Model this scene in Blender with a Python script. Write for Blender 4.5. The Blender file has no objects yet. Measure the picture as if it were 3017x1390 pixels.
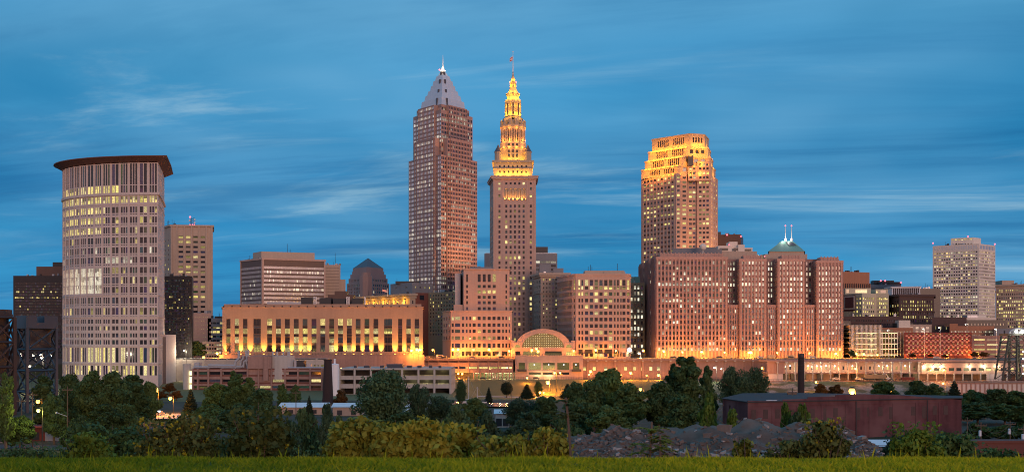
import bpy, math, random
import numpy as np
from mathutils import Vector
S = bpy.context.scene
COL = S.collection
R = random.Random(7)
rad = math.radians

# ---------------------------------------------------------------- camera, sky, sun, exposure
F, CX, YH, EZ = 3300.0, 1508.5, 1000.0, 30.0       # focal length and horizon of the photograph, eye height in metres
cd = bpy.data.cameras.new('camera'); cam = bpy.data.objects.new('camera', cd); COL.objects.link(cam); S.camera = cam
cam.location = (0, 0, EZ); cam.rotation_euler = (rad(90), 0, 0)
cd.sensor_width = 36; cd.lens = 36*F/3017; cd.shift_y = (YH-695)/3017
cd.clip_start = .5; cd.clip_end = 30000
cd.dof.use_dof = True; cd.dof.focus_distance = 700; cd.dof.aperture_fstop = 4.0

SUN_AZ, SUN_EL = 158, 7                              # afterglow behind the camera, to its right
w = bpy.data.worlds.new('World'); S.world = w; w.use_nodes = True
nt = w.node_tree; nt.nodes.clear()
def nd(nt, t, **k):
    n = nt.nodes.new(t)
    for a, v in k.items():
        if a[0] == 'i' and a[1:].isdigit(): n.inputs[int(a[1:])].default_value = v
        else: setattr(n, a, v)
    return n
def mth(nt, op, a, b=None, c=None, clamp=False):
    n = nt.nodes.new('ShaderNodeMath'); n.operation = op; n.use_clamp = clamp
    for i, v in enumerate((a, b, c)):
        if v is None: continue
        if hasattr(v, 'links'): nt.links.new(v, n.inputs[i])
        else: n.inputs[i].default_value = v
    return n.outputs[0]
def mixc(nt, f, a, b, mode='MIX'):
    n = nt.nodes.new('ShaderNodeMix'); n.data_type = 'RGBA'; n.blend_type = mode
    for i, v in ((0, f), (6, a), (7, b)):
        if hasattr(v, 'links'): nt.links.new(v, n.inputs[i])
        else: n.inputs[i].default_value = v if i == 0 else (*v, 1)
    return n.outputs[2]
def ramp(nt, f, stops, interp='LINEAR'):
    n = nt.nodes.new('ShaderNodeValToRGB'); n.color_ramp.interpolation = interp
    e = n.color_ramp.elements
    while len(e) < len(stops): e.new(.5)
    for i, (p, c) in enumerate(stops):
        e[i].position = p; e[i].color = (*c, 1) if hasattr(c, '__len__') else (c, c, c, 1)
    nt.links.new(f, n.inputs[0]); return n.outputs[0]
def comb(nt, x, y, z):
    n = nt.nodes.new('ShaderNodeCombineXYZ')
    for i, v in enumerate((x, y, z)):
        if hasattr(v, 'links'): nt.links.new(v, n.inputs[i])
        else: n.inputs[i].default_value = v
    return n.outputs[0]
def noise(nt, vec, scale, detail=4, rough=.55, dist=0):
    n = nt.nodes.new('ShaderNodeTexNoise'); n.inputs['Scale'].default_value = scale
    n.inputs['Detail'].default_value = detail; n.inputs['Roughness'].default_value = rough
    n.inputs['Distortion'].default_value = dist
    if vec is not None: nt.links.new(vec, n.inputs['Vector'])
    return n.outputs['Fac']
tc = nd(nt, 'ShaderNodeTexCoord'); sp = nd(nt, 'ShaderNodeSeparateXYZ'); nt.links.new(tc.outputs['Generated'], sp.inputs[0])
dx, dy, dz = sp.outputs
up = mth(nt, 'MAXIMUM', dz, 0.0)
base = ramp(nt, mth(nt, 'MULTIPLY', up, 3.0), [(0, (.045, .285, .54)), (.15, (.025, .26, .52)), (.40, (.002, .220, .49)), (.62, (.014, .25, .52)), (.85, (.075, .32, .57)), (1, (.105, .35, .60))])
den = mth(nt, 'ADD', up, .07)
cu, cv = mth(nt, 'DIVIDE', dx, den), mth(nt, 'DIVIDE', dy, den)
skew = mth(nt, 'ADD', cv, mth(nt, 'MULTIPLY', cu, .22))
n1 = noise(nt, comb(nt, mth(nt, 'MULTIPLY', cu, .42), mth(nt, 'MULTIPLY', skew, .95), 3.1), 1.0, 9, .64, .5)
n2 = noise(nt, comb(nt, mth(nt, 'MULTIPLY', cu, .22), mth(nt, 'MULTIPLY', skew, .34), 9.7), 1.0, 4, .5, .2)
n3 = noise(nt, comb(nt, mth(nt, 'MULTIPLY', dx, 3), 2.2, mth(nt, 'MULTIPLY', dz, 7)), 1.0, 3, .5)
veil = mth(nt, 'MULTIPLY', ramp(nt, n2, [(.42, 0), (.68, 1)], 'EASE'), ramp(nt, n3, [(.36, .15), (.62, 1)]))
wisp = mth(nt, 'MULTIPLY', ramp(nt, n1, [(.52, 0), (.74, 1)], 'EASE'), ramp(nt, n2, [(.40, .2), (.58, 1)]))
c = mixc(nt, mth(nt, 'MULTIPLY', veil, .75), base, (.15, .37, .57))
c = mixc(nt, mth(nt, 'MULTIPLY', wisp, .62), c, (.36, .56, .68))
dark = ramp(nt, n3, [(.30, .84), (.60, 1.03)])
c = mixc(nt, 1.0, c, dark, 'MULTIPLY')
n5 = noise(nt, comb(nt, mth(nt, 'MULTIPLY', cu, .30), mth(nt, 'MULTIPLY', skew, .85), 21.3), 1.0, 9, .62, .45)
c = mixc(nt, 1.0, c, ramp(nt, n5, [(.36, (.50, .70, .80)), (.54, (.93, .97, .99)), (.62, (1.10, 1.06, 1.05))], 'EASE'), 'MULTIPLY')
# the western sky, behind the camera, still holds the warm afterglow of the sunset
back = ramp(nt, mth(nt, 'ADD', mth(nt, 'MULTIPLY', dx, .18), mth(nt, 'MULTIPLY', dy, -.95)), [(.10, 0), (.80, 1)], 'EASE')
low = ramp(nt, up, [(0, 1), (.22, .45), (.6, 0)])
glow = mth(nt, 'MULTIPLY', back, low)
west = ramp(nt, mth(nt, 'ADD', mth(nt, 'MULTIPLY', dx, -.75), mth(nt, 'MULTIPLY', dy, -.50)), [(.06, 0), (.62, 1)], 'EASE')
c = mixc(nt, mth(nt, 'MULTIPLY', west, low), c, (.62, .50, .50))
c = mixc(nt, glow, c, (.75, .36, .28))
sk = nd(nt, 'ShaderNodeTexSky', sky_type='NISHITA', sun_disc=False); sk.sun_elevation = rad(1.5); sk.sun_rotation = rad(SUN_AZ)
bg = nd(nt, 'ShaderNodeBackground'); nt.links.new(c, bg.inputs[0]); bg.inputs[1].default_value = 1.04
b2 = nd(nt, 'ShaderNodeBackground'); nt.links.new(sk.outputs[0], b2.inputs[0]); b2.inputs[1].default_value = .006
ad = nd(nt, 'ShaderNodeAddShader'); nt.links.new(bg.outputs[0], ad.inputs[0]); nt.links.new(b2.outputs[0], ad.inputs[1])
wo = nd(nt, 'ShaderNodeOutputWorld'); nt.links.new(ad.outputs[0], wo.inputs[0])
sl = bpy.data.lights.new('sun', 'SUN'); sl.energy = 1.45; sl.angle = rad(22); sl.color = (1, .57, .41)
sun = bpy.data.objects.new('sun', sl); COL.objects.link(sun)
sd = Vector((math.sin(rad(SUN_AZ))*math.cos(rad(SUN_EL)), math.cos(rad(SUN_AZ))*math.cos(rad(SUN_EL)), math.sin(rad(SUN_EL))))
sun.rotation_euler = sd.to_track_quat('Z', 'Y').to_euler()
S.view_settings.view_transform = 'Standard'; S.view_settings.look = 'None'; S.view_settings.exposure = 0; S.view_settings.gamma = 1
S.render.engine = 'CYCLES'; S.cycles.use_denoising = True; S.cycles.max_bounces = 5; S.cycles.diffuse_bounces = 2; S.cycles.glossy_bounces = 2
S.cycles.transmission_bounces = 3; S.cycles.sample_clamp_indirect = 3; S.cycles.use_light_tree = True; S.cycles.filter_width = 1.05

# ---------------------------------------------------------------- helpers
def P(px, D, z=0.0): return Vector(((px-CX)/F*D, D, z))
def Z(py, D): return EZ+(YH-py)/F*D
def ground(x, y):
    if y < 15: g = 28.33 + max(0, -y-20)*.05
    elif y < 252: g = 28.33 - .12*(y-15)
    else: g = 0
    g += .0 if y < 20 else math.sin(x*.06+y*.05)*.35*min(1, (y-20)/60)
    if x > 150 and y < 330: g = g
    if y > 698: g = 17*min(1, (y-698)/10)
    return g
def tag(o, label=None, cat=None, group=None, kind=None):
    if label: o['label'] = label
    if cat: o['category'] = cat
    if group: o['group'] = group
    if kind: o['kind'] = kind
    return o
def empty(name, loc, label=None, cat=None, group=None, rz=0):
    o = bpy.data.objects.new(name, None); COL.objects.link(o); o.location = loc; o.rotation_euler[2] = rz
    o.empty_display_size = .5
    return tag(o, label, cat, group)
class MB:
    def __init__(s): s.v, s.f, s.g, s.sm, s.ops = [], [], [], False, []
    def quad(s, a, b, c, d, g=None):
        n = len(s.v); s.v += [tuple(a), tuple(b), tuple(c), tuple(d)]; s.f.append((n, n+1, n+2, n+3))
        if g is not None: s.g += [g]*4
    def face(s, pts):
        n = len(s.v); s.v += [tuple(p) for p in pts]; s.f.append(tuple(range(n, n+len(pts))))
    def prism(s, poly, z0, z1, top=None, bottom=False):        # poly: 2D points anticlockwise from above; top: other polygon for a taper
        s.ops.append(len(s.f)); top = top or poly; n = len(poly)
        for i in range(n):
            a, b = poly[i], poly[(i+1) % n]; c, d = top[(i+1) % n], top[i]
            s.quad((a[0], a[1], z0), (b[0], b[1], z0), (c[0], c[1], z1), (d[0], d[1], z1))
        s.face([(p[0], p[1], z1) for p in top])
        if bottom: s.face([(p[0], p[1], z0) for p in reversed(poly)])
    def box(s, x0, x1, y0, y1, z0, z1): s.prism([(x0, y0), (x1, y0), (x1, y1), (x0, y1)], z0, z1, bottom=True)
    def bar(s, a, b, r, n=6, r2=None):
        s.ops.append(len(s.f)); a, b = Vector(a), Vector(b); r2 = r if r2 is None else r2
        d = (b-a).normalized(); u = d.orthogonal().normalized(); v = d.cross(u); k = len(s.v)
        for p, q in ((a, r), (b, r2)):
            for i in range(n):
                t = 2*math.pi*(i+.5)/n; s.v.append(tuple(p+(u*math.cos(t)+v*math.sin(t))*q))
        for i in range(n): s.f.append((k+i, k+(i+1) % n, k+n+(i+1) % n, k+n+i))
        s.f.append(tuple(k+n-1-i for i in range(n))); s.f.append(tuple(k+n+i for i in range(n)))
    def lathe(s, cx, cy, prof, n=16, rot=0.0):
        s.ops.append(len(s.f)); k = len(s.v)
        for r, z in prof:
            for i in range(n):
                t = rot+2*math.pi*i/n; s.v.append((cx+r*math.cos(t), cy+r*math.sin(t), z))
        for j in range(len(prof)-1):
            for i in range(n):
                a = k+j*n+i; b = k+j*n+(i+1) % n; s.f.append((a, b, b+n, a+n))
        s.f.append(tuple(k+n-1-i for i in range(n))); s.f.append(tuple(k+(len(prof)-1)*n+i for i in range(n)))
    def ball(s, c, r, n=8, m=5): s.lathe(c[0], c[1], [(max(.01, r*math.sin(math.pi*j/m)), c[2]-r*math.cos(math.pi*j/m)) for j in range(m+1)], n)
    def pieces(s):
        for i, j in zip(s.ops, s.ops[1:]+[len(s.f)]):
            m = MB(); ix = {}
            for f in s.f[i:j]:
                for q in f:
                    if q not in ix: ix[q] = len(m.v); m.v.append(s.v[q])
                m.f.append(tuple(ix[q] for q in f))
            if m.f: yield m
    def build(s, name, mat, parent=None, origin=None):
        if not s.v: return None
        me = bpy.data.meshes.new(name)
        off = Vector(origin) if origin is not None else (wloc(parent) if parent else Vector((0, 0, 0)))
        me.from_pydata([(x-off[0], y-off[1], z-off[2]) for x, y, z in s.v], [], s.f)
        me.materials.append(mat)
        if s.g:
            a = me.color_attributes.new('glow', 'FLOAT_COLOR', 'POINT')
            a.data.foreach_set('color', [q for g in s.g for q in (*g, 1)])
        if s.sm: me.polygons.foreach_set('use_smooth', [True]*len(me.polygons))
        o = bpy.data.objects.new(name, me); COL.objects.link(o)
        if parent:
            o.parent = parent; o.location = off - wloc(parent)
        else: o.location = off
        return o
def wloc(o):
    l = Vector(o.location)
    while o.parent: o = o.parent; l += Vector(o.location)
    return l
def copy_tree(o, parent=None):
    c = o.copy(); COL.objects.link(c); c.parent = parent
    for ch in list(o.children): copy_tree(ch, c)
    return c

# ---------------------------------------------------------------- materials
M = {}
def mat(name):
    m = bpy.data.materials.new(name); m.use_nodes = True; M[name] = m
    return m, m.node_tree, m.node_tree.nodes['Principled BSDF']
def stone(name, col, var=.22, rough=.85, big=.05, small=.9, streak=.12, metal=0.0, bump=0.0, second=None):
    m, t, b = mat(name)
    g = nd(t, 'ShaderNodeNewGeometry').outputs['Position']
    s = nd(t, 'ShaderNodeSeparateXYZ'); t.links.new(g, s.inputs[0]); x, y, z = s.outputs
    a = noise(t, g, big, 3); d = noise(t, g, small, 5, .65)
    k = noise(t, comb(t, mth(t, 'MULTIPLY', x, .7), mth(t, 'MULTIPLY', y, .7), mth(t, 'MULTIPLY', z, .035)), 1.0, 3)
    f = mth(t, 'ADD', mth(t, 'MULTIPLY', mth(t, 'SUBTRACT', a, .5), var*1.3), mth(t, 'MULTIPLY', mth(t, 'SUBTRACT', d, .5), var*1.3))
    f = mth(t, 'ADD', mth(t, 'ADD', f, mth(t, 'MULTIPLY', mth(t, 'SUBTRACT', k, .5), streak*2)), 1.0)
    c = mixc(t, 1.0, col, comb(t, f, f, f), 'MULTIPLY')
    if second: c = mixc(t, ramp(t, a, [(.45, 0), (.62, 1)]), c, second)
    t.links.new(c, b.inputs['Base Color']); b.inputs['Roughness'].default_value = rough; b.inputs['Metallic'].default_value = metal
    if bump:
        bp = nd(t, 'ShaderNodeBump'); bp.inputs['Strength'].default_value = bump; t.links.new(d, bp.inputs['Height']); t.links.new(bp.outputs[0], b.inputs['Normal'])
    return m
def glass(name, tint=(.018, .022, .032), rough=.10, spec=.6, metal=0.0):
    m, t, b = mat(name)
    a = nd(t, 'ShaderNodeAttribute', attribute_name='glow')
    g = nd(t, 'ShaderNodeNewGeometry').outputs['Position']
    nz = noise(t, g, 1.6, 3, .7)
    b.inputs['Base Color'].default_value = (*tint, 1); b.inputs['Roughness'].default_value = rough
    b.inputs['Specular IOR Level'].default_value = spec; b.inputs['Metallic'].default_value = metal
    t.links.new(mixc(t, 1.0, a.outputs['Color'], ramp(t, nz, [(.30, .35), (.66, 1.25)]), 'MULTIPLY'), b.inputs['Emission Color'])
    b.inputs['Emission Strength'].default_value = 1.0
    m.cycles.emission_sampling = 'NONE'
    return m
def emit(name, col, s):
    m, t, b = mat(name); b.inputs['Base Color'].default_value = (.2, .2, .2, 1)
    b.inputs['Emission Color'].default_value = (*col, 1); b.inputs['Emission Strength'].default_value = s
    m.cycles.emission_sampling = 'NONE'
    return m
glass('window_glass'); glass('curtain_glass', (.72, .72, .74), .16, .8, .85); glass('pale_glass', (.50, .50, .52), .2, .6, .45)
stone('pale_stone', (.52, .445, .42)); stone('limestone', (.36, .29, .22)); stone('tan_stone', (.42, .32, .25)); stone('pink_stone', (.46, .31, .25))
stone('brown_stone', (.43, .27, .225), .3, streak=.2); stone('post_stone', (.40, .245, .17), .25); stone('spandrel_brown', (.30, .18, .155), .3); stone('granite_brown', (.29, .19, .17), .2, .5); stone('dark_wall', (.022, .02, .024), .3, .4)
stone('roof_copper_brown', (.13, .05, .036), .2, .6); stone('rust_brown', (.17, .085, .065)); stone('dark_brick', (.085, .05, .045), .35); stone('olive_brick', (.29, .22, .13), .25)
stone('red_brick', (.16, .055, .04), .35); stone('white_wall', (.68, .59, .50), .15); stone('cream_wall', (.52, .46, .33), .15); stone('grey_wall', (.20, .20, .215), .2)
stone('dark_roof', (.035, .035, .04), .3); stone('bronze', (.10, .055, .042), .15, .5); stone('silver_panel', (.52, .55, .61), .12, .42, .1, .5, .06, .2)
stone('slate_roof', (.075, .07, .085), .2, .5); stone('green_copper', (.16, .33, .28), .25, .6); stone('concrete', (.42, .39, .36), .2); stone('orange_brick', (.36, .16, .09), .2)
stone('rose_concrete', (.30, .185, .155), .35, streak=.35); stone('steel_blue', (.03, .045, .068), .3, .5); stone('steel_rust', (.035, .022, .02), .4, .7); stone('steel_green', (.05, .055, .05), .4, .6)
stone('white_metal', (.65, .66, .70), .1, .45); stone('dark_metal', (.03, .03, .034), .2, .5); stone('wood', (.13, .085, .06), .3); stone('pale_metal', (.40, .42, .46), .15, .4, metal=.4)
stone('checker_red', (.15, .035, .032), .2); stone('checker_pink', (.50, .24, .20), .15); stone('banner_red', (.11, .035, .036), .1); stone('awning', (.02, .02, .024), .2)
stone('soot_brick', (.030, .018, .018), .4); stone('asphalt', (.05, .05, .052), .2); stone('container_red', (.20, .045, .03), .25); stone('gutter_white', (.75, .76, .78), .1)
emit('sodium', (1, .50, .09), 3.2); emit('white_lamp', (1, .92, .72), 4); emit('green_lamp', (.95, .85, .15), 2.5); emit('red_beacon', (1, .12, .16), 3); emit('warm_strip', (1, .86, .42), 2.2)
emit('neon_white', (.95, .98, 1), 3); emit('white_dish_light', (1, .8, .6), 1.0); emit('tail_light', (1, .12, .04), 5); emit('spire_light', (1, .8, .5), 6)

# ---------------------------------------------------------------- windows and buildings
WARM = [(1, .76, .36), (1, .84, .46), (1, .70, .25), (1, .90, .62)]
YEL = [(1, .78, .26), (1, .84, .36), (.98, .80, .22)]
PALE = [(1, .88, .58), (1, .93, .70), (.95, .9, .68)]
def lit(p, pal=WARM, s=1.05, rv=1.0, rows=None, fn=None, ch=(.15, .3, .5, .75, 1.0, 1.25)):
    cache = {}
    def f(r, c, nr, nc):
        if fn:
            q = fn(r, c, nr, nc)
        else:
            if r not in cache:
                t = R.random(); cache[r] = min(.95, p*(1-rv+rv*(.25 if t < .45 else 1.2 if t < .8 else 2.4)))
            q = (rows or {}).get(r, cache[r])
        if R.random() > q: return (0, 0, 0) if R.random() < .6 else tuple(R.uniform(.006, .05)*x for x in (.9, .85, 1))  # unlit panes: faint random glow put in for dim rooms and reflections
        k = R.choice(pal); e = s*R.choice(ch)
        return tuple(e*x for x in k)
    return f
NOLIT = lambda r, c, nr, nc: None
def grid(L, n, wf, m=0.0, m2=None):
    m2 = m if m2 is None else m2; s = (L-m-m2)/n
    return [(m+s*(i+.5-wf/2), m+s*(i+.5+wf/2)) for i in range(n)]
def rowsz(z0, z1, n, hf):
    s = (z1-z0)/n
    return [(z0+s*(i+.5-hf/2), z0+s*(i+.5+hf/2)) for i in range(n)]
SINGLES = set('column pinnacle corner_turret turret_cap roof_bracket crown_slot rooftop_plant rooftop_unit uplight_housing corbel pilaster roof_stack antenna window_recess dormer oculus loading_door hanging_light balcony beacon deck_light shutter cooling_tower facade_fin attic_window dark_bay corner_tower roof_gallery attic penthouse_window stair_glass pink_panel iron_band dark_slot'.split())
class Bld:
    def __init__(s, name, label, cat, foot, wall, base=17.0, group=None, glassmat='window_glass'):
        s.pts = [P(a, d).to_2d() for a, d in foot]; n = len(s.pts)
        c = sum(s.pts, Vector((0, 0)))/n; s.base = base
        s.root = empty(name, (c.x, c.y, base), label, cat, group); s.wall = MB(); s.wm = M[wall]; s.wins = []; s.bandw = {}; s.gm = glassmat
        s.extra = {}
    def part(s, name, m):
        k = (name, m)
        if k not in s.extra: s.extra[k] = MB()
        return s.extra[k]
    def facade(s, a, b, z0, z1, cols=(), rows=(), dep=.3, lt=NOLIT, skip=None, band=None, wall=None, gm=None):
        W = wall or s.wall; a, b = Vector(a), Vector(b); L = (b-a).length; u = (b-a)/L; n = Vector((u.y, -u.x))
        def pt(t, z, d=0.0): q = a+u*t-n*d; return (q.x, q.y, z)
        zc = z0; nr, nc = len(rows), len(cols)
        for r, (r0, r1) in enumerate(rows):
            if r0 < z0+.01 or r1 > z1: continue
            W.quad(pt(0, zc), pt(L, zc), pt(L, r0), pt(0, r0)); t = 0
            for c, (c0, c1) in enumerate(cols):
                if skip and skip(r, c): continue
                W.quad(pt(t, r0), pt(c0, r0), pt(c0, r1), pt(t, r1)); t = c1
                W.quad(pt(c0, r0), pt(c1, r0), pt(c1, r0, dep), pt(c0, r0, dep)); W.quad(pt(c0, r1, dep), pt(c1, r1, dep), pt(c1, r1), pt(c0, r1))
                W.quad(pt(c0, r0), pt(c0, r0, dep), pt(c0, r1, dep), pt(c0, r1)); W.quad(pt(c1, r0, dep), pt(c1, r0), pt(c1, r1), pt(c1, r1, dep))
                g = lt(r, c, nr, nc) or (0, 0, 0); zm = r0+(r1-r0)*R.uniform(.4, .7); k = R.choice((1, 1, .55, .2)) if r1-r0 < 7 else 1
                q = [(pt(c0, r0, dep), pt(c1, r0, dep), pt(c1, zm, dep), pt(c0, zm, dep), g), (pt(c0, zm, dep), pt(c1, zm, dep), pt(c1, r1, dep), pt(c0, r1, dep), tuple(k*x for x in g))]
                if band is not None: s.bandw.setdefault((band, r), []).extend(q)
                else: s.wins.append(((c1-c0)*(r1-r0)/a.y**2*(1.2 if g[0] > .06 else 1), q, gm or s.gm))
            W.quad(pt(t, r0), pt(L, r0), pt(L, r1), pt(t, r1)); zc = r1
        W.quad(pt(0, zc), pt(L, zc), pt(L, z1), pt(0, z1))
    def ribs(s, a, b, z0, z1, ts, w, pr, mb=None):
        mb = mb or s.wall; a, b = Vector(a), Vector(b); u = (b-a).normalized(); n = Vector((u.y, -u.x))
        for t in ts:
            p, q = a+u*(t-w/2), a+u*(t+w/2); mb.prism([p+n*pr, q+n*pr, q-n*.05, p-n*.05], z0, z1, bottom=True)
    def cornice(s, pts, z0, z1, out, mb=None):
        c = sum((Vector(p) for p in pts), Vector((0, 0)))/len(pts)
        (mb or s.wall).prism(outset(pts, out), z0, z1, bottom=True)
    def mass(s, pts, z0, z1, faces={}):                       # faces: edge -> dict for facade; a plain wall elsewhere
        n = len(pts)
        for i in range(n):
            k = faces.get(i)
            if k: s.facade(pts[i], pts[(i+1) % n], z0, z1, **k)
            else: s.facade(pts[i], pts[(i+1) % n], z0, z1)
        s.wall.face([(p[0], p[1], z1) for p in pts])
    def done(s, limit=100):
        s.wall.build('wall', s.wm, s.root)
        for (name, m), mb in s.extra.items():
            if name in SINGLES and 1 < len(mb.ops) <= 100 and mb.ops[0] == 0:
                for q in mb.pieces(): q.build(name, M[m], s.root)
            else: mb.build(name, M[m], s.root)
        for k, qs in s.bandw.items():
            mb = MB()
            for q in qs: mb.quad(*q)
            mb.build('window_band', M[s.gm], s.root, Vector(qs[0][0]))
        s.wins.sort(key=lambda q: -q[0])
        for _, qs, gm in s.wins[:limit]:
            mb = MB()
            for q in qs: mb.quad(*q)
            mb.build('window', M[gm], s.root, (Vector(qs[0][0])+Vector(qs[1][2]))/2)
        if len(s.wins) > limit:
            for gm in sorted(set(q[2] for q in s.wins[limit:])):
                mb = MB()
                for _, qs, g2 in s.wins[limit:]:
                    if g2 == gm:
                        for q in qs: mb.quad(*q)
                o = mb.build('window_grid', M[gm], s.root); o['kind'] = 'stuff'
        return s.root
def outset(pts, d):
    n = len(pts); out = []
    for i in range(n):
        a, b, c = Vector(pts[i-1]), Vector(pts[i]), Vector(pts[(i+1) % n])
        u, v = (b-a).normalized(), (c-b).normalized(); p, q = Vector((u.y, -u.x)), Vector((v.y, -v.x))
        m = (p+q); m = m/max(.2, m.length_squared)*2
        out.append(b+m*d)
    return out
def length(a, b): return (Vector(b)-Vector(a)).length
def spec(B, e, nc, nr, wf, hf, z0, z1, lt, m=1.0, **k):
    a, b = B.pts[e], B.pts[(e+1) % len(B.pts)]
    return dict(cols=grid(length(a, b), nc, wf, m), rows=rowsz(z0, z1, nr, hf), lt=lt, **k)
def roof_clutter(B, n=6, seed=1):
    q = random.Random(seed+int(B.pts[0].x)); a, b = B.pts[0], B.pts[1]
    if len(B.pts) > 4: a, b = B.pts[1], B.pts[2]
    u = (b-a).normalized(); nn = Vector((-u.y, u.x)); L = length(a, b)
    for i in range(n):
        p = a+u*L*q.uniform(.06, .9)+nn*q.uniform(2, 5); w, h = q.uniform(.7, 2.2), q.uniform(.6, 2.0); k = B.part('rooftop_unit', q.choice(('grey_wall', 'dark_metal', 'pale_metal')))
        k.prism([p, p+u*w, p+u*w+nn*1.5, p+nn*1.5], B.zt-.05, B.zt+h)
    for i in range(2): p = a+u*L*q.uniform(.1, .9)+nn*3; B.part('antenna', 'dark_metal').bar((p.x, p.y, B.zt), (p.x, p.y, B.zt+q.uniform(2.5, 5)), .1, 4)
def plight(name, loc, e, col, r=.5, parent=None):
    l = bpy.data.lights.new(name, 'POINT'); l.energy = e; l.color = col; l.shadow_soft_size = r
    o = bpy.data.objects.new(name, l); COL.objects.link(o)
    if parent: o.parent = parent; o.location = Vector(loc)-wloc(parent)
    else: o.location = loc
    return o
def slight(name, loc, to, e, col, ang=70, r=.4, parent=None):
    l = bpy.data.lights.new(name, 'SPOT'); l.energy = e; l.color = col; l.shadow_soft_size = r; l.spot_size = rad(ang); l.spot_blend = .8
    o = bpy.data.objects.new(name, l); COL.objects.link(o); o.rotation_euler = (Vector(loc)-Vector(to)).to_track_quat('Z', 'Y').to_euler()
    if parent: o.parent = parent; o.location = Vector(loc)-wloc(parent)
    else: o.location = loc
    return o
GOLD = (1, .44, .025); SOD = (1, .31, .03)
# ---------------------------------------------------------------- curved courthouse tower
def court_tower():
    D = 641; NB = 15; A = 69.5; Bx = 42
    xr = P(466, D).x; fine = [(xr-A*math.sin(t), D+Bx*(1-math.cos(t))) for t in np.linspace(0, rad(86), 400)]
    cum = [0]
    for p, q in zip(fine, fine[1:]): cum.append(cum[-1]+math.dist(p, q))
    arc = [fine[int(np.searchsorted(cum, cum[-1]*i/NB))] if i < NB else fine[-1] for i in range(NB+1)][::-1]
    B = Bld('courthouse_tower', 'tall curved pale courthouse tower under a flaring brown roof canopy', 'courthouse', [(300, 660), (466, 641), (466, 680)], 'pale_stone', base=0)
    right = (P(478, 672).x, 672.0); bl = (arc[0][0]+3, 705.0); pts = [Vector(p) for p in arc]+[Vector(right), Vector(right)+Vector((-8, 30)), Vector(bl)]
    z = lambda y: Z(y, D)
    rows = [(1077, 1105, 'base'), (1024, 1067, 'tall'), (1001, 1014, 's'), (981, 993, 's'), (960, 972, 's'), (940, 952, 's'), (906, 926, 'w'), (875, 893, 'd'), (844, 862, 'a'), (815, 834, 'a'), (786, 804, 'a'), (756, 774, 'm'),
            (727, 745, 'm'), (698, 716, 'd'), (668, 686, 'L'), (638, 656, 'L'), (608, 626, 'L'), (577, 596, 'A'), (545, 566, 'T'), (481, 543, 'D')]
    zt = z(479)
    for i in range(NB):
        a, b = pts[i], pts[i+1]; L = length(a, b); three = (i % 3 != 1); k = 3 if three else 2
        def cols(n, wf): return grid(L, n, wf, .55)
        rr = []
        for (y0, y1, kd) in rows:
            if kd == 'a' and i < 9:
                if y0 == 844: rr += [(z(863), z(839), 'atr'), (z(838), z(814), 'atr'), (z(813), z(788), 'atr')]
                continue
            if kd not in ('base', 'tall', 's', 'D', 'T', 'A'): rr.append((z(y1+5.6), z(y1+3.2), 'vent'))
            rr.append((z(y1), z(y0), kd))
        zc = 0
        for j, (r0, r1, kd) in enumerate(rr):
            pr = {'vent': 0, 'atr': 1, 'A': .97, 'L': .95 if i < 9 else .12, 'm': .3 if 6 < i < 12 else .18, 'd': .06, 's': .06, 'w': .85 if i < 4 else .1, 'tall': .75 if 5 < i < 13 else .3,
                  'base': .7 if i > 4 else .3, 'T': .8 if i < 11 else .05, 'D': .0, 'a': .12}[kd]
            pal = PALE if kd in ('atr', 'm') else YEL
            st = 1.15 if kd == 'atr' else .95
            top = rr[j+1][0]-.02 if j+1 < len(rr) else zt
            if kd == 'vent': top = r1+.02
            n, wf = (k, .70 if k == 3 else .78) if kd != 'atr' else (6, .86)
            B.facade(a, b, zc, top, cols(n, wf), [(r0, r1)], .22 if kd != 'vent' else .1, lit(0, fn=lambda r, c, nr, nc, pr=pr: pr, pal=pal, s=st, ch=(.7, .85, 1, 1.1) if kd == 'atr' else (.65, .85, 1.05, 1.25) if pr > .5 else (.3, .6, .9))); zc = top
        B.ribs(a, b, 0, zt, [0], .7, .18)
        if zc < zt: pass
    for i in range(NB, len(pts)):
        a, b = pts[i], pts[(i+1) % len(pts)]
        if i == NB:
            rw = [(z(y1), z(y0)) for y0, y1, kd in rows if kd != 'a' or 1]
            B.facade(a, b, 0, zt, grid(length(a, b), 4, .55, 4), rw, .4, NOLIT)
        else: B.facade(a, b, 0, zt)
    B.wall.face([(p.x, p.y, zt) for p in pts])
    for zz, h, o in ((z(574), 1.4, .8), (z(602), .5, .25), (z(870), .5, .25), (z(934), .7, .4), (z(1020), .7, .4), (z(1072), .6, .4)):
        B.wall.prism(outset(pts, o), zz, zz+h, bottom=True)
    can = MB(); lo = outset(pts, .4); hi = outset(pts, 5.0); lip = outset(pts, 5.2)
    can.prism(lo, z(482)+1.0, z(482)+3.5, hi, bottom=True); can.prism(lip, z(482)+3.4, z(482)+3.9, bottom=True)
    can.build('roof_canopy', M['roof_copper_brown'], B.root)
    br = B.part('roof_bracket', 'roof_copper_brown')
    for i in range(NB+1):
        p = pts[i]; br.box(p.x-.4, p.x+.4, p.y-.3, p.y+2, zt, zt+1.6)
    br.box(pts[4].x, pts[12].x, 668, 676, zt, zt+3)
    lo = MB(); lx = P(478, 665).x; lo.box(P(479, 675).x, P(489, 675).x, 675, 695, 0, Z(985, 675)); lo.build('side_wing', M['pale_stone'], B.root); q = B.part('window_recess', 'dark_wall')
    for i in range(3): xx = P(480.5+i*3, 675).x; q.box(xx, xx+.35, 674.9, 675.3, 2, Z(992, 675))
    B.done()
court_tower()

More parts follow.
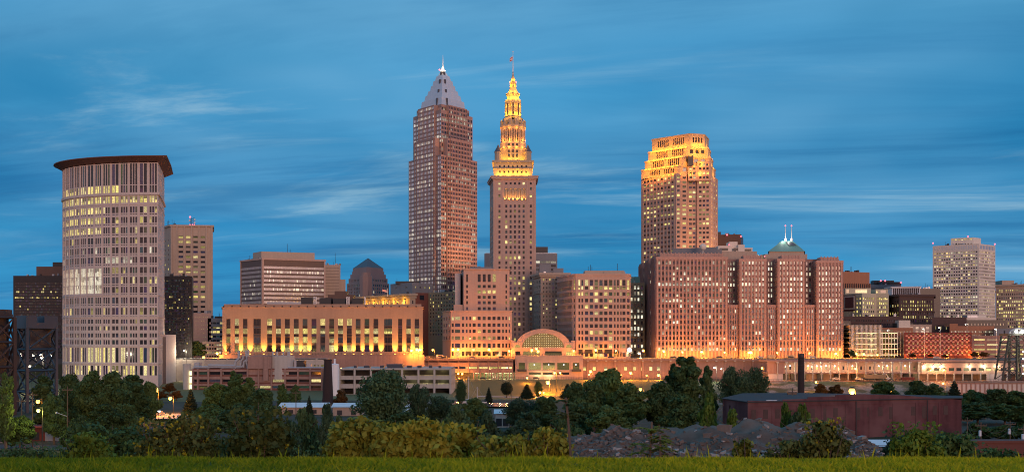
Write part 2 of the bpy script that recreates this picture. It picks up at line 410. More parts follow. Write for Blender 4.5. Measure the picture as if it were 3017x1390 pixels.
# ---------------------------------------------------------------- simple blocks: label, footprint (px, depth), roof line, wall, window specs
def block(name, label, cat, foot, ytop, wall, faces=(), base=17.0, Dt=None, wp=100, gm='window_glass', cap=None, pent=(), finish=True):
    B = Bld(name, label, cat, foot, wall, base, glassmat=gm)
    Dt = Dt or min(d for _, d in foot); zt = Z(ytop, Dt); fs = {}
    for f in faces:
        e, nc, nr, wf, hf, y0, y1, lt = f[:8]; k = f[8] if len(f) > 8 else {}
        fs[e] = spec(B, e, nc, nr, wf, hf, max(base+.3, Z(y1, Dt)), Z(y0, Dt), lt, **k)
    B.mass(B.pts, base, zt, fs); B.zt = zt; B.fs = fs
    if cap: B.cornice(B.pts, zt-cap[0], zt+.15, cap[1])
    for (x0, x1, y0, D, dp, m) in pent:
        q = B.part('rooftop_plant', m); q.box(P(x0, D).x, P(x1, D).x, D, D+dp, zt-.2, Z(y0, D))
    if length(B.pts[0], B.pts[1]) > 12 and ytop < 945: roof_clutter(B)
    if finish: B.done(wp)
    return B

# far left: black glass block
block('office_block', 'black glass office block with a few lit strips beside the curved tower', 'office building', [(39, 760), (230, 760), (230, 800), (39, 800)], 812, 'dark_wall',
      [(0, 40, 26, .86, .55, 830, 1050, lit(.008, YEL, .8, rows={20: .5, 22: .25, 17: .12}), dict(band='f', dep=.12))], pent=[(107, 230, 785, 768, 20, 'bronze'), (155, 230, 772, 772, 12, 'dark_metal')])
# ribbed tower with the antenna behind the curved tower
B = block('office_tower', 'tan ribbed office tower with red beacon mast behind the curved courthouse tower', 'office building', [(470, 840), (503, 818), (627, 822), (627, 860)], 663, 'tan_stone',
      [(1, 4, 16, .62, .42, 690, 925, lit(.42, YEL, 1.0), dict(m=4.5, dep=.6)), (0, 3, 16, .3, .4, 700, 925, lit(.3, YEL, .8), dict(m=2))], finish=False)
a, b = B.pts[1], B.pts[2]; L = length(a, b); s = (L-9)/4
B.ribs(a, b, 17, B.zt, [.6, 4.5, 4.5+s, 4.5+2*s, 4.5+3*s, 4.5+4*s, L-.6], 1.0, .8); B.ribs(B.pts[0], B.pts[1], 17, B.zt, [2, 5, 8], .8, .5)
B.cornice(B.pts, B.zt-1.0, B.zt+.3, .9)
B.done()
block('podium_wing', 'pink panelled podium with rows of small square lights below the tan ribbed tower', 'office building', [(555, 800), (622, 800), (622, 815), (555, 815)], 922, 'pink_stone', [(0, 9, 7, .16, .12, 928, 1010, lit(1, YEL, 1.3, rv=0), dict(m=2))])
block('office_block', 'low black glass block with yellow reflections squeezed beside the curved tower', 'office building', [(470, 725), (566, 725), (570, 760), (470, 760)], 813, 'dark_wall', [(0, 22, 24, .84, .6, 822, 1015, lit(.02, YEL, .6, rows={13: .5, 17: .25}), dict(band='f', dep=.12))])
block('parking_garage', 'small pale stepped garage with lit decks left of the post office', 'garage', [(612, 800), (662, 800), (662, 830), (612, 830)], 937, 'grey_wall', [(0, 4, 5, .88, .45, 945, 1010, lit(.7, YEL, 1.0), dict(band='d'))], pent=[(632, 662, 931, 805, 15, 'dark_metal')])
block('parking_garage', 'low white parking deck glowing behind the street trees left of the post office', 'garage', [(596, 770), (664, 770), (664, 795), (596, 795)], 1006, 'white_wall', [(0, 8, 4, .7, .5, 1010, 1055, lit(.8, WARM, .8), dict(band='d'))], base=17)
# ribbon window slab
B = block('office_slab', 'wide office slab of pale glass ribbons and brown spandrels with roof penthouse', 'office building', [(709, 985), (773, 955), (958, 978), (900, 1010)], 762, 'bronze', gm='pale_glass', Dt=957,
      faces=[(0, 26, 12, .84, .58, 781, 934, lit(.10, PALE, .8), dict(band='l', m=.8, dep=.2)), (1, 64, 12, .86, .58, 781, 934, lit(.16, PALE, .75), dict(band='r', m=.8, dep=.2))], finish=False)
fr = B.part('corner_frame', 'pink_stone')
for i in (0, 1): B.ribs(B.pts[i], B.pts[i+1], 17, B.zt+.6, [.5, length(B.pts[i], B.pts[i+1])-.5], 1.3, .5, fr)
B.cornice(B.pts, B.zt-.9, B.zt+.5, .6, fr)
p = B.part('roof_penthouse', 'tan_stone'); p.prism([P(745, 985).to_2d(), P(770, 968).to_2d(), P(927, 985).to_2d(), P(890, 1003).to_2d()], B.zt, Z(741, 970))
B.done()
block('office_block', 'blank tan stepped block behind the ribbon window slab', 'office building', [(940, 1000), (1003, 1000), (1003, 1030), (940, 1030)], 780, 'tan_stone', [(0, 1, 12, .98, .06, 785, 890, NOLIT, dict(band='x', dep=.2))], finish=True)
block('office_wing', 'tan lower step of the blank block beside the dark pyramid roof', 'office building', [(1003, 1003), (1018, 1003), (1018, 1025), (1003, 1025)], 823, 'tan_stone')
# pyramid topped tower
B = Bld('office_tower', 'brown granite office tower with dark pyramid roof and stepped corners', 'office building', [(1022, 1185), (1078, 1150), (1147, 1185), (1090, 1220)], 'granite_brown'); c = sum(B.pts, Vector((0, 0)))/4
def sc(k): return [c+(p-c)*k for p in B.pts]
zz = lambda y: Z(y, 1165)
for k, y0, y1, fn in ((1.0, None, 833, 1), (.92, 833, 818, 1), (.84, 818, 806, 0), (.76, 806, 797, 0), (.72, 797, 787, 0)):
    q = sc(k); z0 = 17 if y0 is None else zz(y0); z1 = zz(y1); fs = {}
    if fn:
        for e in (0, 1):
            L = length(q[e], q[e+1]); n = 11
            fs[e] = dict(cols=grid(L, n, .6, 1.5), rows=rowsz(max(z0+1, zz(905)), z1-1, 7 if y0 is None else 1, .66), lt=lit(.06, PALE, .8))
    B.mass(q, z0, z1, fs)
bay = B.part('corner_bay', 'granite_brown'); f0 = B.pts[1]; bay.lathe(f0.x, f0.y+2.5, [(7, 17), (7, zz(815)), (5.5, zz(814)), (5.5, zz(805))], 8, rad(22.5))
r = MB(); q = sc(.72); r.prism(q, zz(787), zz(756), [c+(p-c)*.01 for p in q]); r.build('pyramid_roof', M['slate_roof'], B.root); B.done()
# gold-lit classical hall and its office wing
B = block('courthouse_hall', 'gold floodlit classical hall with pilasters above the post office roof', 'courthouse', [(1048, 900), (1208, 832), (1224, 832), (1224, 900)], 866, 'limestone', Dt=836,
      faces=[(0, 9, 1, .36, .78, 884, 925, lit(.1, YEL, .9), dict(m=7)), (1, 1, 3, .5, .5, 880, 940, NOLIT)], finish=False)
B.cornice(B.pts, B.zt-3.2, B.zt-1.6, .9); B.cornice(B.pts, B.zt-1.2, B.zt+.3, 1.6)
a, b = B.pts[0], B.pts[1]; L = length(a, b); u = (b-a)/L; n = Vector((u.y, -u.x))
B.ribs(a, b, Z(925, 836), B.zt-4, [7+(L-14)/9*i for i in range(10)], 2.2, .8)
for i in range(10):
    q = a+u*(7+(L-14)/9*i)+n*2.6; plight('floodlight', (q.x, q.y, Z(921, 836)), 4000, GOLD, .4, B.root)
    if i % 2: plight('floodlight', (q.x, q.y, B.zt-5.5), 2200, GOLD, .4, B.root)
B.done()
block('brick_stair_block', 'dark brown windowless stair block joined to the gold floodlit hall', 'office building', [(1224, 833), (1262, 838), (1262, 880), (1224, 880)], 862, 'red_brick', [(0, 1, 1, .5, .9, 868, 884, NOLIT, dict(m=1.5))])
block('office_block', 'olive brick office block with a regular grid of small windows', 'office building', [(1262, 838), (1340, 815), (1340, 870), (1262, 870)], 862, 'olive_brick', [(0, 9, 12, .42, .5, 866, 990, lit(.10, YEL, .95), dict(m=1))], Dt=838)
block('rooftop_house', 'plain grey stone attic with small windows on the roof below the tallest tower', 'building', [(1150, 905), (1215, 880), (1275, 900), (1215, 925)], 832, 'grey_wall', [(1, 4, 1, .25, .5, 840, 850, lit(.25, YEL, 1)), (0, 2, 1, .2, .5, 840, 850, NOLIT)], base=Z(866, 880), pent=[(1165, 1235, 828, 893, 10, 'dark_metal')], Dt=880)

# ---------------------------------------------------------------- post office with tall window bays and uplit piers
def post_office():
    B = Bld('post_office', 'long pink stone post office with tall window bays and glowing uplights', 'post office', [(655, 722), (1246, 722), (1246, 775), (655, 775)], 'post_stone', base=17)
    D = 722; k = D/3300; L = length(B.pts[0], B.pts[1]); x0 = 655
    zs = lambda y: Z(y, D)
    ctr = [(157, 36), (230, 36), (304, 38), (408, 64), (517, 42), (594, 42), (672, 42), (750, 42), (827, 42), (905, 42), (982, 42), (1060, 42), (1137, 42), (1214, 42), (1291, 42), (1368, 42), (1446, 42), (1553, 68), (1659, 36), (1732, 38), (1805, 38)]
    cols = [((620+(c-w/2)*.337-x0)*k, (620+(c+w/2)*.337-x0)*k) for c, w in ctr]
    rows = [(zs(1036), zs(1016)), (zs(1010), zs(992)), (zs(990.5), zs(984)), (zs(983), zs(967)), (zs(966), zs(960)), (zs(958.5), zs(939))]
    prob = [.35, .55, 0, .7, 0, .25]
    B.facade(B.pts[0], B.pts[1], 17, zs(904), cols, rows, .9, lit(0, YEL, 1.1, fn=lambda r, c, nr, nc: prob[r], ch=(.3, .5, .7, .9)))
    for i in (1, 2, 3): B.facade(B.pts[i], B.pts[(i+1) % 4], 17, zs(904))
    top = outset(B.pts, -1.0); B.wall.face([(p.x, p.y, zs(904)) for p in B.pts]); B.wall.prism(top, zs(904), zs(899)+.8); B.cornice(B.pts, zs(905), zs(903), .5)
    sp = B.part('spandrel', 'bronze')
    for c0, c1 in cols:
        for r0, r1 in ((zs(992), zs(990.5)), (zs(984), zs(983)), (zs(967), zs(966)), (zs(960), zs(958.5)), (zs(1016), zs(1010))):
            xx = B.pts[0].x; sp.box(xx+c0, xx+c1, D-.1, D+.9, r0-.05, r1+.05)
        n = 4 if c1-c0 < 4 else 5
        for j in range(1, n):
            q = c0+(c1-c0)*j/n; sp.box(B.pts[0].x+q-.07, B.pts[0].x+q+.07, D+.55, D+.8, zs(1036), zs(939))
    cr = B.part('roof_bracket', 'dark_metal')
    for i in range(24):
        x = B.pts[0].x+L*(i+.2)/24; cr.box(x-.35, x+.35, D-.9, D, zs(905)+.1, zs(904)+.8)
    edges = [0]+[q for c in cols for q in c]+[L]
    for i in range(0, len(edges), 2):
        if i in (2, 20, 22): continue
        x = B.pts[0].x+(edges[i]+edges[i+1])/2
        if i == 0: x = B.pts[0].x+2.5
        slight('uplight', (x, D-1.15, zs(1041)), (x, D-.1, zs(990)), 30000, (1, .45, .05), 62, .3, B.root)
        h = B.part('uplight_housing', 'sodium'); h.box(x-.45, x+.45, D-.75, D-.25, zs(1043), zs(1041.4))
    rf = B.part('rooftop_plant', 'dark_metal')
    for a, b, y in ((886, 921, 876), (941, 975, 877), (981, 1016, 879), (1036, 1069, 878)): rf.box(P(a, 740).x, P(b, 740).x, 740, 752, zs(903), Z(y, 740))
    g = B.part('rooftop_screen', 'pale_metal'); g.box(P(786, 738).x, P(886, 738).x, 738, 740, zs(903), Z(889, 738))
    for a in (925, 931, 1022, 1028, 1075): g.bar((P(a, 741).x, 741, zs(903)), (P(a, 741).x, 741, Z(874, 741)), .5)
    h = B.part('cooling_tower', 'bronze'); h.box(P(966, 752).x, P(1040, 752).x, 752, 764, zs(903), Z(868, 752)); h.box(P(985, 752).x, P(1020, 752).x, 753, 762, Z(868, 752), Z(857, 752))
    pl = B.part('plinth', 'rose_concrete'); pl.box(B.pts[0].x-1, B.pts[1].x+1, D-3, D-.02, 12, zs(1044))
    B.done()
post_office()

# ---------------------------------------------------------------- tallest tower with the silver pyramid crown
def key_tower():
    B = Bld('skyscraper', 'tallest brown granite skyscraper with setbacks and silver stepped pyramid top', 'skyscraper', [(1204, 1092), (1299, 1050), (1406, 1092), (1313, 1136)], 'granite_brown', glassmat='curtain_glass')
    B.pts[3] = B.pts[0]+B.pts[2]-B.pts[1]; c = (B.pts[0]+B.pts[2])/2; z = lambda y: Z(y, 1062)
    sc = lambda k: [c+(p-c)*k for p in B.pts]
    fl = (z(327)-17)/57
    lt0 = lit(.3, PALE, .75, rows={i: (.88 if R.random() < .34 else .06) for i in range(70)}, ch=(.35, .5, .7, .9))  # pale row glow also stands in for sky reflected in the panes
    def tier(k, z0, z1, pale):
        q = sc(k); r0 = int((z0-17)/fl); n = int(round((z1-z0)/fl)); rows = [(z0+fl*i+fl*.22, z0+fl*i+fl*.86) for i in range(n)]
        fs = {}
        for e in (0, 1):
            L = length(q[e], q[e+1]); n = int(L/2.35); fs[e] = dict(cols=grid(L, n, .72, .4), rows=rows, dep=.25, gm='curtain_glass' if e == 0 else 'window_glass', lt=lambda r, c, a, b: lt0(r+r0, c, a, b))  # pale mirror glass left, dark glass right: each side's reflection set by material
        B.mass(q, z0, z1, fs)
    tier(1.0, 17, z(461), 1); tier(.865, z(461), z(327), 1); tier(.765, z(327), z(308), 1)
    br = B.part('granite_bay', 'granite_brown')
    for e in (0, 1):                                        # raised middle bays of each side, taller than the setback behind them
        for k, w0, w1, z1, pr in ((1.0, .22, .86, z(410), 1.6), (1.0, .30, .82, z(408), 2.1), (.865, .22, .80, z(309), 1.5)):
            if (e, w0) == (1, .30): w0, w1 = .22, .78
            q = sc(k); a, b = q[e], q[e+1]; L = length(a, b); u = (b-a)/L; n = Vector((u.y, -u.x)); A, E = a+u*L*w0+n*pr, a+u*L*w1+n*pr
            A2, E2 = a+u*L*w0-n*6, a+u*L*w1-n*6
            if e == 1: A, E, A2, E2 = a+u*L*(1-w1)+n*pr, a+u*L*(1-w0)+n*pr, a+u*L*(1-w1)-n*6, a+u*L*(1-w0)-n*6
            z0 = 17 if k == 1 else z(461); nr = int((z1-z0)/fl); rows = [(z0+fl*i+fl*.22, z0+fl*i+fl*.84) for i in range(nr)]; W = length(A, E); m = int(W/2.2)
            B.facade(A, E, z0, z1, grid(W, m, .66, .3), rows, .3, lit(.3, PALE, .75, rows={i: (.8 if R.random() < (.34 if e == 0 else .15) else .05) for i in range(70)}, ch=(.3, .45, .6, .8)), wall=br, gm='curtain_glass' if e == 0 else 'window_glass')  # left bays glow in more rows, for their pale sky reflection
            B.facade(E, E2, z0, z1, wall=br); B.facade(A2, A, z0, z1, wall=br); br.face([(p.x, p.y, z1) for p in (A, E, E2, A2)])
            B.ribs(A, E, z0, z1, [.3+(W-.6)/m*i for i in range(m+1)], .42, .15, br)
    cr = MB(); hw = 101*1.0
    for y0, y1, a, b in ((309, 282, 66, 62), (282, 264, 55.5, 51), (264, 250, 46.5, 43), (250, 234, 38, 35), (234, 219, 31, 28), (219, 204, 24, 19), (204, 190, 16, 7)):
        cr.prism(sc(a/hw), z(y0), z(y1), sc(b/hw))
    cr.build('pyramid_crown', M['silver_panel'], B.root)
    nb = B.part('crown_slot', 'slate_roof')
    for y0, y1, k in ((268, 253, .42), (232, 220, .27), (309, 283, .6), (203, 193, .12)):
        for e in (0, 1):
            q = sc(k); a, b = q[e], q[e+1]; t = .80 if e == 0 else .20; p = a+(b-a)*t; u = (b-a).normalized(); n = Vector((u.y, -u.x)); nb.prism([p-u*.9+n*1.5, p+u*.9+n*1.5, p+u*.9-n*3, p-u*.9-n*3], z(y0), z(y1), bottom=True)
    sp = MB(); sp.lathe(c.x, c.y, [(2.0, z(190)), (1.4, z(180)), (.8, z(176)), (.45, z(170)), (.12, z(139))], 8); sp.build('spire', M['white_metal'], B.root)
    lp = MB(); lp.lathe(c.x, c.y, [(2.3, z(188)), (2.3, z(186.4))], 10); lp.ball((c.x, c.y-2, z(181)), 1.0); lp.build('spire_light', M['spire_light'], B.root)
    rb = MB(); rb.ball((c.x-3.2, c.y-2.5, z(185.5)), .8); rb.build('beacon', M['red_beacon'], B.root)
    for dx_, zz_ in ((1470, 70), (1490, 165)): slight('floodlight', (P(dx_, 998).x, 998, Z(740, 980)), (P(1352, 1072).x, 1072, zz_), 6.5e5, (1, .44, .19), 85, 3, B.root)  # unseen spots added for the orange light on the right face
    plight('floodlight', (c.x, c.y-6, z(178)), 2500, (1, .75, .45), .4, B.root)
    B.done()
key_tower()

# ---------------------------------------------------------------- gold-lit tower with stacked drums and a spire
def terminal_tower():
    D = 850; k = D/3300
    B = Bld('skyscraper', 'slender stone skyscraper with golden floodlit drums, dome and flag on its spire', 'skyscraper', [(1442, 862), (1453.5, 850), (1579, 850), (1579, 884), (1453.5, 884)], 'pink_stone')
    z = lambda y: Z(y, D); a = P(1453.5, D).to_2d(); b = P(1579, D).to_2d(); W = length(a, b); cx = (a.x+b.x)/2; cy = D+W/2
    pts = [Vector((a.x-.9, D+2)), a, b, Vector((b.x, D+W)), Vector((a.x-.9, D+W))]
    # narrow flank seen obliquely
    pts = [Vector((P(1443, 880).x, D+W)), a, b, Vector((b.x, D+W))]
    xs = lambda zx: (1180+zx*.4213-1453.5)*k
    cols = [(xs(c-7), xs(c+7)) for c in (692, 740, 770, 800, 831, 861, 911)]
    rows = [(z(y+4.3), z(y-4.3)) for y in [1000-15.1*i for i in range(0, 27)] if y > 605]
    seen = lit(.28, YEL, 1.15)
    rows = rows+[(z(577+4), z(577-4)), (z(556+4), z(556-4)), (z(540.5+3.5), z(540.5-3.5))]
    side = grid(length(pts[0], pts[1]), 5, .4, 2)
    B.facade(pts[0], pts[1], 17, z(524), side, rows, .5, lit(.08, YEL, .8))
    skip = lambda r, c: (len(rows)-3 <= r <= len(rows)-2 and 1 <= c <= 5)
    B.facade(a, b, 17, z(524), cols, rows, .5, seen, skip=skip)
    for e in (2, 3): B.facade(pts[e], pts[(e+1) % 4], 17, z(524))
    B.ribs(a, b, 17, z(530), [.7, W-.7, xs(718), xs(886)], 1.4, .35)
    B.cornice(pts, z(530), z(527), .6); B.cornice(pts, z(527), z(521), 1.6); B.cornice(pts, z(521), z(518.5), 2.0); B.wall.face([(p.x, p.y, z(524)) for p in pts])
    # lit loggia: niches with columns, recessed bright wall
    lo = B.part('loggia', 'limestone'); x0 = a.x
    for c in (741, 772, 802, 833, 863):
        l, r = x0+xs(c-12), x0+xs(c+12); zt, zb = z(560), z(589); m = (l+r)/2; rr = (r-l)/2
        n = 8; arch = [(m+rr*math.cos(math.pi*j/n), zt+rr*math.sin(math.pi*j/n)) for j in range(n+1)]
        lo.face([(l, D-.02, zb), (r, D-.02, zb)]+[(x, D-.02, y) for x, y in arch])
        lo.bar((l, D-.5, zb), (l, D-.5, zt), .55, 8); lo.bar((r, D-.5, zb), (r, D-.5, zt), .55, 8)
        for j in range(n): lo.bar((arch[j][0], D-.45, arch[j][1]), (arch[j+1][0], D-.45, arch[j+1][1]), .35, 4)
        lo.box(m-.45, m+.45, D-.3, D-.03, zb, zt)
        slight('uplight', (m-1.3, D-1.4, zb-.2), (m, D, zt), 3000, (1, .38, .06), 80, .2, B.root); slight('uplight', (m+1.3, D-1.4, zb-.2), (m, D, zt), 1500, (1, .38, .06), 80, .2, B.root)
    # gold block under the drums
    sq = lambda h: [Vector((cx-h*k, cy-h*k)), Vector((cx+h*k, cy-h*k)), Vector((cx+h*k, cy+h*k)), Vector((cx-h*k, cy+h*k))]
    cx = P(1511.5, D).x; cy = D+16; q = sq(57); up = B.part('upper_block', 'limestone')
    B.facade(q[0], q[1], z(521), z(476), grid(length(q[0], q[1]), 7, .36, 3), [(z(509), z(502)), (z(493), z(486))], .5, NOLIT, wall=up)
    for e in (1, 2, 3): B.facade(q[e], q[(e+1) % 4], z(521), z(476), wall=up)
    B.cornice(q, z(497), z(495.5), .5, up); B.cornice(q, z(478), z(472), 1.2, up); up.prism(sq(54), z(474), z(470)); up.face([(p.x, p.y, z(476)) for p in q])
    tr = B.part('corner_turret', 'limestone'); cap = B.part('turret_cap', 'slate_roof')
    for sx in (-1, 1):
        for sy in (-1, 1):
            tx, ty = cx+sx*44*k, cy+sy*44*k; tr.lathe(tx, ty, [(2.7, z(474)), (2.7, z(448)), (3.0, z(447)), (3.0, z(445))], 10); cap.lathe(tx, ty, [(3.1, z(445)), (1.2, z(432)), (.15, z(423))], 10)
    oc = lambda r, prof, n=8, nm='drum', m='limestone': B.part(nm, m).lathe(cx, cy, prof, n, math.pi/n)
    K = lambda h: h*k/math.cos(math.pi/8)
    oc(0, [(K(36), z(474)), (K(36), z(431)), (K(38.5), z(430)), (K(38.5), z(414)), (K(36), z(413)), (K(36), z(411))], 8, 'octagon_stage')
    oc(0, [(K(31), z(412)), (K(31), z(375)), (K(36), z(374)), (K(36), z(368)), (K(38.5), z(367)), (K(38.5), z(361)), (K(33), z(360))], 8, 'octagon_stage')
    wn = B.part('window_recess', 'dark_wall')
    for yy, wd in ((455, 5), (441, 5), (422, 6)):
        for t in range(-1, 2): wn.box(cx+(t*12-wd/2)*k, cx+(t*12+wd/2)*k, cy-36*k-.7, cy-36*k+.6, z(yy+4), z(yy-4))
    for t in range(-1, 2): wn.box(cx+(t*11-3)*k, cx+(t*11+3)*k, cy-31*k-.1, cy-31*k+.6, z(408), z(384))
    col = B.part('column', 'limestone')
    for j in range(8):
        for s2 in (-.8, -.3, .3, .8):
            t = 2*math.pi*(j+.5)/8+math.pi/8; tx, ty = math.cos(t), math.sin(t); r = 34.5*k
            px, py = cx+tx*r-ty*s2*12*k, cy+ty*r+tx*s2*12*k; col.bar((px, py, z(411)), (px, py, z(374)), .6, 8)
    pin = B.part('pinnacle', 'limestone')
    for j in range(12):
        t = 2*math.pi*(j+.5)/12; pin.lathe(cx+35*k*math.cos(t), cy+35*k*math.sin(t), [(1.1, z(361)), (1.1, z(350)), (1.3, z(349)), (.3, z(343))], 6)
    oc(0, [(28*k, z(361)), (27*k, z(352)), (25*k, z(340)), (24*k, z(334)), (25.5*k, z(333)), (25.5*k, z(330)), (19*k, z(329.5)), (19*k, z(295)), (24*k, z(294)), (24.5*k, z(290)), (24.5*k, z(284)), (19*k, z(283.6)), (18*k, z(271)), (19*k, z(270)), (16*k, z(262)), (12*k, z(252)), (9.5*k, z(246)), (10.5*k, z(245)), (10.5*k, z(242)), (6*k, z(241.5)), (6*k, z(229)), (8*k, z(228)), (6.5*k, z(222)), (3*k, z(210)), (1.6*k, z(204)), (2.2*k, z(202)), (1.0*k, z(196))], 16, 'dome')
    for j in range(16):
        t = 2*math.pi*(j+.5)/16; px, py = cx+22.5*k*math.cos(t), cy+22.5*k*math.sin(t); col.bar((px, py, z(330)), (px, py, z(294)), .62, 6)
        px, py = cx+8.6*k*math.cos(t), cy+8.6*k*math.sin(t)
        if j % 2: col.bar((px, py, z(241)), (px, py, z(229)), .35, 5)
    dm = B.part('dormer', 'limestone'); dk = B.part('oculus', 'dark_wall')
    for j in range(8):
        t = 2*math.pi*j/8-math.pi/2; dm.ball((cx+17*k*math.cos(t), cy+17*k*math.sin(t), z(266)), 1.3); dk.ball((cx+18.2*k*math.cos(t), cy+18.2*k*math.sin(t), z(266)), 1.0)
        if j % 2 == 0: dk.ball((cx+25.6*k*math.cos(t), cy+25.6*k*math.sin(t), z(340)), 1.2)
    ms = MB(); ms.bar((cx, cy, z(197)), (cx, cy, z(138)), .42, 8, .16); ms.ball((cx, cy, z(137)), .45); ms.build('flagpole', M['white_metal'], B.root)
    rb = MB()
    for sx in (-1, 1): rb.ball((cx+sx*9*k, cy-1, z(229)), .7)
    rb.build('beacon', M['red_beacon'], B.root)
    for r, y, e, n, zoff in ((66, 517, 4200, 18, 0), (50, 466, 2400, 12, 0), (42, 430, 700, 12, 0), (42, 408, 1300, 12, 0), (42, 372, 500, 12, 0), (35, 357, 3200, 12, 0), (28, 327, 1700, 10, 0), (27, 303, 500, 10, 0), (26, 280, 1700, 10, 0), (20, 258, 800, 8, 0), (12, 240, 900, 6, 0), (10, 222, 600, 5, 0)):
        for j in range(n):
            t = 2*math.pi*(j+.5)/n-math.pi/2
            if math.sin(t) > .45: continue
            if r == 66:
                h = (r)*k; u = max(abs(math.cos(t)), abs(math.sin(t))); px, py = cx+h*math.cos(t)/u, cy+h*math.sin(t)/u
            else: px, py = cx+r*k*1.03*math.cos(t), cy+r*k*1.03*math.sin(t)
            plight('floodlight', (px, py, z(y)), e, GOLD if r != 42 else (1, .34, .04), .3, B.root)
    B.done()
    f = MB(); x0 = cx+.1
    for i in range(6):
        for j in range(5):
            xa, xb = x0-.4-i*.38, x0-.4-(i+1)*.38; za, zb = z(150)-j*.62-i*.3, z(150)-(j+1)*.62-i*.3; yy = cy+.4*math.sin(i*1.3); y2 = cy+.4*math.sin((i+1)*1.3)
            f.quad((xb, y2, zb-.45), (xa, yy, zb), (xa, yy, za), (xb, y2, za-.45))
    flag_material(); o = f.build('flag', M['flag_stripes']); tag(o, 'striped flag flying from the spire of the golden tower', 'flag')
def flag_material():
    if 'flag_stripes' in M: return
    m, t, b = mat('flag_stripes'); g = nd(t, 'ShaderNodeNewGeometry').outputs['Position']; s = nd(t, 'ShaderNodeSeparateXYZ'); t.links.new(g, s.inputs[0])
    q = mth(t, 'FRACT', mth(t, 'MULTIPLY', s.outputs[2], .8)); t.links.new(ramp(t, q, [(0, (.5, .03, .04)), (.5, (.75, .72, .7))], 'CONSTANT'), b.inputs['Base Color'])
terminal_tower()
# ---------------------------------------------------------------- hotel block, office block and arched mall at the foot of the golden tower
def hotel():
    B = Bld('hotel', 'pink stepped hotel block with dark square windows at the foot of the golden tower', 'hotel', [(1304, 800), (1328, 765), (1508, 765), (1508, 800)], 'pink_stone'); D = 765; k = D/3300; z = lambda y: Z(y, D)
    zx = lambda v: 1180+v/2.374
    X = lambda px: P(px, D).x
    low = [P(1304, 800).to_2d(), P(1328, D).to_2d(), P(1508, D).to_2d(), P(1508, 805).to_2d(), P(1310, 805).to_2d()]
    c = [(zx(v)-1328, w) for v, w in ((365, 6), (399, 15), (437, 6), (463, 5), (487, 5), (515, 9), (550, 9), (585, 9), (620, 9), (654, 9), (688, 9), (717, 5), (740, 5), (761, 3))]
    cols = [((a-w/2)*k, (a+w/2)*k) for a, w in c]
    rows = [(z(1048), z(1035)), (z(1023), z(1011))]+[(z(580+v/2.374+5), z(580+v/2.374-5)) for v in (985, 938, 895, 848)]
    B.facade(low[1], low[2], 17, z(915), cols, rows, .5, lit(.2, YEL, 1, rows={2: .75, 0: .35}))
    B.facade(low[0], low[1], 17, z(915), grid(length(low[0], low[1]), 3, .4, 1), rows[2:], .4, lit(.15, WARM, .7)); B.facade(low[2], low[3], 17, z(915)); B.wall.face([(p.x, p.y, z(915)) for p in low])
    B.wall.box(X(1336), X(1368), D+3, 800, z(915), z(897))
    tw = [Vector((X(1352), 800)), Vector((X(1366), D+1)), Vector((X(1501), D+1)), Vector((X(1501), 800))]
    cols = [((zx(v)-1366-w/2)*k, (zx(v)-1366+w/2)*k) for v, w in ((465, 5), (550, 9), (585, 9), (620, 9), (655, 9), (740, 5))]
    rows = [(z(580+v/2.374+4.5), z(580+v/2.374-4.5)) for v in (780, 738, 700, 662, 625)]+[(z(830), z(807))]
    B.facade(tw[1], tw[2], z(915)-.2, z(792), cols, rows, .5, lit(.12, YEL, .9)); B.facade(tw[2], tw[3], z(915)-.2, z(792)); B.facade(tw[0], tw[1], z(915)-.2, z(792), grid(length(tw[0], tw[1]), 2, .3, 5), rows[:5], .4, NOLIT)
    B.wall.face([(p.x, p.y, z(792)) for p in tw]); B.cornice(tw, z(794), z(791.3), .6); B.cornice(low, z(917), z(914), .5); B.cornice(low, z(1003), z(1001), .4)
    q = B.part('side_block', 'pale_stone'); q.box(X(1338), X(1354), D+12, 800, z(915), z(802))
    q = B.part('rooftop_plant', 'grey_wall'); q.box(X(1383), X(1450), D+12, 790, z(792), z(783)); q.box(X(1405), X(1414), D+14, 780, z(783), z(780))
    aw = B.part('awning', 'awning')
    for v in (475, 533, 600, 671, 727):
        a, b = X(zx(v-16)), X(zx(v+16)); aw.prism([(a, D-1.8), (b, D-1.8), (b, D-.05), (a, D-.05)], z(1042), z(1042)+.1, bottom=True); aw.quad((a, D-1.8, z(1042)), (b, D-1.8, z(1042)), (b, D-.05, z(1034)), (a, D-.05, z(1034)))
    B.done()
hotel()
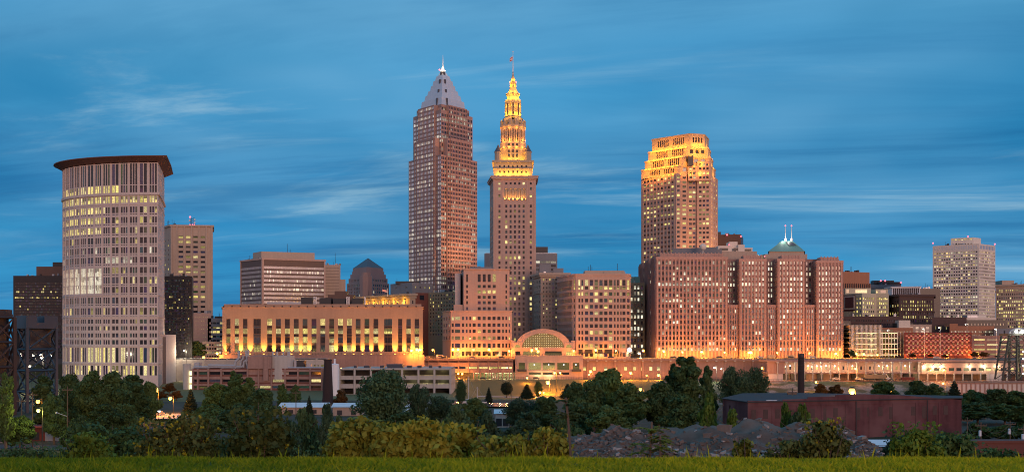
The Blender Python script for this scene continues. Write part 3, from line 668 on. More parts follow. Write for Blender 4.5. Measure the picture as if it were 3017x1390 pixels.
def office_two():
    B = Bld('office_building', 'pink office block with ribbon windowed flank beside the glowing arch', 'office building', [(1640, 800), (1686, 765), (1697, 762), (1845, 762), (1858, 768), (1858, 800), (1650, 830)], 'pink_stone'); D = 763; k = D/3300; z = lambda y: Z(y, D)
    zx = lambda v: 1600+v/2.472; zy = lambda v: 640+v/2.472; pts = B.pts
    rows = [(z(1050), z(1037)), (z(1025), z(1013))]+[(z(zy(v)+5.2), z(zy(v)-5.2)) for v in (882, 838, 790, 743, 697, 650, 605, 558)]+[(z(zy(525)), z(zy(502))), (z(zy(498)), z(zy(456)))]
    cols = [((zx(v)-1697-w/2)*k, (zx(v)-1697+w/2)*k) for v, w in ((264, 5), (286, 5), (317, 9.5), (352, 9.5), (387, 9.5), (422, 9.5), (457, 9.5), (492, 9.5), (522, 5), (545, 5), (567, 4), (589, 9))]
    lt = lit(.22, YEL, 1.0, rows={10: .85, 3: .4, 1: .6, 0: .6, 9: .5}); zt = z(808)
    B.facade(pts[2], pts[3], 17, zt, cols, rows, .5, lt); B.facade(pts[1], pts[2], 17, zt, grid(length(pts[1], pts[2]), 1, .5, .4), rows, .5, lt); B.facade(pts[3], pts[4], 17, zt, grid(length(pts[3], pts[4]), 1, .7, .3), rows, .5, lt)
    B.facade(pts[0], pts[1], 17, zt, grid(length(pts[0], pts[1]), 22, .82, 1), rows[2:], .4, lit(.12, YEL, .8), band='f')
    for e in (4, 5, 6): B.facade(pts[e], pts[(e+1) % 7], 17, zt)
    B.wall.face([(p.x, p.y, zt) for p in pts]); B.cornice(pts, z(1007), z(1004), .4); B.cornice(pts, zt-.8, zt+.4, .4)
    q = B.part('roof_penthouse', 'tan_stone'); q.box(P(1722, 780).x, P(1838, 780).x, 776, 792, zt, Z(797, 776)); q.box(P(1778, 776).x, P(1842, 776).x, 775, 790, zt, Z(801, 776))
    q = B.part('antenna', 'dark_metal'); 
    for px, y in ((1733, 785), (1740, 780), (1744, 786), (1819, 776)): q.bar((P(px, 784).x, 784, Z(797, 776)), (P(px, 784).x, 784, Z(y, 784)), .15, 4)
    aw = B.part('awning', 'awning')
    for v, w in ((273, 30), (333, 56), (403, 56), (473, 56), (532, 34)):
        a, b = P(zx(v-w/2), D).x, P(zx(v+w/2), D).x; y = 762; aw.quad((a, y-1.8, z(1040)), (b, y-1.8, z(1040)), (b, y-.05, z(1029)), (a, y-.05, z(1029))); aw.prism([(a, y-1.8), (b, y-1.8), (b, y-.05), (a, y-.05)], z(1040.6), z(1040), bottom=True)
    B.done()
office_two()
def arch_mall():
    D = 758; k = D/3300; z = lambda y: Z(y, D); X = lambda px: P(px, D).x
    B = Bld('shopping_arcade', 'stone arcade with a wide glowing arched window between the pink blocks', 'shopping arcade', [(1506, D), (1694, D), (1694, D+30), (1506, D+30)], 'pink_stone')
    cx = X(1600); zb = z(1024); rx, rz = 62*k, 43*k; ox, oz = 82*k, 56*k; n = 28
    ins = [(cx-rx*math.cos(math.pi*j/n), zb+rz*math.sin(math.pi*j/n)) for j in range(n+1)]; out = [(cx-ox*math.cos(math.pi*j/n), zb+oz*math.sin(math.pi*j/n)) for j in range(n+1)]
    W = B.wall; y0, y1 = D, D+32
    for j in range(n):
        a, b, c, d = ins[j], ins[j+1], out[j+1], out[j]
        W.quad((a[0], y0, a[1]), (b[0], y0, b[1]), (c[0], y0, c[1]), (d[0], y0, d[1])); W.quad((b[0], y0, b[1]), (a[0], y0, a[1]), (a[0], y0+1.2, a[1]), (b[0], y0+1.2, b[1]))
        vt = B.part('vault_roof', 'dark_metal'); vt.quad((d[0], y0+2, d[1]-.3), (c[0], y0+2, c[1]-.3), (c[0], y1, c[1]-.3), (d[0], y1, d[1]-.3)); W.quad((d[0], y0, d[1]), (c[0], y0, c[1]), (c[0], y0+2, c[1]), (d[0], y0+2, d[1]))
    g = MB(); gr = (.30, .175, .05)
    for j in range(n):
        (xa, za), (xb, zc) = ins[j], ins[j+1]
        if xb-xa > .01: g.quad((xa, D+1, zb), (xb, D+1, zb), (xb, D+1, zc), (xa, D+1, za), gr)
    g.build('arch_window', M['window_glass'], B.root)
    mu = B.part('arch_mullion', 'dark_metal'); bulbs = MB(); NX, NZ = 19, 8
    for i in range(1, NX):
        x = cx-rx+2*rx*i/NX; t = 1-((x-cx)/rx)**2; zt = zb+rz*math.sqrt(max(0, t)); mu.box(x-.06, x+.06, D+.85, D+.97, zb, zt)
        for j in range(NZ):
            q = zb+.6+rz*j/NZ
            if q < zt-.4: bulbs.ball((x, D+.7, q), .16, 5, 3)
    for j in range(1, NZ):
        q = zb+rz*j/NZ; h = rx*math.sqrt(1-(j/NZ)**2); mu.box(cx-h, cx+h, D+.8, D+.84, q-.05, q+.05)
    o = bulbs.build('string_lights', M['warm_strip'], B.root); o['kind'] = 'stuff'
    # lower storey: glazed doors, side wings with small arches
    st = [(1518, 1533), (1541, 1592), (1606, 1655), (1668, 1683)]
    for x0, x1 in ((1506, cx-ox), (cx+ox, 1694)):
        pass
    zs = zb; a, b = Vector((X(1506), D)), Vector((X(1694), D))
    cols = [((p-1506)*k, (q-1506)*k) for p, q in st]
    B.facade(a, b, 17, zs, cols, [(z(1047), z(1034))], .9, lit(1, YEL, .9, rv=0))
    B.ribs(a, b, z(1030), zs+.3, [length(a, b)/2], length(a, b)-.5, .3)
    for s, (p, q) in ((-1, (1506, 1518)), (1, (1682, 1694))): W.box(X(p), X(q), D+.3, D+20, zs, z(1003))
    for px in (1525, 1676):
        w = [(X(px)+5.5*k*math.cos(math.pi*j/8)*1.5, z(1022)+8*k*math.sin(math.pi*j/8)) for j in range(9)]; g2 = MB(); m = len(w)
        for j in range(m-1): g2.quad((w[j+1][0], D-.35, z(1024)), (w[j][0], D-.35, z(1024)), (w[j][0], D-.35, w[j][1]), (w[j+1][0], D-.35, w[j+1][1]), (.5, .36, .1))
        g2.build('side_arch_window', M['window_glass'], B.root)
        W.box(X(px-13), X(px+13), D-.3, D+10, zs+.35, z(1008))
    B.done()
arch_mall()

# ---------------------------------------------------------------- big brown office complex with four wings
def landmark():
    D = 805; k = D/3300; z = lambda y: Z(y, D); X = lambda px: P(px, D).x
    B = Bld('office_complex', 'huge red brown office complex with four projecting wings and many lit windows', 'office building', [(1932, D), (2485, D), (2485, D+100), (1932, D+100)], 'spandrel_brown'); pf = B.part('pier_facing', 'brown_stone')
    RC = [1028, 1011.5]+[996-15.9*i for i in range(15)]; rows = [(z(c+4.6), z(c-4.6)) for c in RC]
    lt = lit(.46, PALE, 1.15, rv=.7); hi = z(757); W = B.wall
    x0, x1 = X(1932), X(2485); body = [Vector((x0+7, D+10)), Vector((x1, D+10)), Vector((x1, D+105)), Vector((x0+7, D+105))]
    def wing(pa, pb, ytop, yb=None, n=None, dep=10.2, D0=D, top=True):
        a, b = Vector((X(pa), D0)), Vector((X(pb), D0)); L = length(a, b); n = n or int(round(L/2.75)); zt = z(ytop)
        m = 1.3; B.facade(a, b, 17, zt, grid(L, n, .50, m), [r for r in rows if r[1] < zt-.6], .55, lt)
        B.facade(b, b+Vector((0, dep)), 17, zt, grid(dep, 4, .45, 1.2), [r for r in rows if r[1] < zt-.6], .5, lt); B.facade(a+Vector((0, dep)), a, 17, zt, grid(dep, 4, .45, 1.2), [r for r in rows if r[1] < zt-.6], .5, lt)
        W.face([(a.x, a.y, zt), (b.x, b.y, zt), (b.x, b.y+dep, zt), (a.x, a.y+dep, zt)])
        s = (L-2*m)/n
        B.ribs(a, b, z(1000), zt+.2, [m+s*i for i in range(n+1)], s*.46, .35, pf); B.ribs(a, b, 17, z(1003), [m+s*i for i in range(n+1)], s*.46, .40, pf); pf.box(a.x, b.x, a.y-.45, a.y, z(1002.6), z(1000.4)); pf.box(a.x, b.x, a.y-.37, a.y, zt-1.6, zt+.1)
        if top:
            t = pf
            t.box(a.x+3.2, b.x-3.2, a.y+1.2, a.y+dep, zt, zt+2.6)
            for i in range(0, n-1, 1):
                x = a.x+3.4+(L-7.6)*i/max(1, n-2); t.box(x, x+.8, a.y+.9, a.y+1.25, zt-.5, zt+3.3)
    wing(1932, 2145, 757); wing(2178, 2259, 763); wing(2290, 2372, 763); wing(2405, 2485, 768)
    for p, q in ((2145, 2178), (2259, 2290), (2372, 2405)):
        wing(p+.4, q-.4, 898, D0=D+2, dep=7.8, top=False, n=3 if q-p > 32.5 else 3)
        a, b = Vector((X(p), D+10)), Vector((X(q), D+10)); B.facade(a, b, z(898), z(762), grid(length(a, b), 3, .5, .8), [r for r in rows if r[0] > z(893)], .5, lit(.6, PALE, 1.2, rv=.4))
    W.box(body[0].x+.8, body[1].x, D+10.8, D+105, z(898)-5, z(760))
    # long left flank with two light courts
    for d0, d1 in ((D+10.2, D+28), (D+42, D+68), (D+84, D+108)):
        a, b = Vector((x0, d1)), Vector((x0, d0)); L = d1-d0; n = int(L/3.2); zt = z(757)
        B.facade(a, b, 17, zt, grid(L, n, .45, 1), [r for r in rows if r[1] < zt], .5, lit(.25, PALE, .9)); B.ribs(a, b, 17, zt+.3, [1+(L-2)/n*i for i in range(n+1)], .6, .4)
        if d0 > D+16: B.facade(b, b+Vector((9, 0)), 17, zt, grid(9, 3, .45, .5), [r for r in rows if r[1] < zt], .5, lit(.3, PALE, 1))
        W.box(x0+.3, x0+9, d0+.1, d1, zt-1, zt+1.8)
    a, b = Vector((x0+7, D+105)), Vector((x0+7, D+15.2)); B.facade(a, b, 17, z(760), grid(88, 26, .45, 1), rows[:-1], .5, lit(.25, PALE, 1.0))
    d = B.part('loading_door', 'grey_wall')
    for px, w in ((1990, 16), (2150, 24), (2275, 26), (2330, 26), (2392, 22), (2430, 20)): d.box(X(px-w/2), X(px+w/2), D-.55 if px not in (2150, 2275, 2392) else D+1.5, D-.3 if px not in (2150, 2275, 2392) else D+1.9, 17, z(1045))
    p = B.part('attic', 'tan_stone'); zt = z(757)
    p.box(X(2139), X(2250), D+22, D+60, zt, z(733)); p.box(X(2272), X(2400), D+20, D+60, zt, z(742))
    p = B.part('roof_gallery', 'grey_wall'); p.prism([(X(2000), D+30), (X(2126), D+18), (X(2126), D+40), (X(2010), D+50)], zt, z(722)); p.box(X(2126), X(2142), D+20, D+40, zt, z(727))
    p = B.part('white_penthouse', 'white_wall'); q = z(733)
    p.box(X(2136), X(2176), D+26, D+44, q, z(715)); p.box(X(2171), X(2196), D+28, D+40, q, z(702)); p.box(X(2190), X(2240), D+26, D+44, q, z(721)); p.box(X(2196), X(2215), D+25, D+30, q, z(712))
    wv = B.part('penthouse_window', 'dark_wall'); wv.box(X(2182), X(2206), D+25.7, D+26.1, q+.8, z(722)); wv.box(X(2212), X(2236), D+25.7, D+26.1, q+.5, z(725)); wv.box(X(2140), X(2165), D+25.7, D+26.1, q+.8, z(722))
    al = B.part('beacon', 'red_beacon'); al.ball((X(2168), D+25, z(712)), .5); al.ball((X(2262), D+10, z(752)), .5)
    dm = B.part('satellite_dish', 'white_wall'); dx_, dz_ = X(2080), z(724); dm.lathe(dx_, D+12, [(.01, dz_-2.4), (1.4, dz_-2.0), (2.2, dz_-1), (2.5, dz_+.3), (2.2, dz_+1.4), (1.2, dz_+2.3), (.01, dz_+2.5)], 12); dm.bar((dx_-.5, D+12, zt), (dx_, D+12, dz_-2), .5, 6, .3)
    lc = B.part('attic_lamp', 'warm_strip'); lc.box(X(2256), X(2262), D+30, D+40, zt, z(742))
    B.done()
landmark()

# green hipped roof with two white masts
B = Bld('office_tower', 'tower with green copper hipped roof and two white antenna masts', 'office tower', [(2266, 925), (2369, 925), (2369, 955), (2266, 955)], 'tan_stone'); z = lambda y: Z(y, 930)
B.mass(B.pts, 17, z(742)); q = MB(); c = sum(B.pts, Vector((0, 0)))/4; X = lambda px: P(px, 930).x
o = outset(B.pts, .8); q.prism(o, z(742), z(708), [Vector((X(2309), 936)), Vector((X(2341), 936)), Vector((X(2341), 944)), Vector((X(2309), 944))]); q.build('hipped_roof', M['green_copper'], B.root)
v = B.part('roof_vent', 'slate_roof'); v.quad((X(2325), 930.2, z(722.5)), (X(2347), 930.2, z(722.5)), (X(2338), 934.4, z(711)), (X(2318), 934.4, z(711)))
for px in (2314, 2332):
    m = MB(); x = P(px, 938).x; m.lathe(x, 938, [(1.1, z(709)), (1.1, z(700)), (.5, z(699)), (.35, z(690)), (.15, z(663))], 8); a = m.build('antenna_mast', M['gutter_white'], B.root)
    r = MB(); r.ball((x, 938, z(662)), .6); r.build('beacon', M['red_beacon'], a)
    plight('floodlight', (x-3, 934, z(704)), 900, (1, .95, .8), .2, B.root)
B.done()
B = block('office_block', 'dark brown flat roofed block with red beacons behind the white penthouse', 'office building', [(2112, 1100), (2183, 1095), (2190, 1140), (2112, 1140)], 690, 'bronze', pent=[(2112, 2124, 683, 1105, 8, 'dark_metal')], finish=False); dark_block = B
def beacons(px_y, D, parent, s=.6):
    mb = MB()
    for px, y in px_y: mb.ball((P(px, D).x, D, Z(y, D)), s)
    mb.build('beacon', M['red_beacon'], parent)

beacons(((2142, 692), (2183, 696)), 1094, B.root, .8); B.done()
# ---------------------------------------------------------------- golden topped tower with stepped crown
def public_square_tower():
    B = Bld('skyscraper', 'broad stepped skyscraper with orange floodlit crown above the brown complex', 'skyscraper', [(1889, 1050), (1992, 1012), (2005, 1012), (2008, 1017), (2024, 1017), (2027, 1022), (2052, 1022), (2054, 1020), (2094, 1018), (2115, 1050), (2010, 1100)], 'pink_stone')
    z = lambda y: Z(y, 1018); pts = B.pts; n = len(pts)
    rows = [(z(521+13.4*i+6.3), z(521+13.4*i-.2)) for i in range(0, 22)][::-1]; lt = lit(.32, YEL, 1.15, rows={13: .9, 17: .75})
    nc = {0: (9, .62, 2.5), 1: (1, .75, .5), 3: (1, .8, .6), 5: (2, .75, .5), 7: (3, .66, 1.2), 8: (3, .36, 1.0), 2: (1, .3, .4), 4: (1, .3, .4)}; tops = {}
    zt = z(514)
    for e in range(n):
        a, b = pts[e], pts[(e+1) % n]; L = length(a, b)
        if e in nc: B.facade(a, b, 17, zt, grid(L, nc[e][0], nc[e][1], nc[e][2] if L > 6 else L*.1), rows, .5, lt)
        else: B.facade(a, b, 17, zt)
    a, b = pts[0], pts[1]; L = length(a, b); B.ribs(a, b, 17, zt, [2.5+(L-5)/9*i for i in range(10)], .8, .45)
    B.wall.face([(p.x, p.y, zt) for p in pts])
    # serrated bays and the front bay rise higher
    def tier(xl, xm, xf, xr, y0, y1, slots=None, nf=4, yr=None):
        q = [P(xl, 1046).to_2d(), P(xm, 1016).to_2d(), P(xf, 1021).to_2d(), P(xr, 1044).to_2d(), P((xl+xr)/2, 1085).to_2d()]; z0, z1 = z(y0), z(y1); up = B.part('crown_tier', 'limestone'); L = length(q[0], q[1])
        cols = []
        if slots:
            s0, s1, hi, lo_ = slots; cols = [(L*(s0+(s1-s0)*i/14.0), L*(s0+(s1-s0)*i/14.0)+1.5) for i in range(14) if i not in (6, 7)]
            B.facade(q[0], q[1], z0, z1, cols, [(z0+(z1-z0)*lo_, z0+(z1-z0)*hi)], .8, NOLIT, wall=up)
        else: B.facade(q[0], q[1], z0, z1, wall=up)
        L = length(q[1], q[2])
        B.facade(q[1], q[2], z0, z1, grid(L, nf, .6, L*.12), [(z0+(z1-z0)*.35, z0+(z1-z0)*.75)], .7, NOLIT, wall=up)
        for e in (2, 3, 4): B.facade(q[e], q[(e+1) % 5], z0, z1, wall=up)
        up.face([(p.x, p.y, z1) for p in q]); B.cornice(q, z1-1.1, z1+.3, .4, up); return q
    t4 = tier(1889.5, 1996, 2094, 2108, 515, 488, (.25, .92, .75, .25)); t3 = tier(1900, 2008, 2093.5, 2101, 488, 462, (.22, .95, .86, .12), 3); t2 = tier(1910, 2021, 2087, 2094, 462, 434, (.22, .95, .92, .2), 3); t1 = tier(1921, 2034, 2076, 2088, 434, 395, (.15, .86, .80, .28), 4)
    # recessed corner and front bay in front of the crown
    fb = B.part('front_bay', 'pink_stone'); q = [P(2054, 1017).to_2d(), P(2093.6, 1015.5).to_2d(), P(2093.6, 1024).to_2d(), P(2054, 1024).to_2d()]
    B.facade(q[0], q[1], zt-6, z(476), grid(length(q[0], q[1]), 3, .66, 1.2), [(z(y+6), z(y-.5)) for y in (521, 508, 495, 483)], .5, lit(.3, YEL, 1.1), wall=fb)
    for e in (1, 2, 3): B.facade(q[e], q[(e+1) % 4], zt-6, z(476), wall=fb)
    fb.face([(p.x, p.y, z(476)) for p in q])
    q = [P(2027, 1016).to_2d(), P(2054, 1016).to_2d(), P(2054, 1026).to_2d(), P(2027, 1026).to_2d()]
    B.facade(q[0], q[1], zt-6, z(490), grid(length(q[0], q[1]), 2, .66, .8), [(z(y+6), z(y-.5)) for y in (521, 508, 495)], .5, lit(.3, YEL, 1.1), wall=fb); B.facade(q[1], q[2], zt-6, z(490), wall=fb); B.facade(q[3], q[0], zt-6, z(490), wall=fb); fb.face([(v.x, v.y, z(490)) for v in q]); q = B.part('corner_recess', 'dark_wall'); q.box(P(2027, 1013).x, P(2043, 1013).x, 1013, 1018, z(490), z(461))
    for t, y, e in ((t4, 514, 1700), (t3, 487, 1800), (t2, 461, 2000), (t1, 433, 2700)):
        for s in range(2):
            a, b = Vector(t[s]), Vector(t[s+1]); L = length(a, b); u = (b-a)/L; nn = Vector((u.y, -u.x)); m = 8 if s == 0 else 4
            for i in range(m):
                q = a+u*L*(i+.5)/m+nn*4.4; plight('floodlight', (q.x, q.y, z(y)+.5), e, (1, .33, .012), .5, B.root)
        a, b = Vector(t[2]), Vector(t[3]); q = (a+b)/2+Vector((2.5, -1)); plight('floodlight', (q.x, q.y, z(y)+1), e, (1, .38, .022), .5, B.root)
    for px_, z_ in ((2330, 70), (2290, 140)): slight('floodlight', (P(px_, 955).x, 955, 30), (P(2090, 1025).x, 1025, z_), 9e5, (1, .42, .12), 66, 3, B.root)  # unseen spots, added to throw orange light on the right side
    for y in range(560, 800, 40): plight('floodlight', (P(2112, 1020).x, 1020, z(y)), 700, (1, .5, .1), .5, B.root)
    rb = MB(); rb.ball((P(2056, 1030).x, 1030, z(391.5)), .7); rb.build('beacon', M['red_beacon'], B.root)
    B.done()
public_square_tower()

# ---------------------------------------------------------------- blocks between and to the right
block('office_block', 'grey panelled block with blank top behind the golden tower', 'office building', [(1427, 980), (1445, 980), (1642, 980), (1642, 1010), (1427, 1010)], 747, 'grey_wall', [(1, 12, 3, .9, .5, 766, 800, lit(.15, PALE, .8), dict(band='w'))], pent=[(1578, 1614, 727, 985, 18, 'dark_metal'), (1430, 1640, 745, 983, 20, 'pale_metal')])
B = block('office_block', 'tan classical block with heavy cornice between the golden tower and pink office', 'office building', [(1572, 838), (1593, 812), (1675, 812), (1675, 850)], 806, 'tan_stone', [(1, 8, 15, .4, .5, 818, 1000, lit(.12, YEL, .9)), (0, 3, 12, .35, .5, 822, 1000, lit(.05, YEL, .8))], finish=False, Dt=815)
B.cornice(B.pts, B.zt-2.5, B.zt-1.2, .9); B.cornice(B.pts, B.zt-1.2, B.zt+.4, 1.6); B.cornice(B.pts, Z(864, 815), Z(862, 815), .6)
q = B.part('rooftop_plant', 'grey_wall'); q.box(P(1590, 818).x, P(1622, 818).x, 818, 828, B.zt, Z(780, 818)); q.box(P(1630, 818).x, P(1660, 818).x, 817, 826, B.zt, Z(790, 818)); B.done()
block('office_block', 'narrow buff block with green glass attic squeezed beside the brown complex', 'office building', [(1852, 850), (1900, 850), (1900, 880), (1852, 880)], 833, 'olive_brick', [(0, 4, 12, .5, .55, 838, 1045, lit(.5, PALE, 1.1))], pent=[(1858, 1885, 815, 853, 15, 'green_copper')])
B = block('courthouse_block', 'brown brick box with ribbed blank top behind the cream loft building', 'office building', [(2480, 950), (2562, 960), (2562, 1000), (2480, 1000)], 800, 'orange_brick', finish=False); a, b = B.pts[0], B.pts[1]; L = length(a, b)
B.ribs(a, b, 17, Z(833, 950), [L*i/13 for i in range(14)], .8, .7); q = B.part('window_strip', 'dark_wall'); q.quad((a.x, a.y-.05, 40), (b.x, b.y-.05, 40), (b.x, b.y-.05, Z(836, 955)), (a.x, a.y-.05, Z(836, 955))); B.done()
B = block('office_block', 'low grey slab with ribbed front and two red beacons beyond the cream loft', 'office building', [(2562, 1100), (2655, 1110), (2655, 1150), (2562, 1150)], 838, 'grey_wall', [(0, 30, 2, .5, .7, 845, 870, NOLIT, dict(band='r'))], finish=False, pent=[(2600, 2655, 830, 1110, 20, 'dark_metal'), (2574, 2634, 826, 1125, 10, 'dark_metal')])
beacons(((2595, 827), (2608, 827), (2654, 832)), 1108, B.root, .8); B.done()
def loft():
    D = 880; z = lambda y: Z(y, D); B = Bld('loft_building', 'cream loft building with rooftop glass rooms and big framed banner on its wall', 'loft building', [(2487, 885), (2540, 868), (2578, 880), (2582, 880), (2618, 876), (2620, 920), (2487, 920)], 'cream_wall'); p = B.pts; zt = z(865)
    rows = [(z(y+3.4), z(y-3.4)) for y in (930, 918, 905, 893, 880)]; lt = lit(.7, YEL, 1.2, rv=.5)
    B.facade(p[0], p[1], 17, zt, grid(length(p[0], p[1]), 3, .4, 9, .5), rows, .4, lt); B.facade(p[1], p[2], 17, zt, grid(length(p[1], p[2]), 6, .55, .6), rows, .4, lt); B.facade(p[2], p[3], 17, zt); B.facade(p[3], p[4], 17, zt, grid(length(p[3], p[4]), 6, .55, .6), rows, .4, lt)
    for e in (4, 5, 6): B.facade(p[e], p[(e+1) % 7], 17, zt)
    B.wall.face([(q.x, q.y, zt) for q in p])
    for x0, x1, yt in ((2490, 2566, 848), (2580, 2616, 851)):
        a, b = P(x0, 884).to_2d(), P(x1, 884).to_2d(); L = length(a, b); B.facade(a, b, zt, z(yt), [(L*.05, L*.16), (L*.40, L*.86)], [(zt+.8, z(yt)-.8)], .3, lit(1, YEL, 1.0, rv=0)); B.wall.box(a.x+.1, b.x-.1, 884.5, 905, zt, z(yt)-.01)
    bn = B.part('banner', 'banner_red'); fr = B.part('banner_frame', 'white_wall'); u = (p[1]-p[0]).normalized(); nn = Vector((u.y, -u.x))
    def slab(mb, t0, t1, y0, y1, o): a, b = p[0]+u*t0, p[0]+u*t1; mb.prism([a+nn*o, b+nn*o, b+nn*(o-.2), a+nn*(o-.2)], z(y1), z(y0), bottom=True)
    slab(bn, .3, 12.2, 869, 916, .25); slab(fr, .8, 11.6, 872, 911, .5); slab(bn, 1.7, 10.7, 875, 907, .75); B.done()
loft()
def romanesque():
    B = block('office_block', 'dark red brick Romanesque block with arched windows and white glass roof room', 'office building', [(2618, 905), (2650, 880), (2752, 890), (2752, 930), (2630, 930)], 868, 'dark_brick', [(0, 4, 6, .4, .62, 882, 950, lit(.4, YEL, .9)), (1, 14, 6, .5, .62, 882, 950, lit(.45, YEL, 1.1))], finish=False)
    B.cornice(B.pts, B.zt-1, B.zt+.5, 1.2); B.cornice(B.pts, Z(918, 885), Z(916, 885), .5)
    a = P(2628, 900).to_2d(); b = P(2711, 893).to_2d(); q = B.part('roof_room', 'white_metal'); L = length(a, b)
    B.facade(a, b, B.zt, Z(845, 893), grid(L, 14, .8, .6), [(B.zt+.7, Z(848, 893))], .25, NOLIT, wall=q); q.box(a.x+.3, b.x-.1, max(a.y, b.y)+.4, 915, B.zt, Z(845, 893)-.02); B.cornice([a, b, b+Vector((0, 15)), a+Vector((0, 15))], Z(845.5, 893), Z(843, 893), .8, q); B.done()
romanesque()
block('office_block', 'dark navy low block between the brick Romanesque block and white tower', 'office building', [(2700, 960), (2770, 960), (2770, 990), (2700, 990)], 850, 'dark_wall')
B = block('office_tower', 'white gridded office tower with rows of small windows and three red beacons', 'office tower', [(2748, 1012), (2884, 985), (2932.5, 1008), (2800, 1040)], 718, 'white_wall', [(0, 18, 23, .68, .5, 737, 955, lit(.66, WARM, .95, rv=.9)), (1, 14, 23, .6, .5, 737, 955, lit(.6, WARM, .9, rv=.9))], finish=False, Dt=987)
for e in (0, 1):
    a, b = B.pts[e], B.pts[e+1]; L = length(a, b); q = B.part('attic_window', 'pale_glass'); u = (b-a)/L; nn = Vector((u.y, -u.x))
    for i in range(18 if e == 0 else 10): s = 1.2+(L-2.4)*(i+.2)/(18 if e == 0 else 10); w = (L-2.4)/(18 if e == 0 else 10)*.6; q.ops.append(len(q.f)); p, r = a+u*s+nn*.03, a+u*(s+w)+nn*.03; q.quad((p.x, p.y, Z(733, 987)), (r.x, r.y, Z(733, 987)), (r.x, r.y, Z(722, 987)), (p.x, p.y, Z(722, 987)))
q = B.part('roof_penthouse', 'white_wall'); a, b, c = P(2801, 1012).to_2d(), P(2868, 1002).to_2d(), P(2890, 1012).to_2d(); zt = Z(699, 1002)
B.facade(a, b, B.zt, zt, grid(length(a, b), 7, .5, .5), [(B.zt+.8, B.zt+1.9), (zt-2.1, zt-.9)], .3, lit(.7, YEL, 1), wall=q); B.facade(b, c, B.zt, zt, wall=q); B.facade(c, c+Vector((-10, 15)), B.zt, zt, wall=q); q.face([(v.x, v.y, zt) for v in (a, b, c, c+Vector((-10, 15)))])
beacons(((2749, 716), (2852, 697), (2931, 719)), 990, B.root, .7); B.done()
B = block('office_block', 'tan classical block with paired windows and deep cornice beside the white tower', 'office building', [(2933, 1022), (3080, 1000), (3080, 1050), (2933, 1050)], 838, 'tan_stone', [(0, 22, 15, .52, .55, 850, 1010, lit(.6, YEL, 1.15, rv=.8))], finish=False, Dt=1010, pent=[(2952, 2988, 826, 1018, 15, 'tan_stone')])
B.cornice(B.pts, B.zt-1.2, B.zt+.4, 1.3); B.cornice(B.pts, Z(857, 1010), Z(855.5, 1010), .7); B.done()
# low rows in front of them
block('warehouse_row', 'long dark brown brick row with small windows under the cream loft', 'building', [(2480, 850), (2662, 858), (2662, 885), (2480, 885)], 931, 'dark_brick', [(0, 34, 2, .45, .5, 938, 962, lit(.04, YEL, .8))])
block('brick_block', 'narrow dark block with pale windows beside the brown complex', 'building', [(2476, 822), (2506, 822), (2506, 840), (2476, 840)], 945, 'dark_wall', [(0, 6, 7, .4, .45, 950, 1040, lit(.3, PALE, .35))])
block('brick_block', 'blank dark brick wall block under the white tower', 'building', [(2745, 842), (2848, 842), (2848, 870), (2745, 870)], 934, 'dark_brick', [(0, 6, 1, .2, .3, 950, 980, lit(.2, YEL, .8))], pent=[(2735, 2752, 930, 846, 4, 'dark_metal')])
block('brick_block', 'navy block with white upper storey below the white tower', 'building', [(2846, 850), (2966, 850), (2966, 880), (2846, 880)], 942, 'dark_wall', [(0, 12, 1, .35, .4, 948, 962, lit(.25, YEL, 1))], pent=[(2848, 2935, 935, 851, 10, 'white_wall'), (2850, 2880, 928, 856, 10, 'pale_metal'), (2880, 2905, 929, 856, 10, 'white_wall')])
block('brick_block', 'orange brick row with a line of small round windows above the chequered garage', 'building', [(2798, 825), (2930, 825), (2930, 845), (2798, 845)], 960, 'orange_brick', [(0, 30, 2, .5, .5, 972, 992, lit(.6, PALE, .8, rv=.3))], pent=[(2798, 2822, 953, 825.5, 10, 'orange_brick')])
block('brick_block', 'tan block with large white paned windows above the chequered garage', 'building', [(2660, 835), (2745, 835), (2745, 850), (2660, 850)], 955, 'tan_stone', [(0, 5, 2, .62, .62, 960, 982, lit(.7, PALE, .6, rv=.3))])
block('brick_block', 'low orange lit brick row beside the glass garage', 'building', [(2592, 830), (2690, 830), (2690, 848), (2592, 848)], 965, 'orange_brick', [(0, 20, 1, .5, .4, 970, 986, lit(.3, YEL, .7))], pent=[(2648, 2682, 943, 832, 8, 'white_wall'), (2640, 2690, 951, 836, 8, 'dark_metal')])
block('glass_pavilion', 'pale block with bright glazed canopy beside the green lattice bridge tower', 'building', [(2928, 815), (2990, 815), (2990, 835), (2928, 835)], 968, 'grey_wall', [(0, 8, 1, .8, .7, 970, 990, lit(.6, PALE, 1.2, rv=0), dict(m=8))])
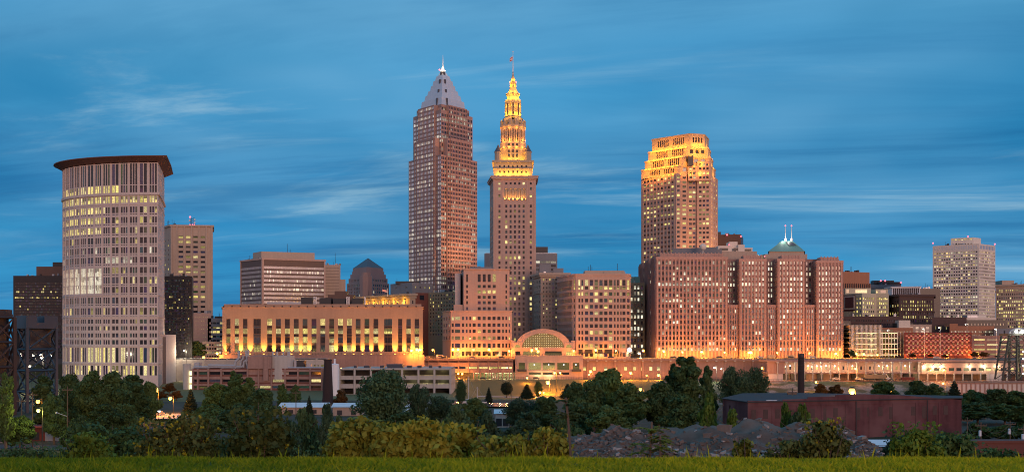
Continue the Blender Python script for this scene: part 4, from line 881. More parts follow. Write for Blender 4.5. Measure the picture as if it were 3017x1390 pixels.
def glass_garage():
    D = 800; z = lambda y: Z(y, D); X = lambda p: P(p, D).x
    B = Bld('parking_garage', 'glass walled parking garage glowing greenish yellow over five open decks', 'garage', [(2504, D), (2662, D), (2662, D+25), (2504, D+25)], 'olive_brick')
    fl = [1058, 1042, 1026, 1010, 994, 978, 966]
    for i, y in enumerate(fl):
        x1 = 2662 if y > 975 else 2598
        B.wall.box(X(2504), X(x1), D+1, D+25, z(y)-.4, z(y)+.4)
    B.wall.box(X(2504), X(2598), D+.5, D+20, z(966), z(957)); B.wall.box(X(2504), X(2662), D+22, D+25, 17, z(970))
    st = B.part('deck_light', 'warm_strip')
    for y in fl[1:-1]:
        st.box(X(2526), X(2584), D+1.2, D+1.8, z(y)-.75, z(y)-.45); st.box(X(2596), X(2645), D+1.2, D+1.8, z(y)-.75, z(y)-.45); plight('deck_light', (X(2555), D+8, z(y)-1.5), 1300, (1, .9, .35), 1, B.root); plight('deck_light', (X(2622), D+8, z(y)-1.5), 1000, (1, .9, .35), 1, B.root)
    fin = B.part('facade_fin', 'pale_metal')
    for i in range(26):
        x = X(2504+94*i/25); fin.box(x-.12, x+.12, D-.2, D+.2, 18, z(957))
    for i in range(8): x = X(2600+62*i/7); fin.box(x-.15, x+.15, D-.1, D+.3, 18, z(978))
    mu = B.part('stair_rail', 'white_metal')
    for y in (1042, 1026, 1010, 994, 978): mu.bar((X(2508), D+.4, z(y+9)), (X(2524), D+.4, z(y)), .25, 5)
    B.done()
glass_garage()
def checker():
    D = 795; z = lambda y: Z(y, D); X = lambda p: P(p, D).x
    B = Bld('parking_garage', 'parking garage clad in a chequerboard of pink and dark red panels', 'garage', [(2664, D), (2863, D-8), (2863, D+20), (2664, D+20)], 'checker_red')
    a, b = B.pts[0], B.pts[1]; L = length(a, b); n = 29; h = (z(982)-z(1046))/14; s = (L-2)/n; rows = [(z(1046)+h*i+.25, z(1046)+h*(i+1)-.25) for i in range(14)]
    B.facade(a, b, 17, z(979), [(1+s*i+.25, 1+s*(i+1)-.25) for i in range(n)], rows, .25, lit(1, YEL, .85, rv=0), skip=lambda r, c: not (r % 3 == 1 and c % 2 == 1))
    for e in (1, 2, 3): B.facade(B.pts[e], B.pts[(e+1) % 4], 17, z(979))
    B.wall.face([(p.x, p.y, z(979)) for p in B.pts]); pk = B.part('pink_panel', 'checker_pink'); u = (b-a)/L; nn = Vector((u.y, -u.x))
    for r in range(14):
        for c in range(n):
            if (r // 1.5 % 1 == 0 or True) and (c+(r*2//3)) % 2 == 0 and r % 3 != 1:
                pk.ops.append(len(pk.f)); p, q = a+u*(1+s*c)+nn*.05, a+u*(1+s*(c+1))+nn*.05; pk.quad((p.x, p.y, rows[r][0]-.25), (q.x, q.y, rows[r][0]-.25), (q.x, q.y, rows[r][1]+.25), (p.x, p.y, rows[r][1]+.25))
    B.done()
checker()
block('parking_garage', 'pink concrete parking garage with lit deck strips at the right end', 'garage', [(2863, 805), (3060, 805), (3060, 830), (2863, 830)], 988, 'rose_concrete', [(0, 5, 4, .84, .3, 993, 1050, lit(.9, YEL, .9, rv=0), dict(band='s'))])
# ---------------------------------------------------------------- ground
def ground(x, y):
    if y < 16: g = 28.26+max(0, -y-25)*.04
    elif y < 252: g = 28.26-.12*(y-16)
    else: g = 0.0
    t = min(1, max(0, (y-24)/60)); g += t*(math.sin(x*.07+y*.05)*.3+math.sin(x*.021-y*.03)*.35) if y < 640 else 0
    if y > 560:
        k = min(1, max(0, (x+34)/14)); yb, wd = (724, 36) if x < 100 else (694, 50)
        dip = -4*min(1, (y-540)/70)+8*min(1, max(0, (y-yb+wd)/wd)); g += (1-k)*4*min(1, (y-560)/130)+k*dip
    if y > 742: g += 13*min(1, (y-742)/4)
    return g
def make_ground():
    ys = list(np.arange(-160, 10, 10))+list(np.arange(10, 30, 1))+list(np.arange(30, 280, 5))+list(np.arange(280, 640, 12))+list(np.arange(640, 740, 4))+[742, 744, 746, 760, 900, 1500, 4000, 12000]
    xs = [-12000, -4000, -1500, -900]+list(np.arange(-700, -60, 20))+list(np.arange(-60, 60, 4))+list(np.arange(60, 701, 20))+[900, 1500, 4000, 12000]
    v = [(x, y, ground(x, y)) for y in ys for x in xs]; n = len(xs)
    f = [(j*n+i, j*n+i+1, (j+1)*n+i+1, (j+1)*n+i) for j in range(len(ys)-1) for i in range(n-1)]
    m, t, b = mat('ground_soil'); g = nd(t, 'ShaderNodeNewGeometry').outputs['Position']; s = nd(t, 'ShaderNodeSeparateXYZ'); t.links.new(g, s.inputs[0]); x, y, z = s.outputs
    n1, n2 = noise(t, g, .06, 4), noise(t, g, 1.4, 5, .7)
    soil = mixc(t, ramp(t, n2, [(.35, 0), (.65, 1)]), (.035, .030, .022), (.075, .062, .048)); weeds = mixc(t, n2, (.012, .022, .009), (.035, .05, .016))
    c = mixc(t, ramp(t, n1, [(.44, 0), (.56, 1)]), weeds, soil)
    rock = mixc(t, ramp(t, n2, [(.4, 0), (.62, 1)]), (.09, .07, .06), (.30, .25, .22))
    inx = mth(t, 'MULTIPLY', mth(t, 'GREATER_THAN', x, 95), mth(t, 'MULTIPLY', mth(t, 'GREATER_THAN', y, 520), mth(t, 'LESS_THAN', y, 742)))
    c = mixc(t, inx, c, mixc(t, ramp(t, n1, [(.46, 0), (.55, 1)]), weeds, rock))
    bank = mixc(t, n2, (.08, .085, .03), (.20, .17, .07)); inb = mth(t, 'MULTIPLY', mth(t, 'LESS_THAN', x, 95), mth(t, 'MULTIPLY', mth(t, 'GREATER_THAN', y, 550), mth(t, 'LESS_THAN', y, 742)))
    c = mixc(t, inb, c, bank); c = mixc(t, mth(t, 'GREATER_THAN', y, 745), c, (.06, .06, .062)); c = mixc(t, mth(t, 'LESS_THAN', y, 21), c, mixc(t, n2, (.03, .055, .008), (.06, .10, .015)))
    t.links.new(c, b.inputs['Base Color']); b.inputs['Roughness'].default_value = .95
    me = bpy.data.meshes.new('ground'); me.from_pydata(v, [], f); me.materials.append(m); o = bpy.data.objects.new('ground', me); COL.objects.link(o); o['kind'] = 'structure'
make_ground()
def sheet(name, pts, m):
    mb = MB(); mb.face(pts); o = mb.build(name, M[m]); o['kind'] = 'structure'; return o
sheet('service_road', [(P(-40, 300).x, 300, .45), (P(560, 300).x, 300, .45), (P(560, 314).x, 314, .45), (P(-40, 314).x, 314, .45)], 'asphalt')
sheet('access_road', [(P(400, 415).x, 415, .7), (P(640, 415).x, 415, .7), (P(640, 445).x, 445, .7), (P(400, 445).x, 445, .7)], 'concrete')
sheet('bank_path', [(P(1395, 668).x, 668, -3.9), (P(1620, 650).x, 650, -3.9), (P(1620, 660).x, 660, -3.9), (P(1395, 678).x, 678, -3.9)], 'concrete')

# ---------------------------------------------------------------- lamps
def street_lamp(px, y, D, label, kind='sodium', e=1500, r=.42, base=None, arm=1.2, group='street lamps of the city', pole='dark_metal', light=True, beh=False):
    x, z = P(px, D).x, Z(y, D); b = ground(x, D) if base is None else base
    if kind == 'sodium': r *= 1.5
    t = empty('street_lamp', (x+arm, D, b), label, 'street lamp', group)
    m = MB(); m.lathe(x+arm, D, [(.22, b), (.2, b+.6), (.13, b+.7), (.09, z+.9)], 8); m.build('pole', M[pole], t)
    m = MB(); m.bar((x+arm, D, z+.75), (x+.1*arm, D-.15, z+r+.25), .07, 6); m.build('arm', M[pole], t)
    m = MB(); m.lathe(x, D, [(r*.35, z-r), (r*.8, z-r*.6), (r, z), (r*.8, z+r*.6), (r*.3, z+r)], 10); m.sm = True; hd = m.build('lamp_head', M[kind], t)
    m = MB(); m.lathe(x, D, [(r*.9, z+r*.75), (r*.5, z+r*1.25)], 10); m.build('lamp_cap', M[pole], hd)
    if light:
        cc = {'sodium': SOD, 'white_lamp': (1, .86, .6), 'green_lamp': (1, .85, .15), 'red_beacon': (1, .1, .1)}[kind]
        plight('lamp_light', (x, D-r-.3, z-r-.25), e, cc, .35, t)
    return t
def wall_lamp(px, y, D, label, kind='sodium', e=700, r=.32, group='wall lamps of the terraces and deck'):
    x, z = P(px, D).x, Z(y, D); t = empty('wall_lamp', (x, D, z), label, 'wall lamp', group)
    m = MB(); m.ball((x, D-.3, z), r, 8, 5); m.build('lamp_head', M[kind], t); m = MB(); m.bar((x, D-.05, z+r*.8), (x, D+.9, z+r*1.3), .09, 5); m.build('bracket', M['dark_metal'], t)
    plight('lamp_light', (x, D-r-.7, z-r-.2), e, {'sodium': SOD, 'white_lamp': (1, .83, .5), 'warm_strip': (1, .8, .4)}.get(kind, SOD), .3, t); return t

# ---------------------------------------------------------------- decks, retaining walls and the freight station
def lower_walls():
    D = 742; z = lambda y: Z(y, D); X = lambda p, d=D: P(p, d).x
    B = Bld('viaduct_wall', 'rusty pink retaining wall with a row of lit windows under the brown complex', 'retaining wall', [(1718, D), (2312, D), (2312, D+3), (1718, D+3)], 'rose_concrete', base=4); a, b = B.pts[:2]; k = D/3300
    cols = [((c-1718-4.2)*k, (c-1718+4.2)*k) for c in (1722.5, 1751, 1785, 1814, 1843, 1870, 1893, 1917.6, 1940)]
    B.facade(a, b, 3.5, z(1061), cols, [(z(1090.5), z(1080.5))], .5, lit(1, YEL, 1.5, rv=0, ch=(.7, .9, 1.1))); B.wall.box(a.x, b.x, D-2.2, D+4, z(1061), z(1057)); B.wall.box(a.x, b.x, D-.8, D, z(1066), z(1062))
    c = B.part('corbel', 'concrete')
    for i in range(22): x = a.x+3+(b.x-a.x-6)*i/21; c.box(x-.6, x+.6, D-2, D-.02, z(1064.5), z(1061))
    p = B.part('pilaster', 'rose_concrete')
    for i in range(0, 22, 3): x = a.x+3+(b.x-a.x-6)*i/21; p.box(x-.7, x+.7, D-.7, D-.02, 4, z(1066))
    rl = B.part('railing', 'dark_metal'); rl.box(a.x, b.x, D-2.1, D-2.0, z(1053.5), z(1053))
    for i in range(80): x = a.x+(b.x-a.x)*i/79; rl.box(x-.05, x+.05, D-2.1, D-2.0, z(1057), z(1053))
    B.done()
    D = 738; B = Bld('mall_front', 'pink stone mall front with five big lit shop windows over the orange bank', 'shopping mall', [(1518, D), (1718, D), (1718, D+18), (1518, D+18)], 'pink_stone', base=4); z = lambda y: Z(y, D); zx = lambda v: 1380+v/3.298; k = D/3300; a, b = B.pts[:2]
    c5 = [(519, 62), (645, 120), (782, 115), (922, 116), (1046, 62)]; c3 = [(645, 118), (775, 100), (922, 118)]
    cs = lambda L: [((zx(v-w/2)-1518)*k, (zx(v+w/2)-1518)*k) for v, w in L]
    B.facade(a, b, 3.5, z(1094), cs(c3), [(z(1119), z(1110)), (z(1103), z(1096))], .7, lit(1, YEL, .9, fn=lambda r, c, n, m: 1 if r == 0 else .3)); B.facade(a, b, z(1094), z(1047), cs(c5), [(z(1089), z(1068))], .8, lit(1, YEL, .85, rv=0))
    for e in (1, 2, 3): B.facade(B.pts[e], B.pts[(e+1) % 4], 3.5, z(1047))
    B.wall.face([(p.x, p.y, z(1047)) for p in B.pts]); B.ribs(a, b, 3.5, z(1052), [s[0]-.9 for s in cs(c5)]+[cs(c5)[-1][1]+.9], .9, .3); B.wall.box(a.x, b.x, D-.4, D, z(1093), z(1091.5))
    bl = B.part('balcony', 'dark_metal')
    for v in (522, 1050): bl.box(P(zx(v-44), D).x, P(zx(v+44), D).x, D-2, D-.02, z(1094), z(1087))
    gl = B.part('hanging_light', 'neon_white')
    for v in (640, 780, 927, 1045): gl.ball((P(zx(v), D).x, D-.25, z(1073.5)), .38)
    plight('shop_light', (P(1618, D).x, D-3, z(1106)), 1600, (1, .75, .35), .6, B.root); plight('shop_light', (P(1585, D).x, D-3, z(1106)), 1300, (1, .75, .35), .6, B.root)
    B.done()
    # long parking deck between the grey garage and the mall front
    D = 736; B = Bld('parking_deck', 'long pink parking deck with lit slot windows below the hotel', 'parking deck', [(955, D), (1512, D), (1512, D+20), (955, D+20)], 'rose_concrete', base=4); a, b = B.pts[:2]; z = lambda y: Z(y, D); W = B.wall; X = lambda p: P(p, D).x
    W.box(a.x, b.x, D, D+6, z(1079), z(1068)); W.box(a.x, b.x, D, D+20, z(1097), z(1086)); W.box(a.x, b.x, D+5.5, D+6.5, z(1086), z(1079)); W.box(a.x, b.x, D-1.5, D+20, z(1061), z(1056)); W.box(a.x, b.x, D+3, D+5, z(1068), z(1061)); W.box(a.x, b.x, D+8, D+20, 4, z(1097)); W.box(a.x, X(1330), D-.5, D+9, 3.5, z(1120))
    cols = grid(b.x-a.x, 16, .9, .5); wn = MB(); L2 = lit(.8, YEL, 1.1, rv=0); dk = B.part('dark_slot', 'dark_wall')
    for i, (c0, c1) in enumerate(cols): B.wins.append((1, [((a.x+c0, D+5.4, z(1085.5)), (a.x+c1, D+5.4, z(1085.5)), (a.x+c1, D+5.4, z(1079.5)), (a.x+c0, D+5.4, z(1079.5)), L2(0, i, 1, 16) or (.2, .14, .05)), ((a.x+c0, D+5.38, z(1081)), (a.x+c1, D+5.38, z(1081)), (a.x+c1, D+5.38, z(1079.4)), (a.x+c0, D+5.38, z(1079.4)), (.1, .07, .03))], 'window_glass'))
    for i in range(19): x = a.x+(b.x-a.x)*(i+.5)/19; W.box(x-.45, x+.45, D-.35, D+1, z(1097), z(1065)); W.box(x-.3, x+.3, D-1.2, D-.6, z(1066), z(1059))
    for i in range(12): x = X(1395)+(b.x-X(1395))*i/11; W.box(x-.3, x+.3, D+.2, D+.8, 3.5, z(1097))
    st = B.part('deck_light', 'warm_strip')
    for p in (1405, 1432, 1448, 1472, 1490, 1503): st.box(X(p-5), X(p+5), D+2, D+3, z(1099.5), z(1098.6)); plight('deck_light', (X(p), D+3.5, z(1102)), 1500, (1, .85, .5), .5, B.root)
    for p in (1000, 1060, 1130, 1200, 1260, 1320, 1380, 1440, 1495): plight('deck_light', (X(p), D+3, z(1080)-.8), 1200, (1, .7, .25), .4, B.root)
    B.done()
    # pale wall left of it, behind the pink plant building
    D = 700; B = Bld('retaining_wall', 'pale concrete retaining wall with lit slots behind the pink plant building', 'retaining wall', [(490, D), (962, D), (962, D+4), (490, D+4)], 'concrete', base=3); a, b = B.pts[:2]; k = D/3300
    B.facade(a, b, 2, Z(1056, D), [((p-490)*k, (q-490)*k) for p, q in ((838, 861), (889, 897), (924, 939), (946, 954))], [(Z(1079, D), Z(1074, D))], .4, lit(1, YEL, 1.2, rv=0)); B.wall.box(a.x, b.x, D, D+40, Z(1056, D)-.4, Z(1056, D))
    B.ribs(a, b, 2, Z(1055, D), [10+i*14 for i in range(7)], 1.2, .4); B.done()
lower_walls()
def freight():
    D = 700; z = lambda y: Z(y, D); X = lambda p, d=D: P(p, d).x
    B = Bld('freight_station', 'long freight station with lamp lit upper gallery, columns and open bays below', 'freight station', [(2262, D), (3090, D), (3090, D+25), (2262, D+25)], 'rose_concrete', base=4); W = B.wall; k = D/3300; x0, x1 = X(2262), X(3090)
    W.box(x0, x1, D-1, D+25, z(1066), z(1060)); W.box(x0, x1, D-.3, D+25, z(1100), z(1096)); W.box(x0, x1, D-2, D+25, -2, z(1121)); W.box(x0, x1, D+14, D+16, 4, z(1097)); W.box(x0, X(2312), D, D+3, z(1097), z(1066))
    a, b = Vector((X(2312), D+7)), Vector((X(2717), D+7)); L = length(a, b); n = 30
    B.facade(a, b, z(1097), z(1066), grid(L, n, .42, 1), [(z(1089), z(1079))], .3, lit(.62, YEL, 1.1, rv=0))
    a, b = Vector((X(2717), D-.5)), Vector((X(3090), D-.5)); L = length(a, b); B.facade(a, b, z(1101), z(1069), [(2.5+L*i/17, 2.5+L*i/17+3.3) for i in range(17)], [(z(1092), z(1083))], .3, lit(.75, YEL, 1.1, rv=0), wall=B.part('pink_gallery', 'pink_stone')); g = B.part('pink_gallery', 'pink_stone'); g.box(a.x, b.x, D-.2, D+6, z(1070), z(1068.5)); g.box(a.x-.4, a.x, D-.5, D+7, z(1101), z(1068.5))
    c = B.part('column', 'concrete')
    for i in range(32):
        p = 2290+i*26.0; x = X(p); c.box(x-.32, x+.32, D-.9, D-.3, 4, z(1097) if p > 2717 else z(1066))
        if p < 2717: c.box(x-.8, x+.8, D-1.6, D-.25, z(1069), z(1065)); c.box(x-.6, x+.6, D-1.5, D-.25, z(1101.5), z(1099.5))
    d = B.part('dark_bay', 'dark_wall')
    for i in range(30):
        if R.random() < .45: p = 2294+i*26.0; d.box(X(p), X(p+19), D+12.8, D+13.8, 4.2, z(1101))
    door = B.part('shutter', 'pale_stone')
    for p in (2262, 2906): door.box(X(p), X(p+44), D-.6, D+.2, 4, z(1101))
    for i, p in enumerate((2327, 2381, 2406, 2433, 2459, 2511, 2588, 2613, 2666)): wall_lamp(p, 1077, D+1.5, 'bright lamp under the freight deck, number %s along the recessed gallery' % ('first second third fourth fifth sixth seventh eighth ninth'.split()[i]), 'white_lamp', 1700, .42, 'lamps along the freight station')
    for i, p in enumerate((2721, 2750, 2774, 2856, 2898, 2938)): wall_lamp(p, 1077, D-1, 'bright lamp on the pink gallery front, %s from its corner' % ('first second third fourth fifth sixth'.split()[i]), 'white_lamp', 1100, .40, 'lamps along the freight station')
    for p in (2300, 2350, 2400, 2450, 2560, 2640, 2730, 2790, 2920): plight('bay_light', (X(p), D+6, z(1104)), 900, (1, .62, .25), .4, B.root)
    rl = B.part('railing', 'dark_metal'); rl.box(x0, x1, D-1.9, D-1.8, z(1116.5), z(1116)); 
    for i in range(110): x = x0+(x1-x0)*i/109; rl.box(x-.05, x+.05, D-1.9, D-1.8, z(1121), z(1116))
    B.done()
freight()
def low_wall(name, label, cat, px0, px1, D, y0, y1, m, panels=0, th=1.0):
    x0, x1 = P(px0, D).x, P(px1, D).x; b = min(Z(y1, D), ground((x0+x1)/2, D)); o = MB(); t = empty(name, ((x0+x1)/2, D, b), label, cat); o.box(x0, x1, D, D+th, b, Z(y0, D)); o.box(x0-.1, x1+.1, D-.2, D+th+.2, Z(y0, D), Z(y0, D)+.35); o.build('wall', M[m], t)
    if panels:
        p = MB()
        for i in range(panels): x = x0+(x1-x0)*(i+.5)/panels; w = (x1-x0)/panels*.3; p.box(x-w, x+w, D-.12, D+.2, Z(y1-12, D), Z(y0+4, D))
        o = p.build('wall_panel', M['pale_stone'], t)
low_wall('retaining_wall', 'low pink wall with pale square panels below the freight station', 'retaining wall', 2820, 3090, 600, 1127, 1168, 'rose_concrete', 20)
low_wall('brick_parapet', 'long red brick parapet low in the grass beyond the utility poles', 'brick wall', 2858, 3120, 190, 1303, 1340, 'red_brick', 0, 2.5)
low_wall('stone_wall', 'pale rough stone wall beside the red brick shed', 'stone wall', 133, 200, 330, 1268, 1292, 'concrete', 0)

# ---------------------------------------------------------------- plant building, grey garage, tank, chimneys, sheds
def plant():
    D = 625; z = lambda y: Z(y, D); X = lambda p: P(p, D).x; k = D/3300
    B = Bld('plant_building', 'pink concrete plant with rooftop pipes, round corner towers and dark deck openings', 'industrial building', [(568, D), (954, D), (954, D+45), (568, D+45)], 'rose_concrete', base=0); a, b = B.pts[:2]
    edges = [568, 583, 614, 652, 690, 730, 762, 800, 840, 878, 914, 948]; cols = [((p-568+2)*k, (q-568-2)*k) for p, q in zip(edges, edges[1:])]
    rows = [(z(1143), z(1136)), (z(1125), z(1116.5)), (z(1103), z(1094.5))]
    B.facade(a, b, 0, z(1085), cols, rows, 2.0, lit(0, YEL, .8, fn=lambda r, c, n, m: .35 if r == 0 else .12), skip=lambda r, c: c in (5, 6) and r > 0)
    for e in (1, 2, 3): B.facade(B.pts[e], B.pts[(e+1) % 4], 0, z(1085))
    B.wall.face([(p.x, p.y, z(1085)) for p in B.pts]); B.ribs(a, b, 0, z(1086), [(p-568)*k for p in edges], .9, .5)
    s = B.part('dark_spandrel', 'red_brick')
    for y0, y1 in ((1088, 1084.5), (1108, 1103.4), (1130, 1125.4), (1149, 1143.4)):
        for c0, c1 in cols: s.box(a.x+c0, a.x+c1, D-.06, D+.4, z(y0), z(y1))
    t = B.part('blank_tower', 'rose_concrete'); t.box(X(731), X(801), D-1.2, D+25, z(1086), z(1048)); t.box(X(777), X(792), D-1.6, D, z(1120), z(1085)); t.box(X(701), X(731), D+6, D+20, z(1086), z(1049))
    c = B.part('corner_tower', 'concrete'); c.lathe(X(820), D+7.2, [(20*k*2.0, z(1117)), (20*k*2.0, z(1048))], 28); c.lathe(X(546), D+3, [(11*k, 0), (11*k, z(1072))], 20)
    w = B.part('stair_glass', 'warm_strip'); 
    for y0, y1 in ((1105, 1093), (1128, 1110), (1151, 1132), (1158, 1153)): w.box(X(557), X(563), D+1, D+2, z(y0), z(y1))
    p = B.part('rooftop_pipe', 'pale_metal'); y = D+2
    def run(pts, r):
        for q, v in zip(pts, pts[1:]): p.bar((X(q[0]), y, z(q[1])), (X(v[0]), y, z(v[1])), r, 8)
    run([(567, 1140), (567, 1084), (570, 1081), (712, 1080), (716, 1072)], .55); run([(611, 1076), (690, 1077), (692, 1064), (701, 1056), (701, 1032)], .7); run([(715, 1082), (716, 1066), (726, 1058), (722, 1040), (722, 1032)], .6); run([(727, 1130), (727, 1078), (723, 1066), (729, 1058), (729, 1030)], .6); run([(654, 1084), (654, 1115)], .4); run([(691, 1081), (691, 1110)], .4); run([(705, 1082), (708, 1062), (714, 1056), (714, 1046)], .5); run([(840, 1080), (850, 1083), (952, 1083)], .4)
    q = B.part('rooftop_plant', 'dark_metal'); q.box(X(866), X(889), D+6, D+14, z(1085), z(1062)); q.box(X(612), X(640), D+4, D+8, z(1085), z(1074)); q = B.part('rooftop_unit', 'pale_metal'); q.box(X(861), X(868), D+5, D+12, z(1085), z(1063)); q.box(X(895), X(908), D+8, D+12, z(1085), z(1072)); q.box(X(560), X(574), D+8, D+14, z(1085), z(1068))
    q = B.part('roof_stack', 'pale_metal')
    for px in (784, 797, 815, 830, 834): q.bar((X(px), D+18, z(1050)), (X(px), D+18, z(1036)), .5, 8)
    for px in (757, 775, 798, 812, 838, 850): plight('roof_light', (X(px), D+30, z(1044)), 400, (1, .65, .2), .4, B.root)
    B.done()
    D = 600; z = lambda y: Z(y, D); X = lambda p: P(p, D).x; k = D/3300
    B = Bld('parking_garage', 'grey concrete parking garage with dark open decks behind the spreading tree', 'garage', [(998, D), (1329, D), (1329, D+45), (998, D+45)], 'concrete', base=0); W = B.wall; a, b = B.pts[:2]
    for y0, y1 in ((1089, 1084), (1118, 1106), (1143, 1130.5), (1165, 1160)): W.box(a.x, b.x, D, D+.5, z(y0), z(y1)); W.box(a.x, b.x, D+.5, D+45, z(y1)-.5, z(y1)-.1)
    W.box(a.x, b.x, D+30, D+31, 0, z(1085)); W.box(b.x-1, b.x, D+.5, D+45, 0, z(1085)); W.box(a.x, a.x+1, D+.5, D+45, 0, z(1085)); W.box(X(1150), b.x, D+.1, D+1, 0, z(1172))
    for p in (1000, 1045, 1093, 1139, 1185, 1233, 1280, 1327): W.box(X(p)-.5, X(p)+.5, D-.5, D+.3, 0, z(1085))
    q = B.part('deck_shade_panel', 'dark_wall'); q.box(a.x+1, b.x-1, D+14, D+15, 0, z(1087))  # black panel across the open decks, their shade put in as colour
    q = B.part('rooftop_unit', 'steel_blue'); q.prism([(X(1138), D+6), (X(1184), D+6), (X(1184), D+14), (X(1138), D+14)], z(1084), z(1073), [(X(1134), D+6), (X(1182), D+6), (X(1182), D+14), (X(1134), D+14)])
    for p, w in ((1075, 18), (1040, 8), (1120, 12), (1202, 14), (1232, 12), (1265, 10), (1293, 8)): q.box(X(p-w/2), X(p+w/2), D+8, D+12, z(1085), z(1077))
    for p in (1160, 1210, 1250, 1300): plight('deck_light', (X(p), D+8, z(1122)), 350, (1, .9, .4), .5, B.root)
    for p in (1175, 1260, 1300): plight('deck_light', (X(p), D+8, z(1092)), 350, (1, .8, .3), .5, B.root); plight('deck_light', (X(p), D-3, z(1168)), 600, (.85, 1, .5), .5, B.root)
    B.done()
    m = MB(); x, D = P(986, 590).x, 590; m.lathe(x, D, [(2.4, 0), (2.4, Z(1072, D)), (1.2, Z(1070.5, D)), (.5, Z(1070, D)), (.5, Z(1056, D))], 20); o = m.build('storage_silo', M['gutter_white']); tag(o, 'round white silo beside the black tapering chimney', 'silo')
    D = 520; x = P(966, D).x; m = MB(); m.lathe(x, D, [(2.9, 0), (2.5, Z(1170, D)), (1.75, Z(1062, D)), (1.95, Z(1061.5, D)), (1.95, Z(1058.5, D))], 16); o = m.build('chimney', M['soot_brick']); tag(o, 'black tapering chimney in front of the pink plant building', 'chimney')
    D = 470; x = P(2360, D).x; t = empty('chimney', (x, D, 0), 'old dark brick smokestack behind the brick warehouse', 'chimney'); m = MB(); m.lathe(x, D, [(1.45, 0), (1.35, Z(1100, D)), (1.2, Z(1052, D))], 16); m.build('stack', M['soot_brick'], t); m = MB()
    for y in (1052, 1060, 1075, 1092): m.lathe(x, D, [(1.33, Z(y, D)), (1.38, Z(y-2, D))], 16)
    m.lathe(x, D, [(1.3, Z(1050, D)), (1.3, Z(1041, D))], 16); m.build('iron_band', M['dark_metal'], t)
plant()
def shed(label, px0, px1, D, yr, ye, yb, dp, roof, wall, cat='shed', hip=0):
    x0, x1 = P(px0, D).x, P(px1, D).x; zb = ground((x0+x1)/2, D); t = empty('shed', ((x0+x1)/2, D, zb), label, cat); ze, zr = Z(ye, D), Z(yr, D+dp/2)
    m = MB(); m.box(x0, x1, D, D+dp, zb-.5, ze)
    for x, s in ((x0, -1), (x1, 1)): m.face([(x, D, ze), (x, D+dp, ze), (x, D+dp/2, zr)] if s < 0 else [(x, D, ze), (x, D+dp/2, zr), (x, D+dp, ze)])
    m.build('wall', M[wall], t); m = MB(); e = .6
    m.quad((x0-e, D-e, ze-.2), (x1+e, D-e, ze-.2), (x1+e, D+dp/2, zr+.15), (x0-e, D+dp/2, zr+.15)); m.quad((x1+e, D+dp+e, ze-.2), (x0-e, D+dp+e, ze-.2), (x0-e, D+dp/2, zr+.15), (x1+e, D+dp/2, zr+.15)); m.build('roof', M[roof], t)
    m = MB(); n = max(2, int((x1-x0)/7))
    for i in range(n): x = x0+(x1-x0)*(i+.5)/n; m.box(x-1, x+1, D-.06, D+.1, zb+.4, zb+(ze-zb)*.62)
    m.build('door', M['dark_metal'], t); return t
shed('long shed with pale blue metal roof in front of the pink plant', 822, 960, 455, 1186, 1198, 1240, 14, 'gutter_white', 'tan_stone')
shed('shed with pale blue roof just right of the black chimney', 980, 1062, 448, 1187, 1197, 1240, 12, 'gutter_white', 'tan_stone')
shed('big white roofed shed seen through the gap beside the spreading tree', 1196, 1266, 432, 1178, 1216, 1235, 20, 'gutter_white', 'white_wall')
shed('small pale blue shed half hidden between the riverside trees', 1460, 1500, 380, 1206, 1216, 1250, 8, 'gutter_white', 'white_wall')
